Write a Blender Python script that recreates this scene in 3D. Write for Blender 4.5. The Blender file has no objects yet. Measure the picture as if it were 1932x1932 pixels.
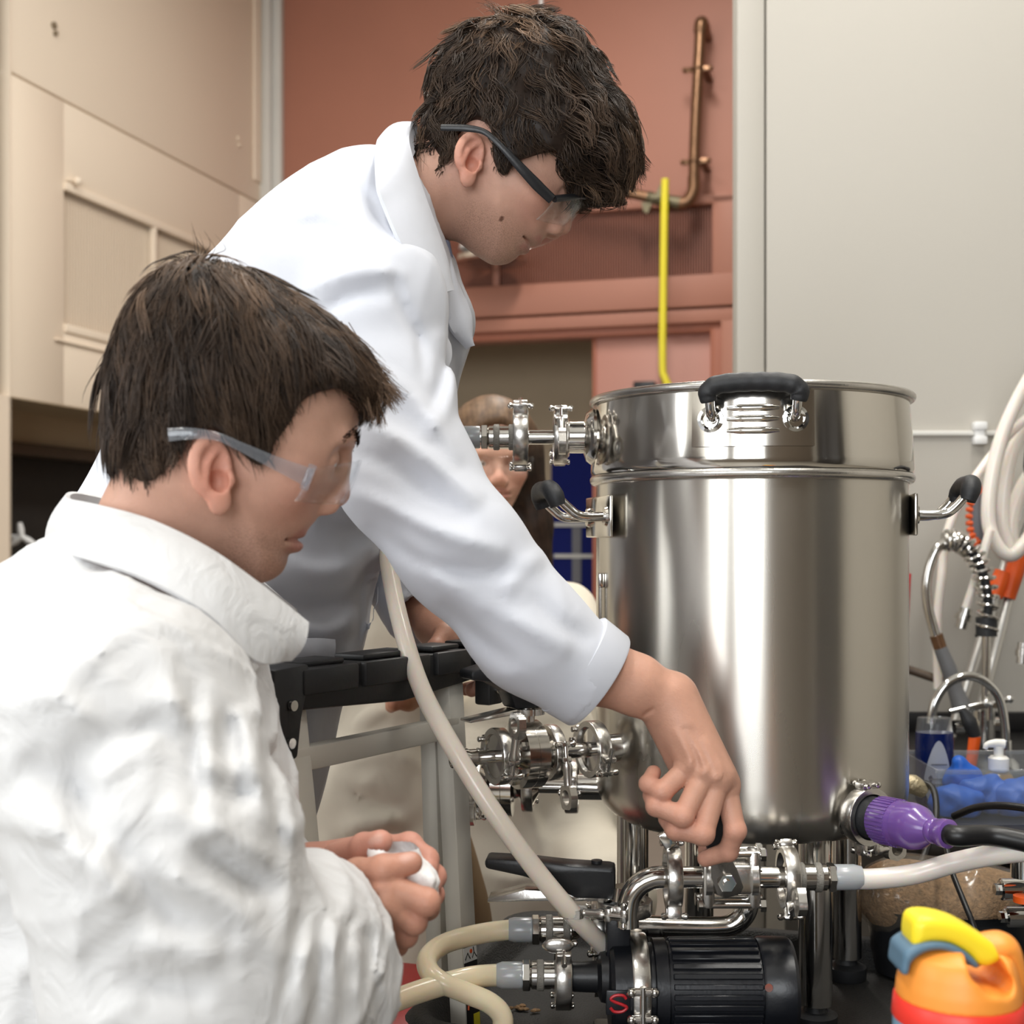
import bpy, bmesh, math, random
import numpy as np
from mathutils import Vector, Matrix

random.seed(7)
rng = np.random.default_rng(7)
scene = bpy.context.scene
COL = scene.collection

# ---------------------------------------------------------------- camera, world, light, exposure
FPX, CX, HY, CZ = 2500.0, 966.0, 1020.0, 1.10      # focal length in pixels, centre column, horizon row, lens height
cam_d = bpy.data.cameras.new('camera')
cam = bpy.data.objects.new('camera', cam_d)
COL.objects.link(cam)
cam.location = (0, 0, CZ)
cam.rotation_euler = (math.pi / 2, 0, 0)
cam_d.sensor_width = 36.0
cam_d.lens = FPX / 1932.0 * 36.0
cam_d.shift_y = (HY - 966.0) / 1932.0
cam_d.clip_start = 0.05
cam_d.dof.use_dof = True
cam_d.dof.focus_distance = 1.46
cam_d.dof.aperture_fstop = 6.5
scene.camera = cam

world = bpy.data.worlds.new('world')
scene.world = world
world.use_nodes = True
world.node_tree.nodes['Background'].inputs[0].default_value = (0.85, 0.92, 1.0, 1)
world.node_tree.nodes['Background'].inputs[1].default_value = 0.15

def area_light(name, loc, target, sx, sy, power, color):
    ld = bpy.data.lights.new(name, 'AREA')
    ld.shape = 'RECTANGLE'
    ld.size, ld.size_y, ld.energy, ld.color = sx, sy, power, color
    o = bpy.data.objects.new(name, ld)
    COL.objects.link(o)
    o.location = loc
    o.rotation_euler = (Vector(target) - Vector(loc)).to_track_quat('-Z', 'Y').to_euler()
    return o

# daylight through the windows behind the camera and on the side wall, strip lamps under the ceiling
area_light('window_daylight_rear', (-0.55, -2.93, 1.95), (-0.55, 0, 1.95), 1.5, 1.9, 60, (0.93, 0.97, 1.0))
area_light('window_daylight_rear', (-2.55, -2.93, 1.95), (-2.55, 0, 1.95), 1.2, 1.9, 40, (0.93, 0.97, 1.0))
area_light('window_daylight_side', (-3.12, 0.35, 1.95), (0, 0.35, 1.95), 2.2, 1.7, 40, (0.95, 0.98, 1.0))
CEIL = 4.0
LAMPS = [(-0.9, 0.3), (0.9, 0.3), (-0.9, 2.6), (0.9, 1.9), (0.45, 4.1)]
for lx, ly in LAMPS:
    area_light('ceiling_lamp_light', (lx, ly, CEIL - 0.075), (lx, ly, 0), 0.28, 1.2, 26 if ly < 4 else 40, (1.0, 0.97, 0.91))

scene.view_settings.view_transform = 'Standard'
scene.view_settings.look = 'None'
scene.view_settings.exposure = 0.48
scene.view_settings.gamma = 1.0
scene.view_settings.use_curve_mapping = False
try:
    scene.cycles.caustics_reflective = False
    scene.cycles.caustics_refractive = False
    scene.cycles.max_bounces = 10
    scene.cycles.transparent_max_bounces = 16
except Exception:
    pass

def W(px, py, d):
    """A point seen at this pixel, at this distance in front of the lens."""
    return np.array([(px - CX) / FPX * d, d, CZ + (HY - py) / FPX * d])

# ---------------------------------------------------------------- materials
def lin(c):
    c = c / 255.0
    return c / 12.92 if c <= 0.04045 else ((c + 0.055) / 1.055) ** 2.4

def rgb(r, g, b):
    return (lin(r), lin(g), lin(b), 1.0)

def material(name, color, rough=0.5, metal=0.0, var=0.08, vscale=6.0, bump=0.0, bscale=60.0, bdetail=4.0,
             aniso=0.0, attr=None, sss=0.0, coat=0.0, trans=0.0, spec=0.5, stretch=None, distort=0.0, rvar=0.0, sheen=0.0):
    m = bpy.data.materials.new(name)
    m.use_nodes = True
    nt = m.node_tree
    N, L = nt.nodes, nt.links
    b = N['Principled BSDF']
    tc = N.new('ShaderNodeTexCoord')
    src = tc.outputs['Object']
    if stretch:
        mp = N.new('ShaderNodeMapping')
        mp.inputs['Scale'].default_value = stretch
        L.new(src, mp.inputs['Vector'])
        src = mp.outputs['Vector']
    nz = N.new('ShaderNodeTexNoise')
    nz.inputs['Scale'].default_value = vscale
    nz.inputs['Detail'].default_value = 5
    L.new(src, nz.inputs['Vector'])
    mx = N.new('ShaderNodeMix')
    mx.data_type = 'RGBA'
    mx.blend_type = 'MULTIPLY'
    mx.inputs['Factor'].default_value = 1.0
    rp = N.new('ShaderNodeMapRange')
    rp.inputs['To Min'].default_value = 1.0 - var
    rp.inputs['To Max'].default_value = 1.0 + var
    rp.inputs['From Min'].default_value = 0.3
    rp.inputs['From Max'].default_value = 0.7
    L.new(nz.outputs['Fac'], rp.inputs['Value'])
    L.new(rp.outputs['Result'], mx.inputs['B'])
    if attr:
        at = N.new('ShaderNodeAttribute')
        at.attribute_name = attr
        L.new(at.outputs['Color'], mx.inputs['A'])
    else:
        mx.inputs['A'].default_value = color
    L.new(mx.outputs['Result'], b.inputs['Base Color'])
    b.inputs['Roughness'].default_value = rough
    b.inputs['Metallic'].default_value = metal
    b.inputs['Specular IOR Level'].default_value = spec
    if rvar:
        r2 = N.new('ShaderNodeMapRange')
        r2.inputs['To Min'].default_value = max(0.02, rough - rvar)
        r2.inputs['To Max'].default_value = rough + rvar
        r2.inputs['From Min'].default_value = 0.3
        r2.inputs['From Max'].default_value = 0.7
        L.new(nz.outputs['Fac'], r2.inputs['Value'])
        L.new(r2.outputs['Result'], b.inputs['Roughness'])
    if sss:
        b.inputs['Subsurface Weight'].default_value = sss
        b.inputs['Subsurface Radius'].default_value = (0.008, 0.003, 0.0015)
        b.inputs['Subsurface Scale'].default_value = 1.0
    if coat:
        b.inputs['Coat Weight'].default_value = coat
        b.inputs['Coat Roughness'].default_value = 0.15
    if sheen:
        b.inputs['Sheen Weight'].default_value = sheen
    if trans:
        b.inputs['Transmission Weight'].default_value = trans
    if aniso:
        b.inputs['Anisotropic'].default_value = aniso
        tg = N.new('ShaderNodeTangent')
        tg.direction_type = 'RADIAL'
        tg.axis = 'Z'
        b.inputs['Anisotropic Rotation'].default_value = 0.25
        L.new(tg.outputs['Tangent'], b.inputs['Tangent'])
    if bump:
        n2 = N.new('ShaderNodeTexNoise')
        n2.inputs['Scale'].default_value = bscale
        n2.inputs['Detail'].default_value = bdetail
        n2.inputs['Distortion'].default_value = distort
        L.new(src, n2.inputs['Vector'])
        bp = N.new('ShaderNodeBump')
        bp.inputs['Strength'].default_value = bump
        bp.inputs['Distance'].default_value = 0.004
        L.new(n2.outputs['Fac'], bp.inputs['Height'])
        L.new(bp.outputs['Normal'], b.inputs['Normal'])
    return m

def clear_plastic(name, tint=(0.96, 0.97, 0.98, 1), gloss=0.05, opac=0.0, body=(0.8, 0.8, 0.8, 1)):
    """Thin clear sheet: see-through, with a Fresnel sheen and a little of its own body colour."""
    m = bpy.data.materials.new(name)
    m.use_nodes = True
    nt = m.node_tree
    N, L = nt.nodes, nt.links
    N.remove(N['Principled BSDF'])
    out = N['Material Output']
    tr = N.new('ShaderNodeBsdfTransparent')
    tr.inputs[0].default_value = tint
    gl = N.new('ShaderNodeBsdfGlossy')
    gl.inputs['Roughness'].default_value = gloss
    lw = N.new('ShaderNodeLayerWeight')
    lw.inputs['Blend'].default_value = 0.5
    fr = N.new('ShaderNodeMath')
    fr.operation = 'MULTIPLY_ADD'
    pw = N.new('ShaderNodeMath')
    pw.operation = 'POWER'
    pw.inputs[1].default_value = 4.0
    L.new(lw.outputs['Facing'], pw.inputs[0])
    L.new(pw.outputs[0], fr.inputs[0])
    fr.inputs[1].default_value = 0.35
    fr.inputs[2].default_value = 0.035
    mx = N.new('ShaderNodeMixShader')
    L.new(fr.outputs[0], mx.inputs[0])
    if opac:
        df = N.new('ShaderNodeBsdfPrincipled')
        df.inputs['Base Color'].default_value = body
        df.inputs['Roughness'].default_value = 0.3
        m2 = N.new('ShaderNodeMixShader')
        m2.inputs[0].default_value = opac
        L.new(tr.outputs[0], m2.inputs[1])
        L.new(df.outputs[0], m2.inputs[2])
        L.new(m2.outputs[0], mx.inputs[1])
    else:
        L.new(tr.outputs[0], mx.inputs[1])
    L.new(gl.outputs[0], mx.inputs[2])
    L.new(mx.outputs[0], out.inputs['Surface'])
    return m

M = {}
M['pink'] = material('painted_terracotta', rgb(168, 112, 92), 0.55, var=0.04, vscale=2.0, bump=0.05, bscale=90)
M['pink_trim'] = material('painted_terracotta_trim', rgb(160, 92, 66), 0.5, var=0.03, vscale=3)
M['pink_door'] = material('painted_rose_door', rgb(190, 136, 122), 0.5, var=0.03, vscale=2)
M['louvre'] = material('painted_brown_louvre', rgb(128, 74, 54), 0.5, var=0.04)
M['louvre_dark'] = material('louvre_backing', rgb(74, 42, 32), 0.8, var=0.05)
M['cream_panel'] = material('cream_enamel_panel', rgb(236, 220, 200), 0.42, var=0.015, vscale=1.5, bump=0.02, bscale=30)
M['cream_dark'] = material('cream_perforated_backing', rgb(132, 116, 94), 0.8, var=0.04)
M['soffit'] = material('beige_soffit', rgb(176, 156, 128), 0.6, var=0.02)
M['post'] = material('pale_grey_post', rgb(214, 212, 206), 0.45, var=0.02)
M['black_board'] = material('matt_black_board', rgb(40, 36, 33), 0.75, var=0.1, vscale=8)
M['dark_rail'] = material('dark_brown_rail', rgb(82, 68, 56), 0.4, var=0.06)
M['wall_grey'] = material('warm_grey_wall', rgb(186, 181, 172), 0.6, var=0.012, vscale=1.2, bump=0.03, bscale=120)
M['corridor'] = material('corridor_plaster', rgb(190, 172, 146), 0.8, var=0.03)
M['blue_board'] = material('navy_felt_board', rgb(8, 24, 104), 0.9, var=0.06, vscale=30)
M['white_plaster'] = material('white_plaster', rgb(225, 222, 215), 0.8, var=0.02)
M['floor'] = material('grey_vinyl_floor', rgb(140, 134, 124), 0.45, var=0.06, vscale=12)
M['rear_wall'] = material('umber_rear_wall', rgb(120, 108, 96), 0.8, var=0.03)
M['cabinet_dark'] = material('dark_cabinet', rgb(46, 42, 40), 0.5, var=0.05)
M['lamp_white'] = material('white_lamp_housing', rgb(235, 235, 232), 0.5, var=0.01)
M['window_frame'] = material('white_window_frame', rgb(225, 225, 222), 0.5, var=0.02)
M['copper'] = material('aged_copper_pipe', rgb(128, 96, 72), 0.33, metal=0.75, var=0.16, vscale=14)
M['brass'] = material('dull_bronze_valve', rgb(112, 104, 82), 0.45, metal=0.6, var=0.12, vscale=20)
M['yellow'] = material('yellow_painted_rod', rgb(232, 216, 52), 0.4, var=0.03)
M['white_paint'] = material('white_paint', rgb(232, 232, 232), 0.4, var=0.02)
M['steel'] = material('polished_stainless', (0.66, 0.64, 0.61, 1), 0.13, metal=1.0, var=0.04, vscale=25, rvar=0.03)
M['steel_soft'] = material('cast_stainless', (0.62, 0.60, 0.57, 1), 0.26, metal=1.0, var=0.06, vscale=60, bump=0.05, bscale=300)
M['kettle'] = material('brushed_kettle_steel', (0.63, 0.60, 0.55, 1), 0.27, metal=1.0, var=0.05, vscale=4, aniso=0.8, stretch=(1, 1, 0.15), rvar=0.02)
M['kettle_lid'] = material('bright_lid_steel', (0.70, 0.67, 0.62, 1), 0.12, metal=1.0, var=0.04, vscale=7, rvar=0.04)
M['chrome'] = material('chrome', (0.75, 0.75, 0.74, 1), 0.06, metal=1.0, var=0.02)
M['grey_band'] = material('grey_knurled_band', rgb(150, 146, 138), 0.6, metal=0.3, var=0.1, vscale=150, bump=0.5, bscale=600)
M['black_rubber'] = material('black_rubber', rgb(34, 35, 38), 0.55, var=0.1, vscale=40, bump=0.1, bscale=220)
M['black_plastic'] = material('black_plastic', rgb(30, 31, 34), 0.38, var=0.1, vscale=25, bump=0.06, bscale=260)
M['pump_black'] = material('black_enamel_motor', rgb(22, 24, 30), 0.34, var=0.12, vscale=30, bump=0.05, bscale=200)
M['tray'] = material('black_textured_tray', rgb(27, 26, 25), 0.6, var=0.35, vscale=420, bump=0.5, bscale=420)
M['table'] = material('dark_bench_laminate', rgb(58, 54, 52), 0.5, var=0.08)
M['red'] = material('red_emblem', rgb(196, 40, 48), 0.35, var=0.05)
M['red_dark'] = material('dark_red_plastic', rgb(142, 20, 22), 0.4, var=0.06)
M['sawhorse_black'] = material('black_moulded_beam', rgb(30, 30, 31), 0.5, var=0.1, vscale=18, bump=0.05, bscale=150)
M['sawhorse_grey'] = material('grey_painted_steel', rgb(206, 201, 190), 0.4, metal=0.1, var=0.05, vscale=10)
M['label_white'] = material('white_sticker', rgb(232, 230, 226), 0.5, var=0.01)
M['label_black'] = material('black_sticker', rgb(28, 27, 28), 0.5, var=0.02)
M['orange_mark'] = material('orange_mark', rgb(226, 92, 40), 0.5, var=0.02)
M['lab_coat'] = material('white_poplin', rgb(206, 209, 218), 0.85, var=0.015, vscale=5, bump=0.22, bscale=24, bdetail=3, distort=0.8, sheen=0.1)
M['coverall'] = material('white_tyvek', rgb(210, 210, 211), 0.7, var=0.012, vscale=8, bump=0.9, bscale=21, bdetail=5, distort=1.6)
M['cream_coat'] = material('cream_cotton', rgb(228, 219, 202), 0.9, var=0.03, vscale=6, bump=0.7, bscale=9, bdetail=4, distort=1.5)
M['khaki'] = material('khaki_cotton', rgb(136, 112, 84), 0.9, var=0.12, vscale=9, bump=0.3, bscale=12)
M['trousers'] = material('charcoal_trousers', rgb(52, 54, 62), 0.9, var=0.08)
M['shoe'] = material('black_leather', rgb(30, 28, 27), 0.45, var=0.1)
M['shirt'] = material('grey_blue_shirt', rgb(160, 172, 205), 0.9, var=0.04)
M['skin'] = material('skin', (0.6, 0.4, 0.3, 1), 0.48, var=0.05, vscale=60, attr='Col', sss=0.12, bump=0.12, bscale=420, spec=0.35)
def add_stubble(m):
    nt = m.node_tree
    N, L = nt.nodes, nt.links
    b = N['Principled BSDF']
    src = b.inputs['Base Color'].links[0].from_socket
    at = N.new('ShaderNodeAttribute'); at.attribute_name = 'Stubble'
    tc = N.new('ShaderNodeTexCoord')
    nz = N.new('ShaderNodeTexNoise'); nz.inputs['Scale'].default_value = 850; nz.inputs['Detail'].default_value = 3
    L.new(tc.outputs['Object'], nz.inputs['Vector'])
    rp = N.new('ShaderNodeMapRange'); rp.inputs['From Min'].default_value = 0.46; rp.inputs['From Max'].default_value = 0.60
    L.new(nz.outputs['Fac'], rp.inputs['Value'])
    mu = N.new('ShaderNodeMath'); mu.operation = 'MULTIPLY'
    L.new(rp.outputs['Result'], mu.inputs[0]); L.new(at.outputs['Fac'], mu.inputs[1])
    mx = N.new('ShaderNodeMix'); mx.data_type = 'RGBA'
    L.new(mu.outputs[0], mx.inputs['Factor']); L.new(src, mx.inputs['A'])
    mx.inputs['B'].default_value = (0.13, 0.075, 0.05, 1)
    L.new(mx.outputs['Result'], b.inputs['Base Color'])
add_stubble(M['skin'])
M['eye_white'] = material('eye_white', rgb(225, 220, 215), 0.2, var=0.02)
M['iris'] = material('brown_iris', rgb(70, 46, 32), 0.2, var=0.1)
M['hair_dark'] = material('dark_brown_hair', (0.02, 0.012, 0.008, 1), 0.5, var=0.3, vscale=70, attr='Col', spec=0.28)
M['lens'] = clear_plastic('clear_lens', (0.975, 0.98, 0.985, 1), 0.03, 0.0)
M['lens_arm'] = clear_plastic('clear_temple_plastic', (0.90, 0.91, 0.93, 1), 0.06, 0.13, rgb(190, 196, 206))
M['silicone'] = material('cloudy_silicone', rgb(246, 234, 220), 0.28, var=0.04, vscale=10, sss=0.5, trans=0.0, coat=0.2)
M['silicone_tan'] = material('wort_filled_silicone', rgb(248, 230, 198), 0.25, var=0.08, vscale=14, sss=0.4, trans=0.0, coat=0.25)
M['silicone_white'] = material('milky_silicone', rgb(240, 232, 224), 0.28, var=0.03, vscale=10, sss=0.5, trans=0.0, coat=0.2)
M['silicone_clear'] = material('translucent_cuff', rgb(206, 210, 214), 0.22, var=0.04, sss=0.3, trans=0.3)
M['purple'] = material('purple_translucent_plug', rgb(150, 106, 200), 0.2, var=0.08, vscale=30, sss=0.3, trans=0.45, coat=0.3)
M['purple_deep'] = material('deep_purple_plastic', rgb(76, 44, 122), 0.25, var=0.08, trans=0.2)
M['cable'] = material('black_cable', rgb(20, 20, 22), 0.38, var=0.06)
M['orange_lid'] = material('orange_matt_plastic', rgb(246, 154, 62), 0.42, var=0.015)
M['yellow_lid'] = material('yellow_matt_plastic', rgb(246, 222, 44), 0.4, var=0.015)
M['slate'] = material('slate_blue_plastic', rgb(86, 116, 138), 0.45, var=0.02)
M['red_band'] = material('coral_red_band', rgb(238, 60, 48), 0.4, var=0.015)
M['bottle_blue'] = material('pale_blue_bottle', rgb(128, 170, 196), 0.35, var=0.02)
M['tub'] = material('beige_plastic_tub', rgb(202, 190, 172), 0.4, var=0.03)
M['grain'] = material('crushed_malt', rgb(158, 126, 92), 0.9, var=0.35, vscale=160, bump=0.9, bscale=260)
M['bag_film'] = clear_plastic('clear_bag_film', (0.92, 0.9, 0.87, 1), 0.12, 0.10, rgb(220, 205, 185))
M['blue_glove'] = material('blue_nitrile', rgb(18, 92, 190), 0.45, var=0.12, vscale=30, bump=0.5, bscale=40)
M['clear_box'] = clear_plastic('clear_box_plastic', (0.9, 0.92, 0.94, 1), 0.05, 0.08)
M['soap_blue'] = material('blue_washing_liquid', rgb(14, 34, 96), 0.15, var=0.05, trans=0.3)
M['soap_label'] = material('grey_oval_label', rgb(172, 174, 182), 0.5, var=0.06, vscale=20)
M['white_gloss'] = material('white_pump_plastic', rgb(238, 236, 230), 0.3, var=0.01)
M['amber'] = material('amber_soap', rgb(196, 160, 110), 0.2, var=0.05, trans=0.4)
M['grey_grip'] = material('grey_spray_grip', rgb(112, 112, 114), 0.5, var=0.04)
M['orange_grip'] = material('orange_grip', rgb(232, 92, 22), 0.45, var=0.04)
M['alu'] = material('satin_aluminium', (0.72, 0.71, 0.69, 1), 0.32, metal=1.0, var=0.04)
M['counter'] = material('black_worktop', rgb(24, 23, 24), 0.35, var=0.1)
M['grey_plastic'] = material('mid_grey_plastic', rgb(112, 112, 118), 0.5, var=0.05)
M['cloth'] = material('white_paper_cloth', rgb(238, 236, 236), 0.9, var=0.02, bump=0.6, bscale=55, distort=1.2)
M['foil'] = material('crumpled_gold_tape', rgb(196, 182, 150), 0.35, metal=0.6, var=0.1, bump=0.8, bscale=160)

# ---------------------------------------------------------------- object helpers
def tag(o, label=None, cat=None, group=None, kind=None):
    if label: o['label'] = label
    if cat: o['category'] = cat
    if group: o['group'] = group
    if kind: o['kind'] = kind
    return o

def empty(name, loc, label=None, cat=None, group=None):
    o = bpy.data.objects.new(name, None)
    o.empty_display_size = 0.05
    o.location = tuple(float(c) for c in loc)
    COL.objects.link(o)
    tag(o, label, cat, group)
    return o

def link_mesh(name, verts, faces, mat, parent=None, smooth=True, sharp=38, mats=None, fmat=None):
    """One mesh object from world-space points; its origin goes to the middle of its points."""
    v = np.asarray(verts, dtype=np.float64).reshape(-1, 3)
    c = (v.min(0) + v.max(0)) / 2
    me = bpy.data.meshes.new(name)
    if isinstance(faces, np.ndarray) and faces.ndim == 2:
        n, k = faces.shape
        me.vertices.add(len(v))
        me.vertices.foreach_set('co', (v - c).astype(np.float32).ravel())
        me.loops.add(n * k)
        me.loops.foreach_set('vertex_index', faces.astype(np.int32).ravel())
        me.polygons.add(n)
        me.polygons.foreach_set('loop_start', np.arange(0, n * k, k, dtype=np.int32))
        me.update(calc_edges=True)
    else:
        me.from_pydata((v - c).tolist(), [], [list(f) for f in faces])
    for m in (mats or [mat]):
        me.materials.append(m)
    if fmat is not None:
        me.polygons.foreach_set('material_index', np.asarray(fmat, dtype=np.int32))
    if smooth:
        me.polygons.foreach_set('use_smooth', np.ones(len(me.polygons), dtype=bool))
        if sharp:
            me.set_sharp_from_angle(angle=math.radians(sharp))
    me.validate()
    o = bpy.data.objects.new(name, me)
    COL.objects.link(o)
    if parent is not None:
        pl = np.array(world_loc(parent))
        o.parent = parent
        o.location = tuple(c - pl)
    else:
        o.location = tuple(c)
    return o

def world_loc(o):
    p = np.zeros(3)
    while o is not None:
        p = p + np.array(o.location)
        o = o.parent
    return p

def set_colors(o, cols):
    a = o.data.color_attributes.new('Col', 'FLOAT_COLOR', 'POINT')
    c = np.ones((len(cols), 4), dtype=np.float32)
    c[:, :3] = cols
    a.data.foreach_set('color', c.ravel())

def set_float(o, name, vals):
    a = o.data.attributes.new(name, 'FLOAT', 'POINT')
    a.data.foreach_set('value', np.asarray(vals, dtype=np.float32))

def unit(v):
    v = np.asarray(v, dtype=float)
    return v / max(1e-12, np.linalg.norm(v))

def frame(axis, up=(0, 0, 1)):
    a = unit(axis)
    u = np.asarray(up, dtype=float)
    if abs(np.dot(a, unit(u))) > 0.98:
        u = np.array([1.0, 0, 0])
    x = unit(np.cross(u, a))
    y = np.cross(a, x)
    return x, y, a

def smooth_path(pts, n=12):
    p = np.asarray(pts, dtype=float)
    if len(p) < 3:
        return p
    q = np.vstack([2 * p[0] - p[1], p, 2 * p[-1] - p[-2]])
    out = []
    for i in range(1, len(q) - 2):
        for t in np.linspace(0, 1, n, endpoint=False):
            a, b, c, d = q[i - 1], q[i], q[i + 1], q[i + 2]
            out.append(0.5 * ((2 * b) + (c - a) * t + (2 * a - 5 * b + 4 * c - d) * t * t + (3 * b - a - 3 * c + d) * t ** 3))
    out.append(p[-1])
    return np.array(out)

class MB:
    """Collects simple shapes into one mesh."""
    def __init__(self):
        self.v, self.f, self.m = [], [], []
        self.cur = 0
    def add(self, v, f):
        o = len(self.v)
        self.v += [tuple(map(float, q)) for q in v]
        self.f += [[i + o for i in g] for g in f]
        self.m += [self.cur] * len(f)
        return self
    def lathe(self, prof, org, axis, seg=32, up=(0, 0, 1), arc=None, closed=False):
        x, y, a = frame(axis, up)
        org = np.asarray(org, float)
        ang = np.linspace(0, 2 * math.pi, seg, endpoint=False) if arc is None else np.linspace(arc[0], arc[1], seg)
        V, F = [], []
        n = len(prof)
        for r, h in prof:
            for t in ang:
                V.append(org + a * h + (x * math.cos(t) + y * math.sin(t)) * r)
        ns = seg if arc is None else seg - 1
        for i in range(n if closed else n - 1):
            for j in range(ns):
                k = (j + 1) % seg
                i2 = (i + 1) % n
                F.append([i * seg + j, i * seg + k, i2 * seg + k, i2 * seg + j])
        if not closed and arc is None:
            if prof[0][0] > 1e-6: F.append([j for j in range(seg)][::-1])
            if prof[-1][0] > 1e-6: F.append([(n - 1) * seg + j for j in range(seg)])
        if closed and arc is not None:
            F.append([i * seg for i in range(n)]); F.append([i * seg + seg - 1 for i in range(n)][::-1])
        return self.add(V, F)
    def cyl(self, a, b, r, seg=24, r2=None, bev=0.0):
        a, b = np.asarray(a, float), np.asarray(b, float)
        h = np.linalg.norm(b - a)
        r2 = r if r2 is None else r2
        if bev:
            pr = [(r - bev, 0), (r, bev), (r2, h - bev), (r2 - bev, h)]
        else:
            pr = [(r, 0), (r2, h)]
        return self.lathe(pr, a, b - a, seg)
    def hexa(self, a, b, r):
        return self.cyl(a, b, r, seg=6, bev=r * 0.06)
    def tube(self, pts, r, seg=14, smooth=0, caps=True, flat=None):
        p = smooth_path(pts, smooth) if smooth else np.asarray(pts, float)
        n = len(p)
        rr = np.full(n, r) if np.isscalar(r) else np.interp(np.linspace(0, 1, n), np.linspace(0, 1, len(r)), r)
        tg = np.gradient(p, axis=0)
        tg /= np.linalg.norm(tg, axis=1)[:, None] + 1e-12
        x, y, _ = frame(tg[0])
        V, F = [], []
        for i in range(n):
            x = unit(x - tg[i] * np.dot(x, tg[i]))
            y = np.cross(tg[i], x)
            if flat is not None:
                fy = unit(np.asarray(flat[0], float) - tg[i] * np.dot(flat[0], tg[i]))
                fx = np.cross(fy, tg[i])
                for t in np.linspace(0, 2 * math.pi, seg, endpoint=False):
                    V.append(p[i] + (fx * math.cos(t) + fy * math.sin(t) * flat[1]) * rr[i])
            else:
                for t in np.linspace(0, 2 * math.pi, seg, endpoint=False):
                    V.append(p[i] + (x * math.cos(t) + y * math.sin(t)) * rr[i])
        for i in range(n - 1):
            for j in range(seg):
                k = (j + 1) % seg
                F.append([i * seg + j, i * seg + k, (i + 1) * seg + k, (i + 1) * seg + j])
        if caps:
            F.append(list(range(seg))[::-1]); F.append([(n - 1) * seg + j for j in range(seg)])
        return self.add(V, F)
    def box(self, c, s, ax=None, bev=0.0, seg=2):
        bm = bmesh.new()
        bmesh.ops.create_cube(bm, size=1.0)
        for v in bm.verts:
            v.co = Vector((v.co.x * s[0], v.co.y * s[1], v.co.z * s[2]))
        if bev:
            bmesh.ops.bevel(bm, geom=list(bm.edges), offset=bev, segments=seg, affect='EDGES', profile=0.5)
        R = np.eye(3) if ax is None else np.array(ax, float).T
        bm.verts.index_update()
        V = [np.asarray(c, float) + R @ np.array(v.co) for v in bm.verts]
        F = [[v.index for v in f.verts] for f in bm.faces]
        bm.free()
        return self.add(V, F)
    def prism(self, poly, t, org, ex, ey, bev=0.0):
        """2-D outline extruded by t along ex x ey, centred on org."""
        ex, ey = unit(ex), unit(ey)
        n = unit(np.cross(ex, ey))
        org = np.asarray(org, float)
        bm = bmesh.new()
        lo = [bm.verts.new(tuple(org + ex * a + ey * b - n * t / 2)) for a, b in poly]
        f = bm.faces.new(lo)
        r = bmesh.ops.extrude_face_region(bm, geom=[f])
        for g in r['geom']:
            if isinstance(g, bmesh.types.BMVert):
                g.co += Vector(tuple(n * t))
        bmesh.ops.recalc_face_normals(bm, faces=list(bm.faces))
        if bev:
            bmesh.ops.bevel(bm, geom=list(bm.edges), offset=bev, segments=2, affect='EDGES', profile=0.5)
        bm.verts.index_update()
        V = [np.array(v.co) for v in bm.verts]
        F = [[v.index for v in g.verts] for g in bm.faces]
        bm.free()
        return self.add(V, F)
    def torus(self, c, axis, R, r, seg=28, rs=10, sx=1.0, sy=1.0, up=(0, 0, 1)):
        x, y, a = frame(axis, up)
        c = np.asarray(c, float)
        V, F = [], []
        for i in range(seg):
            t = 2 * math.pi * i / seg
            rad = x * math.cos(t) * sx + y * math.sin(t) * sy
            for j in range(rs):
                q = 2 * math.pi * j / rs
                V.append(c + rad * (R + r * math.cos(q)) + a * r * math.sin(q))
        for i in range(seg):
            for j in range(rs):
                i2, j2 = (i + 1) % seg, (j + 1) % rs
                F.append([i * rs + j, i2 * rs + j, i2 * rs + j2, i * rs + j2])
        return self.add(V, F)
    def ball(self, c, r, seg=16, rings=10):
        rr = (r, r, r) if np.isscalar(r) else r
        V, F = [], []
        for i in range(rings + 1):
            p = math.pi * i / rings
            for j in range(seg):
                t = 2 * math.pi * j / seg
                V.append((c[0] + rr[0] * math.sin(p) * math.cos(t), c[1] + rr[1] * math.sin(p) * math.sin(t), c[2] + rr[2] * math.cos(p)))
        for i in range(rings):
            for j in range(seg):
                k = (j + 1) % seg
                F.append([i * seg + j, (i + 1) * seg + j, (i + 1) * seg + k, i * seg + k])
        return self.add(V, F)
    def build(self, name, mat, parent=None, smooth=True, sharp=38, mats=None):
        return link_mesh(name, self.v, self.f, mat, parent, smooth, sharp, mats, self.m if mats else None)

def clean(o, dist=1e-5):
    bm = bmesh.new()
    bm.from_mesh(o.data)
    bmesh.ops.remove_doubles(bm, verts=list(bm.verts), dist=dist)
    bmesh.ops.recalc_face_normals(bm, faces=list(bm.faces))
    bm.to_mesh(o.data)
    bm.free()
    return o
# ---------------------------------------------------------------- implicit modelling for bodies and cloth
def smin(a, b, k):
    if k <= 0:
        return np.minimum(a, b)
    h = np.maximum(k - np.abs(a - b), 0) / k
    return np.minimum(a, b) - h * h * k * 0.25

def smax(a, b, k):
    return -smin(-a, -b, k)

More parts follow.
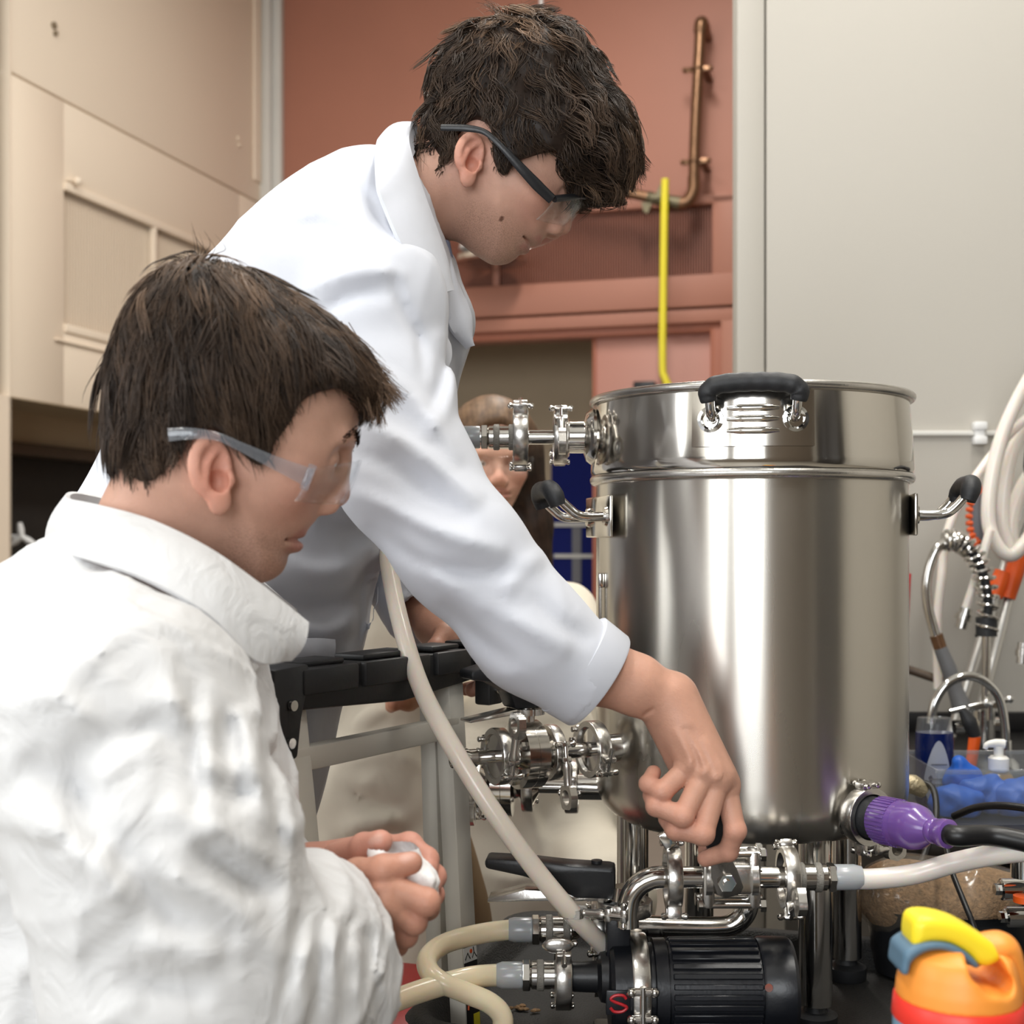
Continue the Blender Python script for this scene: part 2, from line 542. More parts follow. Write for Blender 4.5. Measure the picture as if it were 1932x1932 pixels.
def d_cone(X, Y, Z, a, b, ra, rb, flat=None):
    """Round cone; flat=(direction, factor) widens it along a direction."""
    a, b = np.asarray(a, float), np.asarray(b, float)
    ba = b - a
    L2 = max(1e-12, float(ba @ ba))
    px, py, pz = X - a[0], Y - a[1], Z - a[2]
    t = np.clip((px * ba[0] + py * ba[1] + pz * ba[2]) / L2, 0, 1)
    qx, qy, qz = px - t * ba[0], py - t * ba[1], pz - t * ba[2]
    d2 = qx * qx + qy * qy + qz * qz
    if flat is not None:
        n, s0, s1 = flat
        n = unit(n)
        w = qx * n[0] + qy * n[1] + qz * n[2]
        s = s0 + (s1 - s0) * t
        d2 = d2 - w * w + (w / s) ** 2
    return np.sqrt(np.maximum(d2, 1e-12)) - (ra + (rb - ra) * t)

def d_ell(X, Y, Z, c, r, R=None):
    px, py, pz = X - c[0], Y - c[1], Z - c[2]
    if R is not None:
        R = np.asarray(R)          # rows are the local axes
        px, py, pz = (R[0, 0] * px + R[0, 1] * py + R[0, 2] * pz,
                      R[1, 0] * px + R[1, 1] * py + R[1, 2] * pz,
                      R[2, 0] * px + R[2, 1] * py + R[2, 2] * pz)
    k0 = np.sqrt((px / r[0]) ** 2 + (py / r[1]) ** 2 + (pz / r[2]) ** 2) + 1e-9
    k1 = np.sqrt((px / r[0] ** 2) ** 2 + (py / r[1] ** 2) ** 2 + (pz / r[2] ** 2) ** 2) + 1e-9
    return k0 * (k0 - 1) / k1

class Grid:
    def __init__(self, lo, hi, vox):
        self.lo = np.asarray(lo, float)
        self.vox = vox
        self.n = np.ceil((np.asarray(hi, float) - self.lo) / vox).astype(int) + 1
        self.ax = [(self.lo[i] + np.arange(self.n[i]) * vox).astype(np.float32) for i in range(3)]
        self.f = np.full(tuple(self.n), 0.5, dtype=np.float32)
    def sub(self, lo, hi):
        sl = []
        for i in range(3):
            a = int(max(0, math.floor((lo[i] - self.lo[i]) / self.vox)))
            b = int(min(self.n[i], math.ceil((hi[i] - self.lo[i]) / self.vox) + 1))
            if b <= a:
                return None
            sl.append(slice(a, b))
        return tuple(sl)
    def xyz(self, sl):
        return (self.ax[0][sl[0]][:, None, None], self.ax[1][sl[1]][None, :, None], self.ax[2][sl[2]][None, None, :])
    def _apply(self, sl, d, k, op):
        g = self.f[sl]
        d = d.astype(np.float32)
        if op == 'add':
            self.f[sl] = smin(g, d, k)
        elif op == 'sub':
            self.f[sl] = smax(g, -d, k)
        else:
            self.f[sl] = smax(g, d, k)
    def cone(self, a, b, ra, rb, k=0.0, op='add', flat=None):
        a, b = np.asarray(a, float), np.asarray(b, float)
        m = max(ra, rb) * (1 if flat is None else max(1, flat[1], flat[2])) + k + 4 * self.vox + 0.004
        sl = self.sub(np.minimum(a, b) - m, np.maximum(a, b) + m)
        if sl is None: return self
        self._apply(sl, d_cone(*self.xyz(sl), a, b, ra, rb, flat), k, op)
        return self
    def chain(self, pts, k=0.0, inner=None, flat=None):
        """pts: list of (point, radius[, stretch])."""
        for i in range(len(pts) - 1):
            p, q = pts[i], pts[i + 1]
            fl = None
            if flat is not None:
                fl = (flat, p[2] if len(p) > 2 else 1.0, q[2] if len(q) > 2 else 1.0)
            self.cone(p[0], q[0], p[1], q[1], k if i == 0 or inner is None else inner, 'add', fl)
        return self
    def ell(self, c, r, k=0.0, op='add', R=None):
        m = max(r) + k + 4 * self.vox + 0.004
        c = np.asarray(c, float)
        sl = self.sub(c - m, c + m)
        if sl is None: return self
        self._apply(sl, d_ell(*self.xyz(sl), c, r, R), k, op)
        return self
    def cut(self, p, n, near, rad, k=0.0):
        """Cut away what lies beyond the plane p,n, within rad of point near."""
        n = unit(n)
        near = np.asarray(near, float)
        sl = self.sub(near - rad, near + rad)
        if sl is None: return self
        X, Y, Z = self.xyz(sl)
        d = (X - p[0]) * n[0] + (Y - p[1]) * n[1] + (Z - p[2]) * n[2]
        self._apply(sl, d, k, 'cap')
        return self
    def stroke(self, pix, d0, d1, w, amp, taper=True, side='near'):
        """A fold: ridge (amp > 0) or groove (amp < 0) running along a line over the cloth."""
        pix = smooth_path(np.array(pix, float), 6)
        m = w * FPX / d0 * 2.6
        x0, y0 = pix.min(0) - m
        x1, y1 = pix.max(0) + m
        cs = np.array([W(x, y, d) for x in (x0, x1) for y in (y0, y1) for d in (d0, d1)])
        sl = self.sub(cs.min(0), cs.max(0))
        if sl is None: return self
        X, Y, Z = self.xyz(sl)
        u = X / Y * FPX + CX
        v = HY - (Z - CZ) / Y * FPX
        best = np.full(np.broadcast(u, v).shape, 1e9, dtype=np.float32)
        tt = np.zeros_like(best)
        n = len(pix) - 1
        for i in range(n):
            a, b = pix[i], pix[i + 1]
            e = b - a
            t = np.clip(((u - a[0]) * e[0] + (v - a[1]) * e[1]) / max(1e-9, float(e @ e)), 0, 1)
            dd = (u - a[0] - t * e[0]) ** 2 + (v - a[1] - t * e[1]) ** 2
            mk = dd < best
            best = np.where(mk, dd, best)
            tt = np.where(mk, (i + t) / n, tt)
        dist = np.sqrt(best) / FPX * Y
        amt = np.clip(np.sin(np.pi * np.clip(tt, 0.0, 1.0)), 0, 1) ** 0.6 if taper else np.ones_like(tt)
        fade = np.clip((Y - d0) / 0.02, 0, 1) * np.clip((d1 - Y) / 0.02, 0, 1)
        self.f[sl] -= (amp * amt * fade * np.exp(-(dist / w) ** 2)).astype(np.float32)
        return self
    def ripple(self, amp, freq, seed, scale=(1, 1, 1), lo=None, hi=None, terms=7):
        r = np.random.default_rng(seed)
        sl = tuple(slice(0, n) for n in self.n) if lo is None else self.sub(lo, hi)
        X, Y, Z = self.xyz(sl)
        acc = 0
        for i in range(terms):
            k = unit(r.normal(size=3)) * freq * r.uniform(0.6, 1.6) * np.array(scale)
            acc = acc + np.sin(X * k[0] + Y * k[1] + Z * k[2] + r.uniform(0, 6.28) + 1.2 * np.sin(X * k[1] * 0.5 + Z * k[0] * 0.5))
        self.f[sl] += (amp * acc / terms).astype(np.float32)
        return self
    def crease(self, amp, freq, seed, axis=None, lo=None, hi=None, terms=4, sharp=3.0):
        """Thin pinched ridges, as in stiff crumpled cloth."""
        r = np.random.default_rng(seed)
        sl = tuple(slice(0, n) for n in self.n) if lo is None else self.sub(lo, hi)
        X, Y, Z = self.xyz(sl)
        wx = 0.02 * np.sin(Y * 23 + Z * 17 + seed) ; wy = 0.02 * np.sin(Z * 21 - X * 19 + 2 * seed) ; wz = 0.02 * np.sin(X * 25 + Y * 15 + 3 * seed)
        acc = 0
        for i in range(terms):
            k = unit(r.normal(size=3))
            if axis is not None:
                k = unit(k + np.asarray(axis) * 1.2)
            k = k * freq * r.uniform(0.7, 1.5)
            k2 = unit(r.normal(size=3)) * freq * 0.35
            mod = 0.5 + 0.5 * np.sin(X * k2[0] + Y * k2[1] + Z * k2[2] + r.uniform(0, 6))
            acc = acc + mod * (1 - np.abs(np.sin((X + wx) * k[0] + (Y + wy) * k[1] + (Z + wz) * k[2] + r.uniform(0, 6)))) ** sharp
        self.f[sl] -= (amp * acc / terms * 2).astype(np.float32)
        return self
    def mesh(self, smooth=0, lam=0.5):
        f = self.f
        n0, n1, n2 = f.shape
        s = f < 0
        c = s[:-1, :-1, :-1].astype(np.int8)
        tot = np.zeros(c.shape, dtype=np.int8)
        for dx in (0, 1):
            for dy in (0, 1):
                for dz in (0, 1):
                    tot += s[dx:n0 - 1 + dx, dy:n1 - 1 + dy, dz:n2 - 1 + dz]
        act = (tot > 0) & (tot < 8)
        idx = np.argwhere(act)
        vid = np.full(act.shape, -1, dtype=np.int64)
        vid[act] = np.arange(len(idx))
        acc = np.zeros((len(idx), 3))
        cnt = np.zeros(len(idx))
        I, J, K = idx.T
        corners = [(a, b, c_) for a in (0, 1) for b in (0, 1) for c_ in (0, 1)]
        val = {c_: f[I + c_[0], J + c_[1], K + c_[2]].astype(np.float64) for c_ in corners}
        for a in corners:
            for ax in range(3):
                if a[ax] == 0:
                    b = list(a); b[ax] = 1; b = tuple(b)
                    va, vb = val[a], val[b]
                    m = (va < 0) != (vb < 0)
                    t = np.where(m, va / np.where(m, va - vb, 1), 0)
                    p = np.array(a, float)[None, :] + np.zeros((len(idx), 3))
                    p[:, ax] += t
                    acc[m] += p[m]
                    cnt[m] += 1
        V = self.lo + (idx + acc / np.maximum(cnt, 1)[:, None]) * self.vox
        quads = []
        for ax in range(3):
            sl0 = [slice(None)] * 3; sl1 = [slice(None)] * 3
            sl0[ax] = slice(0, -1); sl1[ax] = slice(1, None)
            a, b = s[tuple(sl0)], s[tuple(sl1)]
            e = np.argwhere(a != b)
            inside = a[tuple(e.T)]
            o1, o2 = [i for i in range(3) if i != ax]
            ok = (e[:, o1] > 0) & (e[:, o2] > 0) & (e[:, o1] < f.shape[o1] - 1) & (e[:, o2] < f.shape[o2] - 1)
            e, inside = e[ok], inside[ok]
            q = []
            for d1, d2 in ((-1, -1), (0, -1), (0, 0), (-1, 0)):
                ee = e.copy()
                ee[:, o1] += d1; ee[:, o2] += d2
                q.append(vid[tuple(ee.T)])
            q = np.stack(q, 1)
            flip = inside if ax != 1 else ~inside
            q[~flip] = q[~flip][:, ::-1]
            quads.append(q)
        Q = np.concatenate(quads)
        Q = Q[(Q >= 0).all(1)]
        if smooth:
            E = np.concatenate([Q[:, [0, 1]], Q[:, [1, 2]], Q[:, [2, 3]], Q[:, [3, 0]]])
            deg = np.bincount(E[:, 0], minlength=len(V)) + np.bincount(E[:, 1], minlength=len(V))
            for it in range(smooth):
                S = np.stack([np.bincount(E[:, 0], V[E[:, 1], c_], len(V)) + np.bincount(E[:, 1], V[E[:, 0], c_], len(V)) for c_ in range(3)], 1)
                V = V + lam * (S / np.maximum(deg, 1)[:, None] - V)
        return V, Q

def poly_sdf(P, X, Z):
    """Signed distance (negative inside) of 2-D points to the closed outline P."""
    d = np.full(X.shape, 1e9)
    ins = np.zeros(X.shape, bool)
    n = len(P)
    for i in range(n):
        a, b = P[i], P[(i + 1) % n]
        e = b - a
        t = np.clip(((X - a[0]) * e[0] + (Z - a[1]) * e[1]) / max(1e-12, e @ e), 0, 1)
        d = np.minimum(d, (X - a[0] - t * e[0]) ** 2 + (Z - a[1] - t * e[1]) ** 2)
        c = ((a[1] > Z) != (b[1] > Z))
        with np.errstate(divide='ignore', invalid='ignore'):
            xi = (b[0] - a[0]) * (Z - a[1]) / (b[1] - a[1]) + a[0]
        ins ^= c & (X < xi)
    d = np.sqrt(d)
    return np.where(ins, -d, d)

def closed_smooth(P, n=5):
    P = np.asarray(P, float)
    out = []
    m = len(P)
    for i in range(m):
        a, b, c, d = P[i - 1], P[i], P[(i + 1) % m], P[(i + 2) % m]
        for t in np.linspace(0, 1, n, endpoint=False):
            out.append(0.5 * ((2 * b) + (c - a) * t + (2 * a - 5 * b + 4 * c - d) * t * t + (3 * b - a - 3 * c + d) * t ** 3))
    return np.array(out)

class Table:
    """2-D signed distance table in a head's side plane, with interpolation."""
    def __init__(self, P, lo=(-0.22, -0.26), hi=(0.26, 0.26), h=0.002):
        self.lo, self.h = np.array(lo), h
        self.nx = int((hi[0] - lo[0]) / h) + 1
        self.nz = int((hi[1] - lo[1]) / h) + 1
        X, Z = np.meshgrid(lo[0] + np.arange(self.nx) * h, lo[1] + np.arange(self.nz) * h, indexing='ij')
        self.t = poly_sdf(np.asarray(P), X, Z)
    def __call__(self, X, Z):
        X, Z = np.broadcast_arrays(X, Z)
        a = np.clip((X - self.lo[0]) / self.h, 0, self.nx - 1.001)
        b = np.clip((Z - self.lo[1]) / self.h, 0, self.nz - 1.001)
        i, j = a.astype(int), b.astype(int)
        u, v = a - i, b - j
        t = self.t
        return (t[i, j] * (1 - u) * (1 - v) + t[i + 1, j] * u * (1 - v) + t[i, j + 1] * (1 - u) * v + t[i + 1, j + 1] * u * v)

def pillow(tab, X, Y, Z, E, Wd):
    """An outline in the side plane blown up to a rounded solid of half width Wd."""
    e = -tab(X, Z)
    return E * (np.sqrt((Y / Wd) ** 2 + np.maximum(1 - np.minimum(e / E, 1), 0) ** 2) - 1)
# ---------------------------------------------------------------- the room
C0 = np.array([-1.2, 6.5])
RU = np.array([0.9594, -0.2821])        # along the terracotta wall, to the right
RV = np.array([0.2821, 0.9594])         # into the wall
def RP(a, v, z):
    p = C0 + RU * a + RV * v
    return np.array([p[0], p[1], z])
RAX = [np.array([RU[0], RU[1], 0]), np.array([RV[0], RV[1], 0]), np.array([0, 0, 1.0])]

def on_back(px, py, v=0.0):
    """(a, z) of the point seen at this pixel on a plane parallel to the terracotta wall."""
    s = (px - CX) / FPX
    o = C0 + RV * v
    a = (s * o[1] - o[0]) / (RU[0] - s * RU[1])
    d = o[1] + RU[1] * a
    return a, CZ + (HY - py) / FPX * d

def on_hood(px, py, a=0.0):
    s = (px - CX) / FPX
    o = C0 + RU * a
    b = (s * o[1] - o[0]) / (RV[0] - s * RV[1])
    d = o[1] + RV[1] * b
    return b, CZ + (HY - py) / FPX * d

def rbox(mb, a0, a1, v0, v1, z0, z1, bev=0.0):
    return mb.box(RP((a0 + a1) / 2, (v0 + v1) / 2, (z0 + z1) / 2), (abs(a1 - a0), abs(v1 - v0), abs(z1 - z0)), RAX, bev)

def struct(name, mb, mat, parent=None, **k):
    o = mb.build(name, mat, parent, **k)
    if parent is None:
        o['kind'] = 'structure'
    return o

struct('floor', MB().box((0, 2.7, -0.03), (7.0, 12.0, 0.06)), M['floor'])
struct('ceiling', MB().box((0, 2.7, CEIL + 0.03), (7.0, 12.0, 0.06)), M['white_plaster'])
struct('wall_side', MB().box((-3.25, 2.7, CEIL / 2), (0.1, 12.0, CEIL)), M['wall_grey'])
struct('wall_opposite', MB().box((3.3, 2.7, CEIL / 2), (0.1, 12.0, CEIL)), M['wall_grey'])
struct('wall_rear', MB().box((0, -3.05, CEIL / 2), (7.0, 0.1, CEIL)), M['rear_wall'])

# windows behind the camera and on the side wall
for i, (c, ex, wdt, hgt) in enumerate((((-0.55, -2.97, 1.95), (1, 0, 0), 1.5, 1.9), ((-2.55, -2.97, 1.95), (1, 0, 0), 1.2, 1.9), ((-3.16, 0.35, 1.95), (0, 1, 0), 2.2, 1.7))):
    c, ex = np.array(c), np.array(ex, float)
    ey = np.array([0, 0, 1.0])
    n = np.cross(ex, ey)
    mb = MB()
    for s in (-1, 1):
        mb.box(c + ex * s * (wdt / 2 + 0.04), (0.08, 0.10, hgt + 0.16), [ex, n, ey], 0.006)
        mb.box(c + ey * s * (hgt / 2 + 0.04), (wdt, 0.10, 0.08), [ex, n, ey], 0.006)
    o = struct('window_%d' % (i + 1), mb, M['window_frame'])
    inward = np.array([0, 1.0, 0]) if i < 2 else np.array([1.0, 0, 0])
    struct('window_mullion', MB().box(c + inward * 0.08, (0.05, 0.02, hgt), [ex, n, ey]), M['window_frame'], o)  # unseen bar added to draw a dark line in the kettle reflection

for i, (lx, ly) in enumerate(LAMPS):
    t = empty('ceiling_lamp', (lx, ly, CEIL), ('strip lamp housing on the ceiling over the bench', 'strip lamp housing on the ceiling beside the bench', 'strip lamp housing on the ceiling near the shower', 'strip lamp housing on the ceiling above the sink', 'strip lamp housing on the ceiling by the doorway')[i], 'lamp', 'ceiling strip lamps')
    MB().box((lx, ly, CEIL - 0.03), (0.32, 1.28, 0.055), None, 0.008).build('housing', M['lamp_white'], t)

t = empty('storage_cabinet', (3.0, -1.1, 0.0), 'tall dark storage cabinet against the wall facing the windows', 'cabinet')  # unseen cabinet, added so the kettle reflects a dark upright band
MB().box((3.02, -1.1, 1.15), (0.44, 1.5, 2.3), None, 0.01).build('carcass', M['cabinet_dark'], t)
for yy in (-1.47, -0.73):
    dr = MB().box((2.79, yy, 1.15), (0.02, 0.72, 2.24), None, 0.004).build('door', M['cabinet_dark'], t)
    MB().cyl((2.765, -1.1 + (0.06 if yy > -1.1 else -0.06), 1.0), (2.765, -1.1 + (0.06 if yy > -1.1 else -0.06), 1.2), 0.008, 10).build('handle', M['steel'], dr)

# ---- terracotta wall with the door frame, louvre and double door
A = lambda px, py=600, v=0.0: on_back(px, py, v)[0]
Z = lambda px, py, v=0.0: on_back(px, py, v)[1]
aL, aR = 0.0, 2.42
zHead = Z(1000, 640)                       # underside of the door head
zLine = Z(1100, 594)
zLv0, zLv1 = Z(1100, 531), Z(1100, 403)
aLv0, aLv1 = 0.42, A(1345)
a_open0, a_leaf0, a_jamb = 0.30, A(1117), A(1352)
mb = MB()
rbox(mb, aL, aR, 0.0, 0.14, zLv1 + 0.035, CEIL)              # plain wall above the louvre
rbox(mb, aL, a_open0, 0.0, 0.14, 0, zLv1 + 0.035)            # left of the frame
wb = struct('wall_back', mb, M['pink'], smooth=False)
mb = MB()
rbox(mb, a_open0, aLv0, -0.02, 0.14, zLv0 - 0.02, zLv1 + 0.035, 0.006)
rbox(mb, aLv1, aR - 0.1, -0.02, 0.14, zLv0 - 0.02, zLv1 + 0.035, 0.006)
rbox(mb, a_open0, aR - 0.1, -0.02, 0.14, zLv1, zLv1 + 0.045, 0.006)
am = A(937)
rbox(mb, am - 0.016, am + 0.016, -0.01, 0.06, zLv0, zLv1, 0.003)
struct('trim_1', mb, M['pink'])
mb = MB()
rbox(mb, a_open0, aR - 0.1, -0.025, 0.14, zLine + 0.008, zLv0 - 0.002, 0.005)
rbox(mb, a_open0, aR - 0.1, -0.012, 0.14, zHead + 0.04, zLine, 0.004)
rbox(mb, a_open0, a_jamb + 0.02, 0.03, 0.14, zHead, zHead + 0.06, 0.003)
rbox(mb, a_jamb + 0.02, aR - 0.08, -0.012, 0.14, 0, zHead + 0.05, 0.004)
struct('trim_2', mb, M['pink'])
mb = MB()
rbox(mb, a_jamb - 0.03, a_jamb + 0.025, 0.015, 0.12, 0, zHead + 0.03, 0.003)
rbox(mb, a_open0, a_jamb + 0.025, 0.018, 0.12, zHead + 0.005, zHead + 0.052, 0.003)
struct('trim_3', mb, M['pink_trim'])
mb = MB()
rbox(mb, aR - 0.085, aR + 0.1, -0.04, 0.14, 0, CEIL, 0.004)
struct('trim_4', mb, M['pink_trim'])

t = empty('louvre_grille', RP(1.3, 0, zLv0), 'long brown louvre grille of fine upright slats above the doorway', 'grille')
mb = MB(); rbox(mb, aLv0, aLv1, 0.045, 0.055, zLv0, zLv1); mb.build('backing', M['louvre_dark'], t)
mb = MB()
n = 150
for i in range(n):
    a = aLv0 + (aLv1 - aLv0) * (i + 0.5) / n
    rbox(mb, a - 0.0036, a + 0.0036, 0.012, 0.04, zLv0, zLv1)
o = mb.build('slat_screen', M['louvre'], t, smooth=False); o['kind'] = 'stuff'

# fixed door leaf and the corridor seen through the open half
mb = MB()
rbox(mb, a_leaf0, a_jamb - 0.03, 0.07, 0.12, 0.01, zHead, 0.003)
d1 = struct('door_1', mb, M['pink_door'])
mb = MB(); rbox(mb, a_leaf0 + 0.30, a_leaf0 + 0.315, 0.062, 0.07, 0.1, zHead - 0.01); mb.build('door_seam', M['pink'], d1)
mb = MB(); rbox(mb, a_leaf0 - 0.012, a_leaf0 + 0.004, 0.06, 0.125, 0.01, zHead, 0.002); mb.build('door_edge', M['pink_trim'], d1)
mb = MB(); rbox(mb, A(1213) - 0.05, A(1213) + 0.05, 0.02, 0.06, Z(1213, 723) - 0.02, Z(1213, 723) + 0.012, 0.006); mb.build('door_closer', M['black_plastic'], d1)
mb = MB()
rbox(mb, -0.4, 3.4, 0.95, 1.05, 0, CEIL)
struct('wall_corridor', mb, M['corridor'])
vB = 0.93
t = empty('notice_board', RP(on_back(1078, 1100, vB)[0], vB, 0.6), 'tall navy felt board with white strips in the corridor', 'notice board')
b0, b1 = on_back(1041, 900, vB)[0], on_back(1150, 900, vB)[0]
zb0, zb1 = on_back(1080, 1180, vB)[1], on_back(1080, 846, vB)[1]
mb = MB(); rbox(mb, b0, b1, vB - 0.015, vB + 0.018, zb0, zb1, 0.003); mb.build('felt_panel', M['blue_board'], t)
for py in (990, 1049):
    zz = on_back(1080, py, vB)[1]
    mb = MB(); rbox(mb, b0 + 0.02, b1, vB - 0.03, vB - 0.014, zz - 0.010, zz + 0.010); mb.build('strip', M['post'], t)
zz0, zz1 = on_back(1090, 1100, vB)[1], on_back(1090, 995, vB)[1]
ac = on_back(1090, 1000, vB)[0]
mb = MB(); rbox(mb, ac - 0.024, ac + 0.024, vB - 0.028, vB - 0.014, zz0, zz1); mb.build('strip', M['grey_plastic'], t)

# ---- cream panelled hood front on the left, its recess, tap and posts
bN = on_hood(20, 500)[0]
zSeam, zPB = 2.735, 1.603
mb = MB()
rbox(mb, -0.05, 0.0, bN, -0.03, zSeam + 0.004, CEIL, 0.003)
wl = struct('wall_left', mb, M['cream_panel'])
g0, g1 = on_hood(121, 450)[0], on_hood(452, 520)[0]
gz0, gz1 = 1.898, 2.415
mb = MB()
rbox(mb, -0.05, 0.0, bN, g0, zPB, zSeam - 0.004, 0.003)
rbox(mb, -0.05, 0.0, g1, -0.03, zPB, zSeam - 0.004, 0.003)
rbox(mb, -0.05, 0.0, g0, g1, gz1, zSeam - 0.004, 0.003)
rbox(mb, -0.05, 0.0, g0, g1, zPB, gz0, 0.003)
mb.build('lower_panel', M['cream_panel'], wl)
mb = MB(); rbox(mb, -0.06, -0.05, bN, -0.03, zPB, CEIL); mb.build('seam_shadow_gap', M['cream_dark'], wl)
mb = MB()
rbox(mb, 0.0, 0.012, on_hood(103, 640)[0], -0.03, gz0 - 0.062, gz0 - 0.055, 0.002)
mb.build('ledge', M['cream_panel'], wl)
t = empty('vent_grille', RP(0, (g0 + g1) / 2, gz0), 'cream perforated vent grille of two panes on the hood front', 'grille')
mb = MB(); rbox(mb, -0.045, -0.04, g0, g1, gz0, gz1); mb.build('backing', M['cream_dark'], t)
mb = MB()
rbox(mb, -0.01, 0.010, g0, g1, gz1 - 0.012, gz1 + 0.018, 0.003)
rbox(mb, -0.01, 0.010, g0, g1, gz0 - 0.022, gz0 + 0.008, 0.003)
gm = on_hood(291, 500)[0]
rbox(mb, -0.02, 0.008, gm - 0.012, gm + 0.012, gz0, gz1, 0.003)
mb.build('frame', M['cream_panel'], t)
mb = MB()
nb, nz_ = 74, 52
for i in range(nb):
    b = g0 + (g1 - g0) * (i + 0.5) / nb
    rbox(mb, -0.026, -0.020, b - 0.0034, b + 0.0034, gz0, gz1)
for i in range(nz_):
    z = gz0 + (gz1 - gz0) * (i + 0.5) / nz_
    rbox(mb, -0.0285, -0.0225, g0, g1, z - 0.0019, z + 0.0019)
o = mb.build('perforated_mesh', M['cream_panel'], t, smooth=False); o['kind'] = 'stuff'
for (px, py, lab) in ((136, 343, 'small cream latch knob above the corner of the vent grille'), (424, 466, 'small cream latch knob at the far top edge of the vent grille')):
    b, z = on_hood(px, py)
    mb = MB().cyl(RP(0.0, b, z), RP(0.018, b, z), 0.009, 14).ball(RP(0.024, b, z), 0.016)
    mb.box(RP(0.012, b - 0.02, z - 0.002), (0.008, 0.05, 0.008), RAX, 0.002)
    tag(mb.build('latch_knob', M['cream_panel']), lab, 'knob')
for (px, py, lab) in ((100, 48, 'small dark keyhole fitting high on the cream hood panel'), (449, 262, 'small pale double stud on the cream hood panel by the post')):
    b, z = on_hood(px, py)
    mb = MB().cyl(RP(-0.002, b, z), RP(0.010, b, z), 0.012, 14).cyl(RP(0.0, b + 0.008, z - 0.026), RP(0.012, b + 0.008, z - 0.026), 0.009, 12)
    tag(mb.build('panel_stud', M['cream_dark'] if px < 200 else M['cream_panel']), lab, 'stud')
mb = MB()
rbox(mb, -0.30, 0.0, bN, -0.03, zPB - 0.004, zPB, 0.0)                # underside of the panel
zF = on_hood(90, 843, -0.30)[1]
rbox(mb, -0.34, -0.30, bN - 0.02, -0.03, zF, zPB)                   # set-back beige fascia
struct('trim_5', mb, M['soffit'])
mb = MB(); rbox(mb, -0.36, -0.27, bN - 0.02, -0.03, zF - 0.045, zF + 0.004, 0.006)
struct('trim_6', mb, M['dark_rail'])
mb = MB(); rbox(mb, -0.42, -0.36, bN - 0.02, -0.03, 0.0, zF)
struct('wall_recess', mb, M['black_board'])
mb = MB()
rbox(mb, -0.05, 0.004, bN - 0.10, bN - 0.002, 0, zPB)
rbox(mb, -0.05, 0.004, bN - 0.012, bN - 0.002, 0, CEIL)
struct('trim_7', mb, M['cream_panel'])
mb = MB()
rbox(mb, -0.5, -0.01, bN - 0.09, bN - 0.05, 2.735, CEIL, 0.003)
rbox(mb, -0.5, -0.01, bN - 0.09, bN - 0.05, 0, 2.725, 0.003)
struct('trim_8', mb, M['post'])
mb = MB()
rbox(mb, -0.01, 0.05, -0.075, -0.045, 0, CEIL, 0.004)
rbox(mb, -0.01, 0.09, -0.040, 0.0, 0, CEIL, 0.004)
struct('trim_9', mb, M['post'])
mb = MB(); rbox(mb, -0.01, 0.012, -0.15, -0.08, on_hood(488, 345)[1], CEIL, 0.004)
struct('trim_10', mb, M['cream_panel'])

# gas tap in the recess
b, z = on_hood(40, 1013, -0.15)
tp = empty('gas_tap', RP(-0.15, b, z), 'white gas tap with propeller handle in the dark recess', 'tap')
P = RP(-0.15, b, z)
MB().cyl(P + np.array([-0.12, 0, 0.0]), P, 0.009, 14).cyl(P + np.array([0.0, 0, 0]), P + np.array([0.02, -0.05, 0]), 0.013, 14).build('spindle', M['white_paint'], tp)
for ang in (100, 215, 330):
    q = math.radians(ang)
    dirv = np.array([math.cos(q), 0.1, math.sin(q)])
    MB().tube([P + np.array([0.02, -0.05, 0]), P + np.array([0.02, -0.05, 0]) + dirv * 0.028, P + np.array([0.02, -0.05, 0]) + dirv * 0.052], [0.010, 0.013, 0.009], 12).build('wing', M['white_paint'], tp)

# ---- warm grey wall on the right with conduit and clip
DW = 2.80
xl = W(1389, 0, DW)[0]
mb = MB()
mb.box(((xl + 0.062 + xl) / 2, DW + 0.03, CEIL / 2), (0.058, 0.06, CEIL), None, 0.003)
mb.box(((xl + 0.064 + 3.3) / 2, DW + 0.03, CEIL / 2), (3.3 - xl - 0.064, 0.06, CEIL), None, 0.002)
mb.box(((xl + 0.03 + 3.3) / 2, DW + 0.09, CEIL / 2), (3.3 - xl - 0.03, 0.06, CEIL))
struct('wall_right', mb, M['wall_grey'])
zc = W(0, 818, DW)[2]
mb = MB().box(((W(1640, 0, DW)[0] + 3.2) / 2, DW - 0.006, zc), (3.2 - W(1640, 0, DW)[0], 0.012, 0.011), None, 0.003)
tag(mb.build('cable_conduit', M['post']), 'thin pale cable conduit running level along the grey wall', 'conduit')
t = empty('conduit_clip', W(1848, 818, DW), 'white plastic clip holding the cable conduit on the grey wall', 'clip')
MB().box(W(1848, 804, DW - 0.012), (0.028, 0.024, 0.018), None, 0.004).build('clip_jaw', M['white_paint'], t)
MB().box(W(1848, 831, DW - 0.012), (0.028, 0.024, 0.018), None, 0.004).build('clip_jaw', M['white_paint'], t)
MB().box(W(1848, 818, DW - 0.014), (0.020, 0.010, 0.03), None, 0.002).build('clip_bridge', M['white_paint'], t)

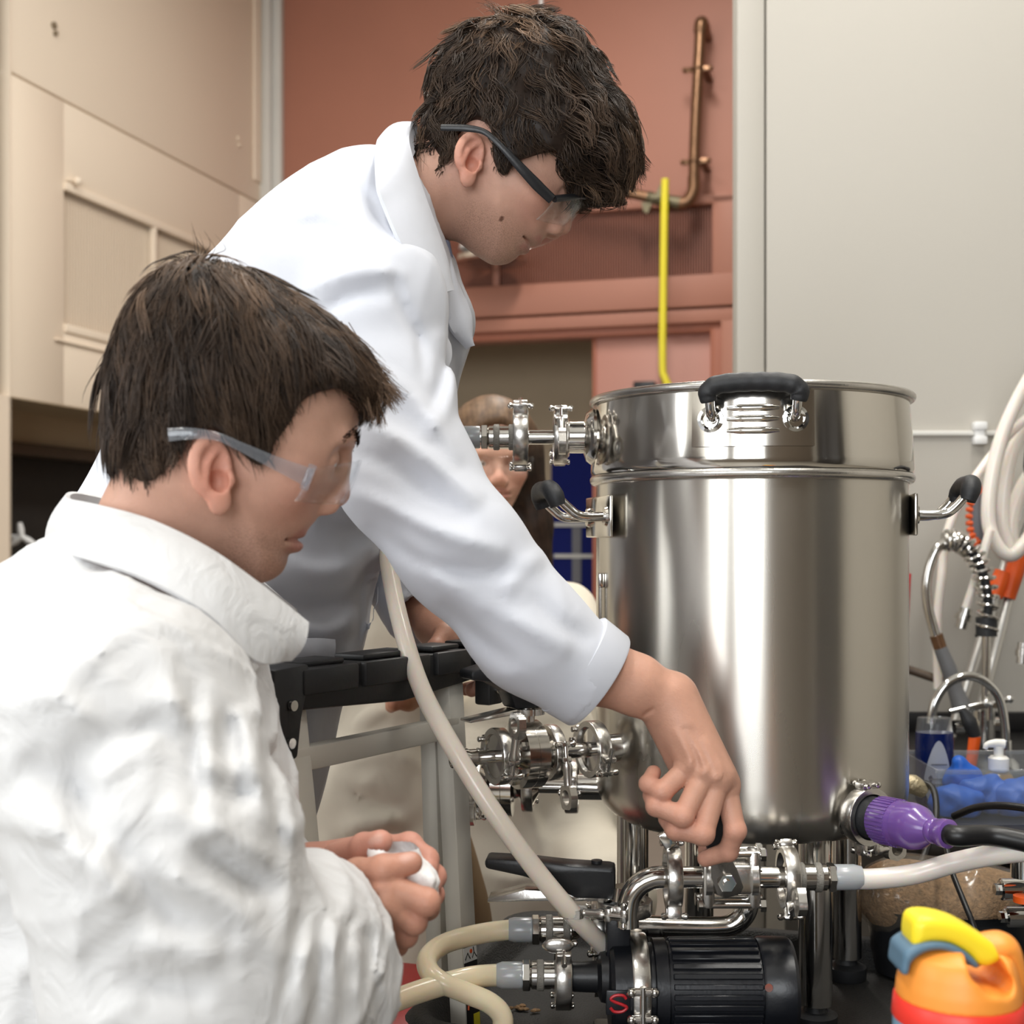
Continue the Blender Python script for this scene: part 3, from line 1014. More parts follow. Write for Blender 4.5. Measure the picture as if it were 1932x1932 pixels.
# ---- emergency shower: bronze pipe, valve, yellow pull rod, steel rose
vP = -0.16
def SP(px, py, v=vP):
    a, z = on_back(px, py, v)
    return RP(a, v, z)
sh = empty('emergency_shower', SP(1316, 380), 'emergency shower of aged copper pipe with valve and yellow pull rod', 'shower')
pr = 0.0245
p_top = SP(1325, 46)
MB().tube([p_top + np.array([RV[0], RV[1], 0]) * 0.15, p_top + np.array([RV[0], RV[1], 0]) * 0.03, SP(1322, 52), SP(1320, 85), SP(1312, 240), SP(1309, 340)], pr, 16, 8).build('riser_pipe', M['copper'], sh)
MB().tube([SP(1309, 335), SP(1308, 360), SP(1296, 380), SP(1275, 384)], pr * 1.12, 16, 8).build('elbow', M['copper'], sh)
MB().tube([p_top + np.array([RV[0], RV[1], 0]) * 0.05, p_top + np.array([-0.004, 0, 0.006]), SP(1321, 62)], pr * 1.2, 16, 8).build('elbow', M['copper'], sh)
MB().cyl(SP(1283, 384), SP(1222, 372), 0.030, 18, 0.024).build('valve_body', M['brass'], sh)
MB().tube([SP(1228, 373), SP(1195, 366), SP(1100, 352), SP(930, 330)], pr * 0.95, 16).build('branch_pipe', M['copper'], sh)
MB().torus(SP(1226, 373), SP(1226, 373) - SP(1240, 375), 0.024, 0.005).torus(SP(1240, 375), SP(1226, 373) - SP(1240, 375), 0.026, 0.005).build('union_ring', M['brass'], sh)
MB().prism([(0, 0), (0.05, 0.0), (0.03, -0.05), (0.012, -0.04)], 0.02, SP(1210, 383), RAX[0], RAX[2]).build('bracket', M['brass'], sh)
MB().prism([(-0.035, -0.03), (0.03, -0.02), (0.024, 0.055), (0.005, 0.05)], 0.014, SP(1248, 362, vP - 0.03), RAX[0], RAX[2]).build('lever', M['brass'], sh)
yr = vP - 0.05
MB().tube([SP(1255, 338, yr), SP(1253, 420, yr), SP(1251, 560, yr), SP(1250, 690, yr), SP(1254, 712, yr), SP(1264, 735, yr), SP(1275, 760, yr)], 0.0165, 14, 4).build('pull_rod', M['yellow'], sh)
for py in (131, 305):
    mb = MB().torus(SP(1315 if py < 200 else 1311, py), (0, 0, 1), pr + 0.004, 0.005)
    c = SP(1317 if py < 200 else 1313, py)
    mb.box(c, (0.13, 0.02, 0.022), RAX, 0.004)
    for s in (-1, 1):
        mb.ball(c + RAX[0] * s * 0.058 - RAX[1] * 0.014, 0.009, 10, 6)
    mb.box(c + RAX[0] * 0.03 + RAX[1] * 0.08, (0.03, 0.14, 0.02), RAX)
    mb.build('pipe_clip', M['copper'], sh)
c = SP(925, 487, vP - 0.02)
sr = empty('shower_rose', c, 'round steel shower rose hanging behind the chin of the leaning man', 'shower head')
MB().lathe([(0.02, 0.10), (0.03, 0.05), (0.10, 0.028), (0.165, 0.0), (0.165, -0.022), (0.150, -0.024), (0.02, -0.016)], c, (0, 0, 1), 40).build('dish', M['steel'], sr)
MB().lathe([(0.03, 0.10), (0.085, 0.07), (0.09, 0.045), (0.075, 0.035)], c + np.array([-0.05, -0.03, -0.01]), (0, 0, 1), 30).build('cup', M['white_paint'], sr)
MB().cyl(c + np.array([0, 0, 0.05]), c + np.array([0, 0, 0.42]), 0.02, 14).build('stem', M['copper'], sr)
p0 = SP(1021, 60, vP)
tag(MB().cyl(p0 + np.array([0, 0, -0.1]), np.array([p0[0], p0[1], CEIL]), 0.0085, 12).build('ceiling_rod', M['white_paint']), 'thin white rod hanging from the ceiling behind the curly hair', 'rod')
# ---------------------------------------------------------------- the brewing rig
KC = np.array([0.2957, 1.65])              # kettle axis
KR = 0.1905
KZ0, KZ1 = 0.755, 1.183                    # kettle bottom, kettle rim
FLOOR_T = 0.545                            # tray floor
def K(ang, r, z):
    """Point around the kettle axis; ang is a unit (x, y) direction."""
    return np.array([KC[0] + ang[0] * r, KC[1] + ang[1] * r, z])
K0 = lambda z: np.array([KC[0], KC[1], z])

def clamp(parent, c, axis, nut, R=0.033, w=0.014, wing=True, mat='steel_soft', flip=1, nutlen=1.0):
    """Tri-clamp: split band, hinge pins, bolt and wing nut. axis: pipe direction; nut: side the bolt is on."""
    c = np.asarray(c, float)
    ax = unit(axis)
    nu = unit(np.asarray(nut, float) - ax * np.dot(nut, ax))
    tg = np.cross(ax, nu) * flip
    h = w / 2
    mb = MB()
    prof = [(R - 0.007, -h), (R - 0.0008, -h), (R, -h + 0.0012), (R, h - 0.0012), (R - 0.0008, h), (R - 0.007, h), (R - 0.010, 0)]
    mb.lathe(prof, c, ax, 40, up=nu, closed=True)
    e = c + nu * (R + 0.003)
    for s in (-1, 1):
        mb.box(e + tg * s * 0.0085, (0.007, 0.014, w * 0.95), [tg, nu, ax], 0.0018)
    mb.box(c - nu * (R + 0.002), (0.024, 0.008, w * 0.9), [tg, nu, ax], 0.002)
    g = mb.build('clamp', M[mat], parent)
    for s in (-1, 1):
        q = c - nu * (R + 0.003) + tg * s * 0.007
        MB().lathe([(0.0018, -h - 0.0045), (0.0034, -h - 0.0035), (0.0034, -h - 0.0015), (0.0026, -h), (0.0026, h), (0.0034, h + 0.0015), (0.0034, h + 0.0035), (0.0018, h + 0.0045)], q, ax, 10).build('hinge_pin', M['steel'], g)
    q = e + tg * -0.0085 + nu * 0.004
    MB().lathe([(0.0018, -h - 0.0065), (0.0037, -h - 0.005), (0.0037, -h - 0.002), (0.0026, -h), (0.0026, h), (0.0037, h + 0.002), (0.0037, h + 0.005), (0.0018, h + 0.0065)], q, ax, 10).build('hinge_pin', M['steel'], g)
    b0 = e + nu * 0.004 - tg * 0.012
    mb = MB().cyl(b0, b0 + tg * 0.034 * nutlen, 0.0031, 12)
    mb.build('bolt', M['steel'], g)
    if wing:
        n0 = e + nu * 0.004 + tg * 0.0125
        n1 = n0 + tg * 0.017 * nutlen
        mb = MB().lathe([(0.0058, 0), (0.0066, 0.004), (0.0048, 0.009), (0.0046, 0.017 * nutlen)], n0, tg, 16)
        rc = n1 + tg * 0.0125
        s2 = nu
        out = [(-0.005, -0.0135), (0.005, -0.0135), (0.0115, -0.004), (0.0145, 0.012), (-0.0145, 0.012), (-0.0115, -0.004)]
        # ring-shaped wing: outline with a round eye
        mb2v, mb2f = [], []
        n = 24
        for lay in (-0.0042, 0.0042):
            for k in range(n):
                t = 2 * math.pi * k / n
                dx, dy = math.cos(t), math.sin(t)
                ro = 0.0135 / max(abs(dx) * 0.92 + abs(dy) * 0.28, abs(dy), 0.75)
                mb2v.append(rc + s2 * dx * ro + tg * dy * ro + ax * lay)
            for k in range(n):
                t = 2 * math.pi * k / n
                mb2v.append(rc + s2 * math.cos(t) * 0.0085 + tg * math.sin(t) * 0.0085 + ax * lay)
        for k in range(n):
            l = (k + 1) % n
            mb2f += [[k, l, n + l, n + k], [2 * n + k, 3 * n + k, 3 * n + l, 2 * n + l], [k, 2 * n + k, 2 * n + l, l], [n + k, n + l, 3 * n + l, 3 * n + k]]
        mb.add(mb2v, mb2f)
        clean(mb.build('wing_nut', M[mat], g))
    return g

def coupler(parent, a, axis, scale=1.0, rev=1):
    """Quick-connect: hex, body, two grey bands, collar. Starts at a, runs along axis for 0.05 * scale."""
    ax = unit(axis)
    s = scale
    at = lambda h: np.asarray(a, float) + ax * h * s
    MB().hexa(at(0.0), at(0.008), 0.0165 * s).cyl(at(-0.003), at(0.0), 0.0115 * s, 24).build('hex_nut', M['steel'], parent)
    MB().lathe([(0.012, 0.008), (0.0145, 0.010), (0.0145, 0.043), (0.0115, 0.046), (0.0095, 0.052)], at(0), ax, 32).build('coupler_body', M['steel'], parent) if s == 1.0 else MB().lathe([(r * s, h * s) for r, h in [(0.012, 0.008), (0.0145, 0.010), (0.0145, 0.043), (0.0115, 0.046), (0.0095, 0.052)]], at(0), ax, 32).build('coupler_body', M['steel'], parent)
    for h in (0.015, 0.034):
        MB().lathe([(0.0150 * s, 0), (0.0163 * s, 0.0012 * s), (0.0163 * s, 0.0068 * s), (0.0150 * s, 0.008 * s)], at(h), ax, 32).build('grip_band', M['grey_band'], parent)

# ---- kettle
kt = empty('brew_kettle', K0(FLOOR_T), 'tall brushed stainless brew kettle standing on four tube legs', 'kettle')
prof = [(0.0, KZ0 + 0.004), (0.10, KZ0), (KR - 0.045, KZ0 + 0.001)]
for t in np.linspace(0, math.pi / 2, 10):
    prof.append((KR - 0.045 + 0.045 * math.sin(t), KZ0 + 0.001 + 0.045 - 0.045 * math.cos(t)))
prof += [(KR, z) for z in np.linspace(KZ0 + 0.07, KZ1 - 0.006, 8)]
prof += [(KR - 0.003, KZ1 - 0.006), (KR - 0.003, KZ0 + 0.05), (0.0, KZ0 + 0.012)]
clean(MB().lathe([(max(r, 1e-5), h) for r, h in prof], (KC[0], KC[1], 0), (0, 0, 1), 128).build('body', M['kettle'], kt))
MB().torus(K0(KZ1 - 0.008), (0, 0, 1), KR + 0.0015, 0.0065, 128, 14).build('rolled_rim', M['steel_soft'], kt)
for dx, dy in ((0.05, -0.14), (0.128, 0.03), (-0.15, -0.05), (-0.045, 0.125)):
    b = np.array([KC[0] + dx, KC[1] + dy, FLOOR_T])
    lg = MB().cyl(b + [0, 0, 0.028], b + [0, 0, KZ0 - FLOOR_T + 0.05], 0.0190, 40).build('leg', M['steel'], kt)
    MB().lathe([(0.0235, 0.0), (0.025, 0.003), (0.025, 0.016), (0.014, 0.020), (0.010, 0.030)], b, (0, 0, 1), 32).build('foot', M['black_rubber'], lg)

def side_handle(direc, z, parent, up=0.048):
    d = np.array([direc[0], direc[1], 0.0]); d = d / np.linalg.norm(d)
    s = np.array([-d[1], d[0], 0.0])
    base = K(d, KR, z)
    g = empty('side_handle', base); g.parent = parent; g.location = tuple(base - world_loc(parent))
    # mounting plate with rounded ears
    mb = MB().box(base + d * 0.002, (0.004, 0.125, 0.050), [d, s, np.array([0, 0, 1.0])], 0.0018)
    for k in (-1, 1):
        mb.cyl(base + s * k * 0.045 + d * 0.002, base + s * k * 0.045 + d * 0.007, 0.0135, 24, 0.011)
    mb.build('plate', M['kettle_lid'], g)
    pts = [base + s * -0.045, base + s * -0.045 + d * 0.034, base + s * -0.045 + d * 0.050 + [0, 0, 0.010], base + s * -0.043 + d * 0.064 + [0, 0, up - 0.006], base + s * -0.036 + d * 0.068 + [0, 0, up], base + s * 0.036 + d * 0.068 + [0, 0, up]]
    pts += [p for p in [base + s * 0.043 + d * 0.064 + [0, 0, up - 0.006], base + s * 0.045 + d * 0.050 + [0, 0, 0.010], base + s * 0.045 + d * 0.034, base + s * 0.045]]
    MB().tube(pts, 0.0056, 14, 6).build('bar', M['chrome'], g)
    gp = [base + s * k + d * dd + [0, 0, up + hh] for k, dd, hh in ((-0.045, 0.062, -0.018), (-0.043, 0.066, -0.006), (-0.030, 0.069, 0.002), (0.0, 0.069, 0.003), (0.030, 0.069, 0.002), (0.043, 0.066, -0.006), (0.045, 0.062, -0.018))]
    MB().tube(gp, [0.0095, 0.0115, 0.0112, 0.0105, 0.0112, 0.0115, 0.0095], 18, 6).build('grip', M['black_rubber'], g)
    return g
side_handle((-0.985, -0.17), CZ + (HY - 976) / FPX * 1.64, kt, 0.030)
side_handle((0.985, -0.17), CZ + (HY - 972) / FPX * 1.62, kt, 0.034)
# sight strip with latch blocks on the left flank
dl = unit(np.array([-0.972, -0.235]))
mb = MB().cyl(K(dl, KR + 0.004, 0.93), K(dl, KR + 0.004, 1.06), 0.0022, 10)
mb.box(K(dl, KR + 0.003, 0.99), (0.008, 0.008, 0.012), None, 0.002)
mb.box(K(dl, KR + 0.003, 1.052), (0.008, 0.008, 0.018), None, 0.002)
mb.build('sight_strip', M['steel'], kt)

# ---- deep lid
ZL0, ZL1 = KZ1 + 0.001, 1.2725
ld = empty('kettle_lid', K0(ZL0), 'deep polished steel lid resting on the kettle with a black grip', 'lid')
R0, R1 = 0.1975, 0.1915
prof = [(R0 - 0.004, ZL0 - 0.0), (R0 - 0.002, ZL0 - 0.003), (R0, ZL0 + 0.001), (R0 - 0.0004, ZL0 + 0.01), (R1 + 0.003, ZL1 - 0.04), (R1, ZL1 - 0.004), (R1 - 0.003, ZL1 - 0.004), (R0 - 0.006, ZL0 + 0.003)]
clean(MB().lathe([(r, h - ZL0) for r, h in prof], K0(ZL0), (0, 0, 1), 128, closed=True).build('wall', M['kettle_lid'], ld))
MB().torus(K0(ZL1), (0, 0, 1), R1 + 0.0025, 0.0052, 128, 12, sx=1.0).build('rolled_rim', M['steel_soft'], ld)
MB().lathe([(1e-5, 0.0), (R1 - 0.004, 0.0), (R1 - 0.004, 0.002), (1e-5, 0.002)], K0(ZL1 - 0.028), (0, 0, 1), 96).build('top_plate', M['kettle_lid'], ld)
# lid handle facing the camera
hd = unit(np.array([W(1421, 0, 1.45)[0] - KC[0], 1.45 - KC[1]]))
d = np.array([hd[0], hd[1], 0.0]); s = np.array([-d[1], d[0], 0.0]); s = s if s[0] > 0 else -s
upv = np.array([0, 0, 1.0])
zb = CZ + (HY - 790) / FPX * 1.457
base = K(hd, 0.1955, zb)
g = empty('lid_handle', base); g.parent = ld; g.location = tuple(base - world_loc(ld))
V, F = [], []                                  # curved mounting plate
for i in range(25):
    for j in range(2):
        for k in range(2):
            a = (i / 24 - 0.5) * 0.134
            ang = a / 0.195
            dd = d * math.cos(ang) + s * math.sin(ang)
            zz = -0.030 + 0.062 * j
            V.append(np.array([KC[0], KC[1], zb + zz]) + dd * (0.1935 + (0.0016 if k == 0 else 0.0036) - 0.00 * j + (0.002 if j == 0 else 0)))
for i in range(24):
    q = i * 4
    F += [[q + 1, q + 5, q + 7, q + 3], [q, q + 2, q + 6, q + 4], [q, q + 4, q + 5, q + 1], [q + 2, q + 3, q + 7, q + 6]]
F += [[0, 1, 3, 2], [96, 98, 99, 97]]
clean(link_mesh('mounting_plate', V, F, M['kettle_lid'], g))
mb = MB()
for hh in (0.012, 0.0, -0.013):
    pts = []
    for a in np.linspace(-0.028, 0.028, 9):
        ang = a / 0.195
        pts.append(np.array([KC[0], KC[1], zb + hh]) + (d * math.cos(ang) + s * math.sin(ang)) * 0.1975)
    mb.tube(pts, [0.0022, 0.0042, 0.0042, 0.0042, 0.0022], 10)
mb.build('embossed_rib', M['kettle_lid'], g)
for k in (-1, 1):
    ang = k * 0.046 / 0.195
    dd = d * math.cos(ang) + s * math.sin(ang)
    c = np.array([KC[0], KC[1], zb]) + dd * 0.1965
    MB().lathe([(0.0155, 0), (0.0145, 0.0022), (0.011, 0.003), (0.008, 0.0012), (0.0, 0.001)], c, dd, 28).build('rosette', M['chrome'], g)
pL = lambda k, dd_, zz: base + s * k + d * (dd_) + upv * zz
pts = [pL(-0.045, 0.0, 0.0), pL(-0.046, 0.012, 0.006), pL(-0.047, 0.020, 0.018), pL(-0.046, 0.024, 0.030), pL(-0.036, 0.026, 0.036), pL(0.036, 0.026, 0.036), pL(0.046, 0.024, 0.030), pL(0.047, 0.020, 0.018), pL(0.046, 0.012, 0.006), pL(0.045, 0.0, 0.0)]
MB().tube(pts, 0.0052, 14, 6).build('bar', M['chrome'], g)
gp = [pL(-0.0475, 0.022, 0.017), pL(-0.049, 0.024, 0.027), pL(-0.040, 0.026, 0.0345), pL(-0.02, 0.027, 0.037), pL(0, 0.027, 0.0375), pL(0.02, 0.027, 0.037), pL(0.040, 0.026, 0.0345), pL(0.049, 0.024, 0.027), pL(0.0475, 0.022, 0.017)]
P = smooth_path(gp, 10)
rr = [0.0086 + 0.0018 * min(1, min(i, len(P) - 1 - i) / 8) + 0.0003 * math.sin(i * 0.75) for i in range(len(P))]
MB().tube(P, rr, 18).build('grip', M['black_rubber'], g)

# ---- upper fitting on the lid, running out to the left
zf = CZ + (HY - 825) / FPX * 1.65
XF = lambda px: (px - CX) / FPX * 1.65
pf = lambda px: np.array([XF(px), 1.65, zf])
ft = empty('lid_hose_fitting', pf(1080), 'clamped steel hose fitting sticking out from the side of the lid', 'pipe fitting')
MB().lathe([(0.034, 0.0), (0.036, 0.004), (0.030, 0.012), (0.0205, 0.015)], pf(1124), (-1, 0, 0), 40).build('flange', M['steel'], ft)
MB().lathe([(0.0200, 0), (0.0200, 0.024), (0.0265, 0.026), (0.0265, 0.030)], pf(1110), (-1, 0, 0), 36).build('port', M['steel'], ft)
MB().cyl(pf(1066), pf(985), 0.0092, 28).build('pipe', M['steel'], ft)
MB().lathe([(0.010, 0), (0.0265, 0.005), (0.0265, 0.008)], pf(998), (-1, 0, 0), 32).build('ferrule', M['steel'], ft)
clamp(ft, pf(1057), (-1, 0, 0), (0, -0.75, 0.66), 0.034, 0.017, flip=-1, nutlen=1.4)
clamp(ft, pf(982), (-1, 0, 0), (0, -0.35, 0.94), 0.0355, 0.019, wing=False)
coupler(ft, pf(908), (1, 0, 0), 1.0)

# ---- butterfly valves on the lower left
def valve_line(name, label, dirv, z, items, parent_cat='valve', handle=True, tail=True):
    a = np.array([dirv[0], dirv[1], 0.0]); a = unit(a)
    P = lambda t: K(a, KR + t, z)
    v = empty(name, P(0.1), label, parent_cat)
    MB().lathe([(0.0165, -0.012), (0.0165, 0.024), (0.0255, 0.026), (0.0255, 0.030)], P(0), a, 36).build('port', M['steel'], v)
    return v, a, P
va, a, P = valve_line('butterfly_valve', 'steel butterfly valve with black squeeze handle clamped to the kettle side', (-0.906, -0.423), CZ + (HY - 1420) / FPX * 1.53, None)
nearv = np.array([a[1], -a[0], 0]); nearv = nearv if nearv[1] < 0 else -nearv
MB().lathe([(0.0245, 0.031), (0.0245, 0.035), (0.009, 0.037), (0.009, 0.074), (0.020, 0.079), (0.0245, 0.083), (0.0245, 0.086)], P(0), a, 36).build('tail_pipe', M['steel'], v if False else va)
MB().lathe([(0.0245, 0.088), (0.020, 0.094), (0.015, 0.098), (0.017, 0.103), (0.039, 0.105), (0.039, 0.1175), (0.0382, 0.118), (0.039, 0.1185), (0.039, 0.131), (0.017, 0.133), (0.015, 0.137), (0.024, 0.146), (0.0245, 0.152)], P(0), a, 48).build('valve_body', M['steel'], va)
for ang in (0.5, 1.5, 2.6, 3.7, 4.7, 5.7):
    x, y, _ = frame(a)
    q = P(0.131) + (x * math.cos(ang) + y * math.sin(ang)) * 0.030
    MB().cyl(q, q + a * 0.006, 0.005, 6).build('bolt', M['steel'], va)
MB().lathe([(0.0245, 0.154), (0.0245, 0.158), (0.008, 0.160), (0.008, 0.178), (0.0105, 0.182), (0.0105, 0.190), (0.0118, 0.192), (0.0118, 0.207), (0.0095, 0.210), (0.0095, 0.2101), (0.0075, 0.200)], P(0), a, 32).build('quick_connect_tail', M['steel'], va)
clamp(va, P(0.031), a, nearv * 0.9 + np.array([0, 0, -0.35]), 0.0335, 0.016, wing=False)
clamp(va, P(0.087), a, nearv + np.array([0, 0, 0.15]), 0.0325, 0.013, flip=-1, nutlen=1.5)
clamp(va, P(0.153), a, nearv + np.array([0, 0, -0.25]), 0.0325, 0.014, flip=1, nutlen=1.6)
zt = np.array([0, 0, 1.0])
hp = P(0.118) + zt * 0.036
MB().cyl(hp, hp + zt * 0.022, 0.010, 20).build('stem', M['steel_soft'], va)
mb = MB().cyl(hp + zt * 0.010, hp + zt * 0.017, 0.020, 40)
for i in range(28):
    t = 2 * math.pi * i / 28
    mb.box(hp + zt * 0.0135 + np.array([math.cos(t), math.sin(t), 0]) * 0.020, (0.003, 0.002, 0.007), [np.array([math.cos(t), math.sin(t), 0]), np.array([-math.sin(t), math.cos(t), 0]), zt])
mb.build('notched_ring', M['steel_soft'], va)
hdir = unit(a * 0.98 + nearv * 0.05)
out = [(-0.022, 0.0), (0.022, 0.0), (0.030, 0.020), (0.052, 0.032), (0.078, 0.036), (0.078, 0.046), (0.052, 0.052), (0.020, 0.044), (-0.022, 0.042)]
MB().prism(out, 0.034, hp + zt * 0.018, hdir, zt, 0.004).build('handle', M['black_plastic'], va)
MB().prism([(0.0, 0.0), (0.06, 0.001), (0.06, 0.004), (0.0, 0.006)], 0.026, hp + zt * 0.012 + hdir * 0.018, unit(hdir + zt * -0.12), zt, 0.0008).build('squeeze_lever', M['steel_soft'], va)

vb, a2, P2 = valve_line('butterfly_valve', 'lower rear steel butterfly valve on the kettle side behind the first', (-0.995, 0.10), CZ + (HY - 1482) / FPX * 1.68, None)
near2 = np.array([0, -1.0, 0])
MB().lathe([(0.0245, 0.031), (0.009, 0.036), (0.009, 0.072), (0.0245, 0.080), (0.0245, 0.084)], P2(0), a2, 32).build('tail_pipe', M['steel'], vb)
MB().lathe([(0.0245, 0.088), (0.015, 0.098), (0.017, 0.103), (0.039, 0.105), (0.039, 0.1175), (0.0382, 0.118), (0.039, 0.1185), (0.039, 0.131), (0.017, 0.133), (0.015, 0.137), (0.0245, 0.150)], P2(0), a2, 44).build('valve_body', M['steel'], vb)
MB().lathe([(0.0245, 0.154), (0.008, 0.160), (0.008, 0.168), (0.0118, 0.172), (0.0118, 0.186), (0.0095, 0.190), (0.0075, 0.180)], P2(0), a2, 30).build('quick_connect_tail', M['steel'], vb)
clamp(vb, P2(0.031), a2, near2 + np.array([0, 0, 0.2]), 0.0335, 0.016, wing=False)
clamp(vb, P2(0.086), a2, near2 + np.array([0, 0, 0.6]), 0.0325, 0.014, wing=False)
clamp(vb, P2(0.152), a2, near2 * 0.3 + np.array([0, 0, -1.0]), 0.0325, 0.014, flip=1)

# ---- heating element port and purple plug, lower right
de = np.array([0.48, -0.877])
ze = CZ + (HY - 1540) / FPX * 1.47
a3 = np.array([de[0], de[1], 0.0])
P3 = lambda t: K(a3, KR + t, ze + 0.03 * max(0, t - 0.03))
el = empty('heating_element', P3(0.05), 'heating element port with purple translucent plug on the kettle', 'heater')
MB().lathe([(0.027, -0.014), (0.024, 0.006), (0.027, 0.010), (0.027, 0.014)], P3(0), a3, 36).build('port', M['steel'], el)
clamp(el, P3(0.014), a3, np.array([0, 0, -1.0]), 0.0325, 0.016, flip=1)
MB().lathe([(0.024, 0.016), (0.0225, 0.030), (0.021, 0.040)], P3(0), a3, 32).build('socket', M['black_rubber'], el)
pa = unit(P3(0.12) - P3(0.03))
o3 = P3(0.034)
mb = MB()
n = 40
mb.lathe([(0.0235, 0), (0.0255, 0.003), (0.0250, 0.030), (0.0245, 0.036)], o3, pa, n)
x, y, _ = frame(pa)
for i in range(36):
    t = 2 * math.pi * i / 36
    rd = x * math.cos(t) + y * math.sin(t)
    mb.box(o3 + pa * 0.016 + rd * 0.0254, (0.0012, 0.0022, 0.026), [rd, np.cross(pa, rd), pa])
mb.build('locking_sleeve', M['purple'], el)
MB().lathe([(0.0245, 0.036), (0.0252, 0.048), (0.0225, 0.060), (0.015, 0.070), (0.0125, 0.074), (0.0135, 0.076), (0.0135, 0.080), (0.012, 0.082), (0.0135, 0.084), (0.0135, 0.088), (0.015, 0.090), (0.015, 0.098), (0.010, 0.100)], o3, pa, 36).build('plug_body', M['purple'], el)
MB().lathe([(0.019, 0.040), (0.019, 0.05), (0.011, 0.056)], o3, pa, 24).build('plug_core', M['purple_deep'], el)
c0 = o3 + pa * 0.098
tag(MB().tube([c0 - pa * 0.004, c0 + pa * 0.012, W(1875, 1577, 1.36), W(1960, 1594, 1.34), W(2080, 1622, 1.31)], 0.0105, 18, 8).build('power_cable', M['cable']), 'thick black power cable leaving the purple plug to the right', 'cable')

# ---- pipe run with ball valve under the kettle
DP = 1.40
zp = CZ + (HY - 1655) / FPX * DP
pp = lambda px, dz=0.0, dd=0.0: np.array([(px - CX) / FPX * DP, DP + dd, zp + dz])
bv = empty('ball_valve_pipe', pp(1380), 'steel pipe with three piece ball valve held by the leaning man', 'valve')
xe = pp(1185)[0]
MB().tube([[xe, DP, zp - 0.052], [xe, DP, zp - 0.036], [xe + 0.003, DP, zp - 0.020], [xe + 0.012, DP, zp - 0.008], [xe + 0.026, DP, zp - 0.001], [xe + 0.040, DP, zp], pp(1262)], 0.0118, 28, 6).build('elbow_pipe', M['steel'], bv)
clamp(bv, pp(1269), (1, 0, 0), (0, -0.25, -1.0), 0.0325, 0.0155, wing=False)
mb = MB().box(pp(1258, 0.041, -0.004), (0.014, 0.012, 0.018), [unit((1, 0, 0.6)), np.array([0, 1.0, 0]), unit((-0.6, 0, 1))], 0.002)
mb.build('clamp_nut', M['steel'], bv)
MB().cyl(pp(1277), pp(1340), 0.0112, 28).build('pipe', M['steel'], bv)
MB().cyl(pp(1430), pp(1480), 0.0112, 28).build('pipe', M['steel'], bv)
MB().lathe([(0.0112, 0), (0.0245, 0.004), (0.0245, 0.006)], pp(1478), (1, 0, 0), 30).lathe([(0.0245, 0.0), (0.0105, 0.005), (0.0095, 0.012)], pp(1494), (1, 0, 0), 30).build('ferrule', M['steel'], bv)
MB().box(pp(1388), (0.050, 0.030, 0.034), None, 0.006, 3).build('valve_block', M['steel_soft'], bv)
for px in (1334, 1420):
    mb = MB()
    mb.box(pp(px), (0.0125, 0.030, 0.060), None, 0.0035)
    mb.cyl(pp(px - 6), pp(px + 6), 0.0215, 28)
    mb.build('valve_flange', M['steel_soft'], bv)
for dz in (-0.0265, 0.0265):
    for dd in (-0.011, 0.011):
        mb = MB().cyl(pp(1318, dz, dd), pp(1438, dz, dd), 0.0036, 12)
        mb.hexa(pp(1314, dz, dd), pp(1323, dz, dd), 0.0072).hexa(pp(1430, dz, dd), pp(1441, dz, dd), 0.0072)
        mb.build('tie_bolt', M['steel'], bv)
st = W(1370, 1664, DP - 0.030)
MB().cyl(st + [0, 0.016, 0], st + [0, -0.003, 0], 0.0075, 20).hexa(st + [0, -0.002, 0], st + [0, -0.007, 0], 0.0098).cyl(st + [0, -0.007, 0], st + [0, -0.011, 0], 0.0042, 14).build('valve_stem', M['steel'], bv)
lv0, lv1 = st, W(1340, 1545, 1.345)
ld_ = unit(lv1 - lv0)
nrm = np.array([0, -1.0, 0]); sd_ = unit(np.cross(nrm, ld_)); nr2 = np.cross(ld_, sd_)
MB().prism([(-0.018, -0.011), (-0.011, -0.016), (0.012, -0.014), (0.035, -0.0085), (0.075, -0.0075), (0.075, 0.0075), (0.035, 0.0085), (0.012, 0.014), (-0.011, 0.012), (-0.018, 0.005)], 0.0028, st + nrm * 0.001, ld_, sd_, 0.0006).build('lever', M['steel_soft'], bv)
MB().box(st + ld_ * 0.060 + nrm * 0.002, (0.064, 0.022, 0.0105), [ld_, sd_, np.cross(ld_, sd_)], 0.0022).build('lever_grip', M['black_rubber'], bv)
clamp(bv, pp(1487), (1, 0, 0), (0, -0.55, -0.9), 0.0325, 0.0150, flip=-1, nutlen=1.2)
coupler(bv, pp(1575), (-1, 0, 0), 0.95)
hs = empty('silicone_hose', pp(1600), 'milky silicone hose running from the ball valve pipe to the right', 'hose')
MB().lathe([(0.0128, 0), (0.0135, 0.002), (0.0135, 0.022), (0.0115, 0.030)], pp(1572), (1, 0, 0), 28).build('hose_end', M['silicone_clear'], hs)
MB().tube([pp(1580), pp(1640, -0.002), W(1720, 1650, 1.40), W(1800, 1628, 1.39), W(1880, 1612, 1.37), W(1960, 1604, 1.35), W(2080, 1600, 1.33)], 0.0108, 24, 8).build('tube', M['silicone_white'], hs)

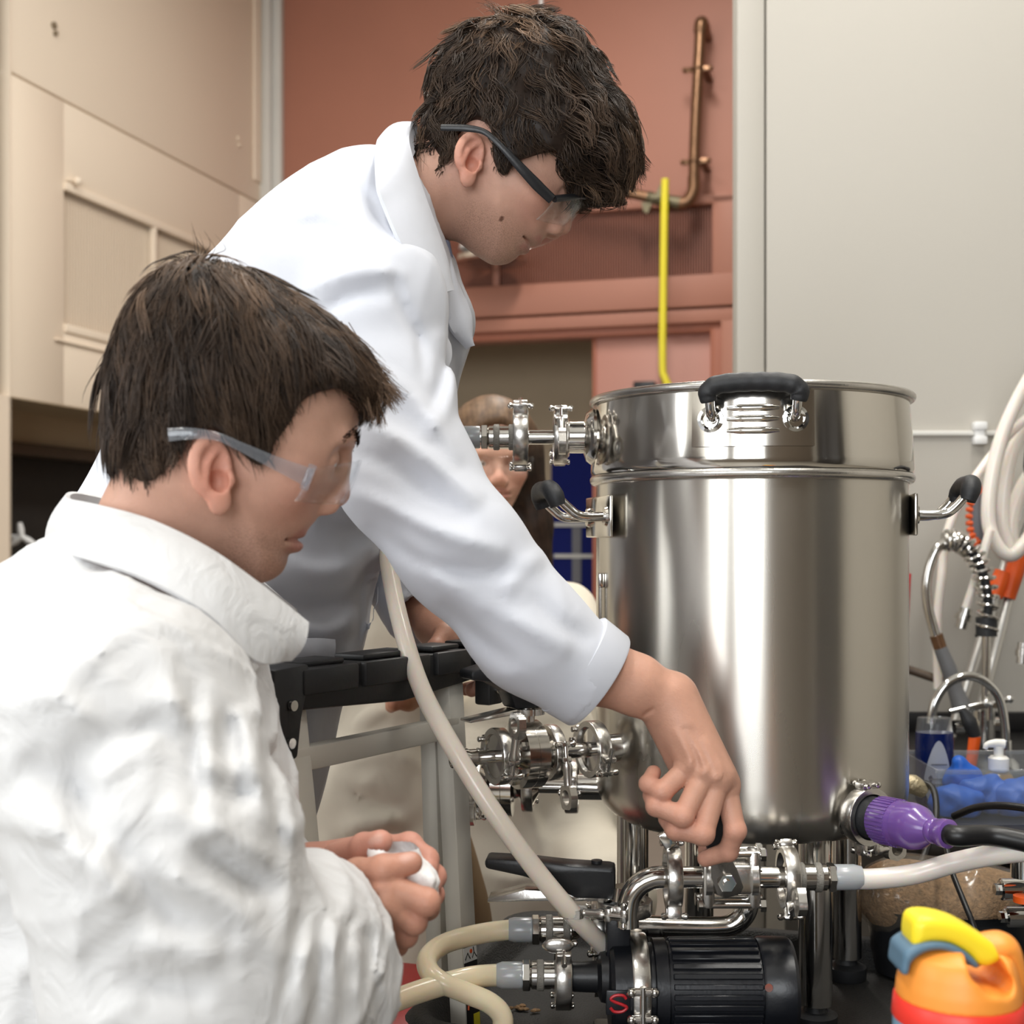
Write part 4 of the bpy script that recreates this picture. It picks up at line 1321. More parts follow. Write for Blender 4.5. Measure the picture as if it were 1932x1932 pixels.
# return pipe bending under the valve to the left
DR = 1.47
zr = CZ + (HY - 1750) / FPX * DR
rt = empty('return_pipe', W(1300, 1750, DR), 'bent steel pipe curving below the ball valve towards the pump', 'pipe')
xr = (1412 - CX) / FPX * DR
MB().tube([[xr, DR + 0.02, zp - 0.030], [xr, DR, zr + 0.030], [xr - 0.005, DR, zr + 0.014], [xr - 0.018, DR, zr + 0.003], [xr - 0.034, DR, zr], W(1290, 1750, DR), W(1120, 1746, DR), W(1062, 1750, DR)], 0.0120, 26, 6).build('bent_tube', M['steel'], rt)
clamp(rt, W(1128, 1752, DR), (1, 0, 0), (0, -0.8, -0.6), 0.0325, 0.015)
MB().cyl(W(1140, 1752, DR), W(1180, 1752, DR), 0.017, 24).build('black_sleeve', M['black_rubber'], rt)
coupler(rt, W(1004, 1754, DR), (1, 0, 0), 1.0)
h2 = empty('silicone_hose', W(900, 1770, 1.44), 'tan silicone hose looping round on the tray rim', 'hose')
e0 = W(1004, 1754, DR)
MB().lathe([(0.0128, 0), (0.0135, 0.002), (0.0135, 0.020), (0.0120, 0.026)], e0, (-1, 0, 0), 28).build('hose_end', M['silicone_clear'], h2)
MB().tube([e0 + [-0.004, 0, 0], W(965, 1754, 1.47), W(905, 1762, 1.465), W(845, 1778, 1.45), W(812, 1800, 1.425), W(806, 1825, 1.40), W(828, 1850, 1.385), W(880, 1873, 1.385), W(925, 1893, 1.385), W(948, 1920, 1.385), W(944, 1960, 1.385), W(925, 2010, 1.385)], 0.0110, 24, 8).build('tube', M['silicone_tan'], h2)

# ---- pump
DQ = 1.42
zq = CZ + (HY - 1862) / FPX * DQ
q_ = lambda px, dz=0.0, dd=0.0: np.array([(px - CX) / FPX * DQ, DQ + dd, zq + dz])
pm = empty('brew_pump', np.array([q_(1320)[0], DQ, FLOOR_T]), 'black finned brewing pump lying on the tray below the kettle', 'pump')
L_ = q_(1425)[0] - q_(1262)[0]
MB().cyl(q_(1258), q_(1430), 0.0475, 48).build('motor_core', M['pump_black'], pm)
for i in range(30):
    t = 2 * math.pi * (i + 0.5) / 30
    rd = np.array([0, math.cos(t), math.sin(t)])
    if i == 0:
        fin0 = MB().box((q_(1262) + q_(1425)) / 2 + rd * 0.0490, (L_, 0.0055, 0.0058), [np.array([1.0, 0, 0]), rd, np.cross(np.array([1.0, 0, 0]), rd)], 0.0008, 1).build('cooling_fin', M['pump_black'], pm)
        base0 = np.array(fin0.location)
        pc = q_(1343) - world_loc(pm)
        t0 = t
    else:
        f2 = fin0.copy()
        COL.objects.link(f2)
        f2.parent = pm
        Rm = Matrix.Rotation(t - t0, 4, 'X')
        v_ = Vector(tuple(base0 - pc))
        f2.location = Rm @ v_ + Vector(tuple(pc))
        f2.rotation_euler = Rm.to_euler()
MB().lathe([(0.030, 0.0), (0.0505, 0.001), (0.0525, 0.004), (0.0525, 0.034), (0.049, 0.038), (0.020, 0.040)], q_(1426), (1, 0, 0), 48).build('end_cap', M['pump_black'], pm)
sc = q_(1433, 0.016, -0.0505)
MB().cyl(sc + [0, 0.003, -0.001], sc + [0, -0.0015, 0.0005], 0.0042, 16).build('screw', M['steel'], pm)
MB().lathe([(0.044, 0.0), (0.046, 0.003), (0.046, 0.010), (0.051, 0.011), (0.051, 0.024), (0.045, 0.025), (0.045, 0.030)], q_(1212), (1, 0, 0), 48).build('adapter_ring', M['pump_black'], pm)
MB().lathe([(0.028, 0.0), (0.046, 0.002), (0.0495, 0.006), (0.0495, 0.034), (0.046, 0.038)], q_(1145), (1, 0, 0), 48).build('pump_head', M['pump_black'], pm)
MB().box(q_(1165, 0.058), (0.026, 0.026, 0.052), None, 0.004).build('outlet_block', M['pump_black'], pm)
# steel band round the head
c = q_(1203)
mb = MB().lathe([(0.049, -0.009), (0.0555, -0.009), (0.0565, -0.007), (0.0565, 0.007), (0.0555, 0.009), (0.049, 0.009)], c, (1, 0, 0), 48, closed=True)
bd = mb.build('band_clamp', M['steel_soft'], pm)
bz = np.array([0, -0.0600, 0.0])
MB().cyl(c + bz + [0, 0, 0.020], c + bz + [0, 0, -0.050], 0.0035, 12).cyl(c + bz + [0, 0, -0.030], c + bz + [0, 0, -0.052], 0.0062, 16).build('bolt', M['steel'], bd)
for zz in (0.014, -0.014):
    mb = MB().cyl(c + bz + [-0.011, 0.002, zz], c + bz + [0.011, 0.002, zz], 0.0045, 12).ball(c + bz + [-0.012, 0.0, zz], 0.0052, 10, 6).ball(c + bz + [0.012, 0.0, zz], 0.0052, 10, 6)
    mb.build('hinge_pin', M['steel'], bd)
# inlet snout, clamp, coupler
MB().lathe([(0.028, 0.0), (0.026, 0.008), (0.0165, 0.012), (0.0155, 0.038), (0.0245, 0.042)], q_(1147, 0.011), (-1, 0, 0), 32).build('inlet', M['black_plastic'], pm)
clamp(pm, q_(1062, 0.011), (1, 0, 0), (0, -0.6, 1.0), 0.0345, 0.017, flip=1, wing=False)
wgc = q_(1062, 0.048, -0.022)
MB().ball(wgc + [-0.006, 0, 0.003], (0.017, 0.004, 0.0085), 16, 10).cyl(wgc + [0, 0, -0.012], wgc, 0.004, 12).build('wing_nut', M['steel_soft'], pm)
coupler(pm, q_(986, 0.0125), (1, 0, 0), 1.0)
MB().box(q_(1165, -0.060), (0.050, 0.060, 0.034), None, 0.005).box(q_(1340, -0.062), (0.10, 0.07, 0.030), None, 0.004).build('foot', M['pump_black'], pm)
# emblem: two red hooks
def em(u, v): return q_(1160 + u, 0.0, 0) + np.array([0, -0.0500 - 0.0006, (0.0 - v) * 0.00057])
mb = MB()
mb.tube([em(14, -8), em(8, -14), em(-6, -14), em(-14, -8), em(-8, -3), em(6, 2)], 0.0016, 8, 6)
mb.tube([em(-15, 8), em(-8, 15), em(6, 15), em(15, 8), em(8, 3), em(-6, -2)], 0.0016, 8, 6)
mb.build('emblem', M['red'], pm)
MB().box(q_(1160, 0, -0.0478), (0.026, 0.004, 0.026), None, 0.0015).build('emblem_plate', M['pump_black'], pm)
h3 = empty('silicone_hose', W(850, 1860, 1.38), 'tan silicone hose from the pump inlet passing below the folded hands', 'hose')
e0 = q_(986, 0.0125)
MB().lathe([(0.0135, 0), (0.0142, 0.002), (0.0142, 0.022), (0.0120, 0.028)], e0, (-1, 0, 0), 28).build('hose_end', M['silicone_clear'], h3)
MB().tube([e0 + [-0.004, 0, 0], e0 + [-0.030, 0, 0], W(880, 1846, 1.40), W(800, 1868, 1.375), W(715, 1900, 1.34), W(640, 1936, 1.30), W(560, 1985, 1.26)], 0.0116, 24, 8).build('tube', M['silicone_tan'], h3)

# black squeeze valve standing over the pump outlet
sv = empty('butterfly_valve', q_(1165, 0.085), 'butterfly valve with long black handle standing over the pump outlet', 'valve')
zs = 0.092
hp = q_(1160, zs)
clamp(sv, q_(1178, 0.086), (0, 0, 1), (-0.35, -1.0, 0), 0.0300, 0.015, flip=-1, nutlen=1.3)
MB().lathe([(0.026, 0.0), (0.026, 0.012), (0.016, 0.016), (0.013, 0.03)], q_(1178, 0.078), (0, 0, 1), 30).build('valve_body', M['steel'], sv)
hx = np.array([-1.0, 0.10, 0.0])
hh = W(1140, 1690, 1.43)
MB().prism([(-0.012, 0.0), (0.030, 0.0), (0.050, 0.010), (0.085, 0.022), (0.128, 0.030), (0.128, 0.041), (0.085, 0.040), (0.040, 0.036), (-0.010, 0.034), (-0.012, 0.030)], 0.034, hh, hx, zt, 0.004).build('handle', M['black_plastic'], sv)
MB().cyl(hh + [-0.028, 0, 0.0355] + np.array([0.02, 0, 0]), hh + [-0.008, 0, 0.0385], 0.006, 16).build('cap', M['black_plastic'], sv)
MB().prism([(0.0, 0.0), (0.085, -0.002), (0.125, -0.005), (0.125, -0.001), (0.085, 0.010), (0.0, 0.007)], 0.030, hh + zt * -0.002, hx, zt, 0.0008).build('squeeze_lever', M['steel_soft'], sv)
MB().cyl(hh + [0.005, 0, -0.010], hh + [0.005, 0, 0.004], 0.010, 18).build('stem', M['steel_soft'], sv)

# long hose from the lid fitting down in front of the trestle to the pump
lh = empty('silicone_hose', W(900, 1500, 1.42), 'long cloudy silicone hose hanging from the lid fitting to the pump', 'hose')
MB().lathe([(0.0135, 0), (0.0142, 0.002), (0.0142, 0.022), (0.0120, 0.028)], pf(906), (-1, 0, 0), 28).build('hose_end', M['silicone_clear'], lh)
MB().tube([pf(906), pf(870), W(815, 850, 1.64), W(760, 890, 1.62), W(732, 960, 1.585), W(730, 1030, 1.55), W(741, 1110, 1.51), W(765, 1210, 1.46), W(800, 1310, 1.43), W(860, 1420, 1.40), W(930, 1530, 1.385), W(1010, 1640, 1.385), W(1090, 1735, 1.40), W(1150, 1795, 1.445), W(1185, 1830, 1.50)], 0.0101, 24, 8).build('tube', M['silicone'], lh)

# ---- tray and bench
T0 = np.array([-0.124, 1.43]); TU = np.array([0.96, -0.28]); TU = TU / np.linalg.norm(TU); TV = np.array([-TU[1], TU[0]])
def TP(u, v, z):
    p = T0 + TU * u + TV * v
    return np.array([p[0], p[1], z])
TAX = [np.array([TU[0], TU[1], 0]), np.array([TV[0], TV[1], 0]), np.array([0, 0, 1.0])]
TL, TW = 0.92, 0.46
def rrect(u0, u1, v0, v1, r, n=6):
    o = []
    for cu, cv, s in ((u1 - r, v0 + r, -0.5), (u1 - r, v1 - r, 0.0), (u0 + r, v1 - r, 0.5), (u0 + r, v0 + r, 1.0)):
        for k in range(n + 1):
            t = math.pi * (s + 0.5 * k / n)
            o.append((cu + r * math.cos(t), cv + r * math.sin(t)))
    return o
rings = [(0.02, 0.533, 0.035), (0.012, 0.533, 0.04), (0.0, 0.568, 0.05), (-0.006, 0.575, 0.055), (0.0, 0.581, 0.055), (0.014, 0.580, 0.05), (0.020, 0.572, 0.045), (0.030, FLOOR_T + 0.003, 0.04), (0.036, FLOOR_T, 0.035)]
V, F = [], []
m_ = 0
for ins, z, r in rings:
    pr_ = rrect(ins, TL - ins, ins, TW - ins, r)
    m_ = len(pr_)
    V += [TP(u, v, z) for u, v in pr_]
for i in range(len(rings) - 1):
    for j in range(m_):
        k = (j + 1) % m_
        F.append([i * m_ + j, i * m_ + k, (i + 1) * m_ + k, (i + 1) * m_ + j])
F.append(list(range(m_))[::-1]); F.append([(len(rings) - 1) * m_ + j for j in range(m_)])
tr = clean(link_mesh('drip_tray', V, F, M['tray'], None, True, 50))
tag(tr, 'wide black textured plastic drip tray under the kettle and pump', 'tray')
bn = empty('low_bench', TP(0.5, 0.1, 0.0), 'dark low bench carrying the tray and kettle', 'bench')
MB().box(TP(0.61, -0.03, 0.518), (1.00, 0.98, 0.026), TAX, 0.004).build('top', M['table'], bn)
for u in (0.16, 1.02):
    for v in (-0.46, 0.40):
        MB().box(TP(u, v, 0.2525), (0.045, 0.045, 0.505), TAX, 0.003).build('leg', M['sawhorse_grey'], bn)
for (px, py, sx, lab) in ((985, 1905, 0.014, 'larger clump of spilt malt husks on the black tray'), (1014, 1912, 0.006, 'tiny crumb of spilt malt on the black tray')):
    dd = (CZ - FLOOR_T) * FPX / (py - HY)
    c = W(px, py, dd)
    mb = MB()
    for i in range(10 if sx > 0.01 else 3):
        o_ = np.array([rng.normal(0, sx * 0.5), rng.normal(0, sx * 0.35), 0.0025 + abs(rng.normal(0, 0.001))])
        mb.ball(c + o_, (0.004, 0.0022, 0.002), 8, 5)
    tag(mb.build('malt_crumbs', M['grain']), lab, 'malt', kind='stuff')

# ---- folding trestle with moulded black beam
BL, BR = W(512, 1283, 1.30), W(905, 1268, 1.62)
zb_ = 0.955
BL[2] = BR[2] = zb_
bx = unit(BR - BL); by = np.array([-bx[1], bx[0], 0.0]); bz_ = np.array([0, 0, 1.0])
BLn = np.linalg.norm(BR - BL)
tw = empty('folding_trestle', np.array([BL[0] + 0.1, BL[1] + 0.15, 0.0]), 'folding trestle with black moulded beam and grey steel legs', 'trestle')
bp = lambda t, n, z: BL + bx * t * BLn + by * n + np.array([0, 0, z])
AXB = [bx, by, bz_]
mb = MB()
mb.prism([(-0.02, -0.020), (BLn * 0.5, -0.030), (BLn + 0.01, -0.014), (BLn + 0.01, 0.016), (-0.02, 0.020)], 0.052, bp(0, 0, 0), bx, bz_, 0.004)
mb.build('beam', M['sawhorse_black'], tw)
for t0_, t1_ in ((0.03, 0.26), (0.29, 0.60), (0.64, 0.82), (0.86, 1.0)):
    MB().box(bp((t0_ + t1_) / 2, -0.028, 0.006), (BLn * (t1_ - t0_), 0.010, 0.026), AXB, 0.003).build('beam_facet', M['sawhorse_black'], tw)
    MB().box(bp((t0_ + t1_) / 2, 0.0, 0.022), (BLn * (t1_ - t0_) * 0.8, 0.040, 0.006), AXB, 0.002).build('top_pad', M['sawhorse_black'], tw)
br_ = MB().prism([(-0.030, 0.022), (0.020, 0.024), (0.022, 0.010), (0.010, -0.028), (0.004, -0.066), (-0.022, -0.072), (-0.032, -0.020)], 0.058, bp(0.0, -0.002, 0.0), bx, bz_, 0.003).build('end_bracket', M['sawhorse_black'], tw)
for zz in (-0.014, -0.050):
    p = bp(0.0, -0.032, zz) + bx * (-0.006 + zz * 0.08)
    MB().cyl(p, p - by * 0.004, 0.0052, 16).build('screw', M['steel'], br_)
pE = bp(0.93, -0.03, -0.032)
b2 = MB().box(pE, (0.030, 0.022, 0.036), AXB, 0.003).build('end_bracket', M['sawhorse_black'], tw)
MB().cyl(pE - by * 0.010, pE - by * 0.014, 0.0045, 14).build('screw', M['steel'], b2)
MB().box(bp(0.40, -0.012, -0.072), (BLn * 0.80, 0.018, 0.024), AXB, 0.002).build('crossbar', M['sawhorse_grey'], tw)
def leg(t, n0, n1, z0=-0.02):
    a_ = bp(t, n0, z0); b_ = bp(t, n1, 0.0); b_[2] = 0.0
    b_ = b_ + bx * (-0.055 if t > 0.5 else 0.03)
    ax_ = unit(b_ - a_)
    x_ = unit(bx - ax_ * np.dot(bx, ax_)); y_ = np.cross(ax_, x_)
    L = np.linalg.norm(b_ - a_)
    mb = MB().box((a_ + b_) / 2, (0.030, 0.022, L), [x_, y_, ax_], 0.002)
    return mb.build('leg', M['sawhorse_grey'], tw), a_, ax_, x_, y_
l1, la, lax, lx_, ly_ = leg(0.80, -0.005, -0.10)
leg(0.05, -0.005, -0.10); leg(0.82, 0.022, -0.05); leg(0.07, 0.022, -0.05)
# pictogram sticker on the leg that faces us
fn = ly_ if ly_[1] < 0 else -ly_
def lp(h, s_):
    return la + lax * h + lx_ * s_ + fn * 0.0118
def hgt(py):
    for h in np.linspace(0, 1.2, 2400):
        p = la + lax * h
        if HY - (p[2] - CZ) / p[1] * FPX >= py:
            return h
    return 1.0
h0, h1, h2, h3_ = hgt(1778), hgt(1784), hgt(1812), hgt(1960)
MB().prism([(-0.013, h0), (0.013, h0), (0.013, h1), (-0.013, h1)], 0.0006, la + fn * 0.0113, lx_, lax).prism([(-0.013, h2), (0.013, h2), (0.013, h3_), (-0.013, h3_)], 0.0006, la + fn * 0.0113, lx_, lax).build('sticker_dark', M['label_black'], l1)
MB().prism([(-0.013, h1), (0.013, h1), (0.013, h2), (-0.013, h2)], 0.0006, la + fn * 0.0113, lx_, lax).build('sticker_light', M['label_white'], l1)
hm = (h1 + h2) / 2
mb = MB()
mb.tube([lp(hm + 0.005, -0.011), lp(hm - 0.002, -0.006), lp(hm + 0.005, -0.001)], 0.0006, 6)
mb.tube([lp(hm + 0.005, 0.003), lp(hm - 0.001, 0.007), lp(hm + 0.005, 0.012)], 0.0006, 6)
mb.tube([lp(hm - 0.001, 0.007), lp(hm - 0.007, 0.006)], 0.0006, 6)
mb.build('pictogram', M['label_black'], l1)
MB().cyl(lp(hm - 0.003, 0.001) - fn * 0.001, lp(hm - 0.003, 0.001) + fn * 0.0004, 0.0024, 14).build('pictogram_dot', M['orange_mark'], l1)
mb = MB()
for s_ in (-0.004, 0.004):
    for k in range(5):
        mb.box(lp(h2 + 0.008 + k * 0.008, s_), (0.0009, 0.0006, 0.004), [lx_, fn, lax])
mb.tube([lp(h2 + 0.004, -0.010), lp(h2 + 0.009, -0.010), lp(h2 + 0.009, -0.0065)], 0.0005, 6)
mb.build('pictogram_lines', M['label_white'], l1)
MB().tube([lp(h2 + 0.052, -0.010), lp(h2 + 0.044, -0.008), lp(h2 + 0.041, -0.003)], 0.0012, 6, 4).cyl(lp(h2 + 0.041, -0.002) - fn * 0.001, lp(h2 + 0.041, -0.002) + fn * 0.0004, 0.0024, 12).build('pictogram_arrow', M['orange_mark'], l1)
p = lp(hgt(1925), 0.006)
MB().prism([(-0.006, -0.008), (0.006, -0.008), (0.006, 0.008), (-0.006, 0.008)], 0.0006, p, lx_, lax).build('pictogram_patch', M['yellow'], l1)
# dark red crate under the bench edge
c = W(735, 1960, 1.68)
rc = empty('red_crate', np.array([c[0], c[1] + 0.1, 0.0]), 'dark red plastic crate under the trestle leg', 'crate')
MB().box((c[0] - 0.02, c[1] + 0.12, 0.235), (0.20, 0.24, 0.47), [unit((1, -0.29, 0)), unit((0.29, 1, 0)), bz_], 0.01).build('shell', M['red_dark'], rc)
MB().box((c[0] - 0.02, c[1] + 0.12, 0.478), (0.215, 0.255, 0.02), [unit((1, -0.29, 0)), unit((0.29, 1, 0)), bz_], 0.006).build('rim', M['red_dark'], rc)
# ---------------------------------------------------------------- people
def rot(yaw, pitch, roll=0.0):
    y, p, r = (math.radians(v) for v in (yaw, pitch, roll))
    Rz = np.array([[math.cos(y), -math.sin(y), 0], [math.sin(y), math.cos(y), 0], [0, 0, 1]])
    Ry = np.array([[math.cos(p), 0, math.sin(p)], [0, 1, 0], [-math.sin(p), 0, math.cos(p)]])   # positive pitch looks down
    Rx = np.array([[1, 0, 0], [0, math.cos(r), -math.sin(r)], [0, math.sin(r), math.cos(r)]])
    return Rz @ Ry @ Rx

class Head:
    """Local frame: x forward, y to the person's left, z up, origin midway between the ear canals."""
    def __init__(self, R, ear_px, d_ear, scale=1.0):
        self.R = R
        self.O = W(ear_px[0], ear_px[1], d_ear) - R @ np.array([0, -0.074, 0])
    def loc(self, px, py, y=0.0):
        C = np.array([0, 0, CZ]); D = np.array([(px - CX) / FPX, 1.0, (HY - py) / FPX])
        c = self.R.T @ (C - self.O); d = self.R.T @ D
        return c + d * ((y - c[1]) / d[1])
    def side(self, pts, y=0.0):
        return np.array([self.loc(a, b, y)[[0, 2]] for a, b in pts])
    def world(self, V):
        return np.asarray(V) @ self.R.T + self.O
    def to_local(self, p):
        return self.R.T @ (np.asarray(p) - self.O)

def make_head(face2d, nas, tip, sub, lipU, lipL, ear_c, ear_ax, neck_l, vox=0.0021, ears=(-1, 1), neck_r=(0.056, 0.060), lid=0.55):
    """Skin of head and neck in the head frame, with per-point colours. 2-D points are (x, z)."""
    tab = Table(closed_smooth(face2d, 4))
    lo = np.array([min(face2d[:, 0].min(), neck_l[0] - 0.07) - 0.012, -0.112, min(-0.13, neck_l[2] - 0.03)])
    hi = np.array([max(face2d[:, 0].max(), tip[0]) + 0.012, 0.112, face2d[:, 1].max() + 0.012])
    G = Grid(lo, hi, vox)
    X, Y, Z = G.xyz((slice(None),) * 3)
    Wd = np.interp(Z, [-0.105, -0.075, -0.045, -0.02, 0.005, 0.03, 0.06, 0.13], [0.040, 0.050, 0.058, 0.064, 0.069, 0.073, 0.075, 0.072])
    e = -tab(X[:, 0, :], Z[:, 0, :])[:, None, :]
    E = 0.074
    G.f = (E * (np.sqrt((Y / Wd) ** 2 + np.maximum(1 - np.minimum(e / E, 1), 0) ** 2) - 1)).astype(np.float32)
    P3 = lambda q, y=0.0: np.array([q[0], y, q[1]])
    # neck
    G.cone((-0.022, 0, -0.01), neck_l, neck_r[0], neck_r[1], 0.022)
    # cheekbones, brow ridge
    for s in (-1, 1):
        G.ell(P3(sub + np.array([-0.040, 0.022]), s * 0.046), (0.024, 0.018, 0.017), 0.02)
        G.ell(P3(nas + np.array([-0.012, 0.014]), s * 0.024), (0.010, 0.022, 0.008), 0.014)
    # nose
    dn = unit(tip - nas); pn = np.array([dn[1], -dn[0]])
    pn = pn if pn[0] < 0 else -pn
    G.cone(P3(nas + pn * 0.008 + dn * 0.004), P3(tip + pn * 0.0105 - dn * 0.008), 0.0080, 0.0120, 0.010)
    G.ell(P3(tip + pn * 0.0115 - dn * 0.0085), (0.0125, 0.0118, 0.0115), 0.006)
    for s in (-1, 1):
        al = sub * 0.55 + tip * 0.45
        G.ell(P3(al + pn * 0.006 - dn * 0.006, s * 0.0130), (0.0125, 0.0078, 0.0098), 0.006)
        G.ell(P3(sub * 0.5 + tip * 0.5 + dn * 0.0035 + pn * 0.004, s * 0.0068), (0.0055, 0.0032, 0.0035), 0.002, 'sub')
    # eyes
    eyec = []
    for s in (-1, 1):
        c = np.array([nas[0] - 0.024, s * 0.031, nas[1] - 0.006])
        eyec.append(c)
        G.ell(c + [0.016, s * 0.002, 0.0], (0.012, 0.017, 0.011), 0.010, 'sub')
        G.ell(c, (0.0132, 0.0142, 0.0132), 0.003)
        G.ell(c + [0.0125, s * 0.001, -0.004], (0.0040, 0.0120, 0.0014), 0.001, 'sub')
    # mouth: lips and the line between them
    for q, rz in ((lipU, 0.0046), (lipL, 0.0056)):
        for yy in np.linspace(-0.021, 0.021, 9):
            G.ell(P3(q + np.array([-0.0075 - 24.0 * yy * yy, 0]), yy), (0.0080, 0.005, rz * (1 - (abs(yy) / 0.028) ** 2)), 0.0035)
    mm = (lipU + lipL) / 2
    for yy in np.linspace(-0.026, 0.026, 13):
        G.ell(P3(mm + np.array([0.0005 - 25.0 * yy * yy, -0.0012 * (abs(yy) / 0.023)]), yy), (0.006, 0.0045, 0.0011), 0.0012, 'sub')
    # ears
    up = unit(P3(ear_ax)); fw = unit(np.array([up[2], 0, -up[0]]))
    for s in ears:
        n = np.array([0, float(s), 0])
        fw2 = unit(fw - n * 0.38); n2 = unit(np.cross(up, fw2)); n2 = n2 if n2[1] * s > 0 else -n2
        Rr = np.stack([fw2, n2, up])
        c = P3(ear_c, s * 0.080)
        EP = lambda a, b, d: c + fw2 * a + up * b + n2 * d
        G.ell(EP(0.002, 0.002, -0.006), (0.014, 0.012, 0.024), 0.006, R=Rr)
        G.ell(EP(-0.002, 0.006, 0.0), (0.0185, 0.0065, 0.0255), 0.003, R=Rr)
        G.ell(EP(0.004, -0.020, 0.0), (0.0100, 0.0055, 0.0125), 0.005, R=Rr)
        G.ell(EP(0.001, 0.006, 0.0075), (0.0138, 0.0088, 0.0205), 0.0015, 'sub', R=Rr)
        G.cone(EP(-0.0075, -0.008, 0.0015), EP(-0.005, 0.008, 0.001), 0.0032, 0.0032, 0.003)
        G.cone(EP(-0.005, 0.008, 0.001), EP(0.004, 0.019, 0.0005), 0.0030, 0.0022, 0.003)
        G.ell(EP(0.0125, -0.004, 0.003), (0.0045, 0.0045, 0.0065), 0.003, R=Rr)
        G.ell(EP(0.004, -0.005, 0.0010), (0.0075, 0.0090, 0.0095), 0.0015, 'sub', R=Rr)
    V, Q = G.mesh(1, 0.4)
    # colours
    base = np.array([0.60, 0.345, 0.255])
    col = np.tile(base, (len(V), 1))
    def mixc(w, c):
        w = np.clip(w, 0, 1)[:, None]
        col[:] = col * (1 - w) + np.array(c) * w
    x, y, z = V.T
    mixc(0.55 * np.exp(-((x - sub[0] + 0.02) ** 2 + (np.abs(y) - 0.05) ** 2 + (z - sub[1] - 0.012) ** 2) / 0.03 ** 2), (0.62, 0.28, 0.21))
    mixc(0.5 * np.exp(-((x - tip[0]) ** 2 + y ** 2 + (z - tip[1]) ** 2) / 0.02 ** 2), (0.62, 0.27, 0.20))
    for s in (-1, 1):
        c = P3(ear_c, s * 0.082)
        mixc(0.75 * np.exp(-((V - c) ** 2 / np.array([0.024, 0.016, 0.036]) ** 2).sum(1)), (0.64, 0.25, 0.18))
    # stubble on jaw, chin and upper lip
    jaw = np.clip((sub[1] - 0.004 - z) / 0.022, 0, 1) * np.clip((z + 0.115) / 0.02, 0, 1) * np.clip((x - ear_c[0] - 0.005) / 0.02, 0, 1)
    global STUB
    STUB = np.clip(jaw * 1.0 - 0.15, 0, 1) * 0.42
    mixc(0.20 * jaw, (0.26, 0.15, 0.10))
    lw = np.exp(-((z - lipL[1]) / 0.0062) ** 2) + np.exp(-((z - lipU[1]) / 0.0050) ** 2)
    lw = lw * np.clip((x - (mm[0] - 0.026)) / 0.006, 0, 1) * np.clip((0.026 - np.abs(y)) / 0.006, 0, 1)
    mixc(0.6 * lw, (0.47, 0.17, 0.145))
    return V, Q, col, eyec

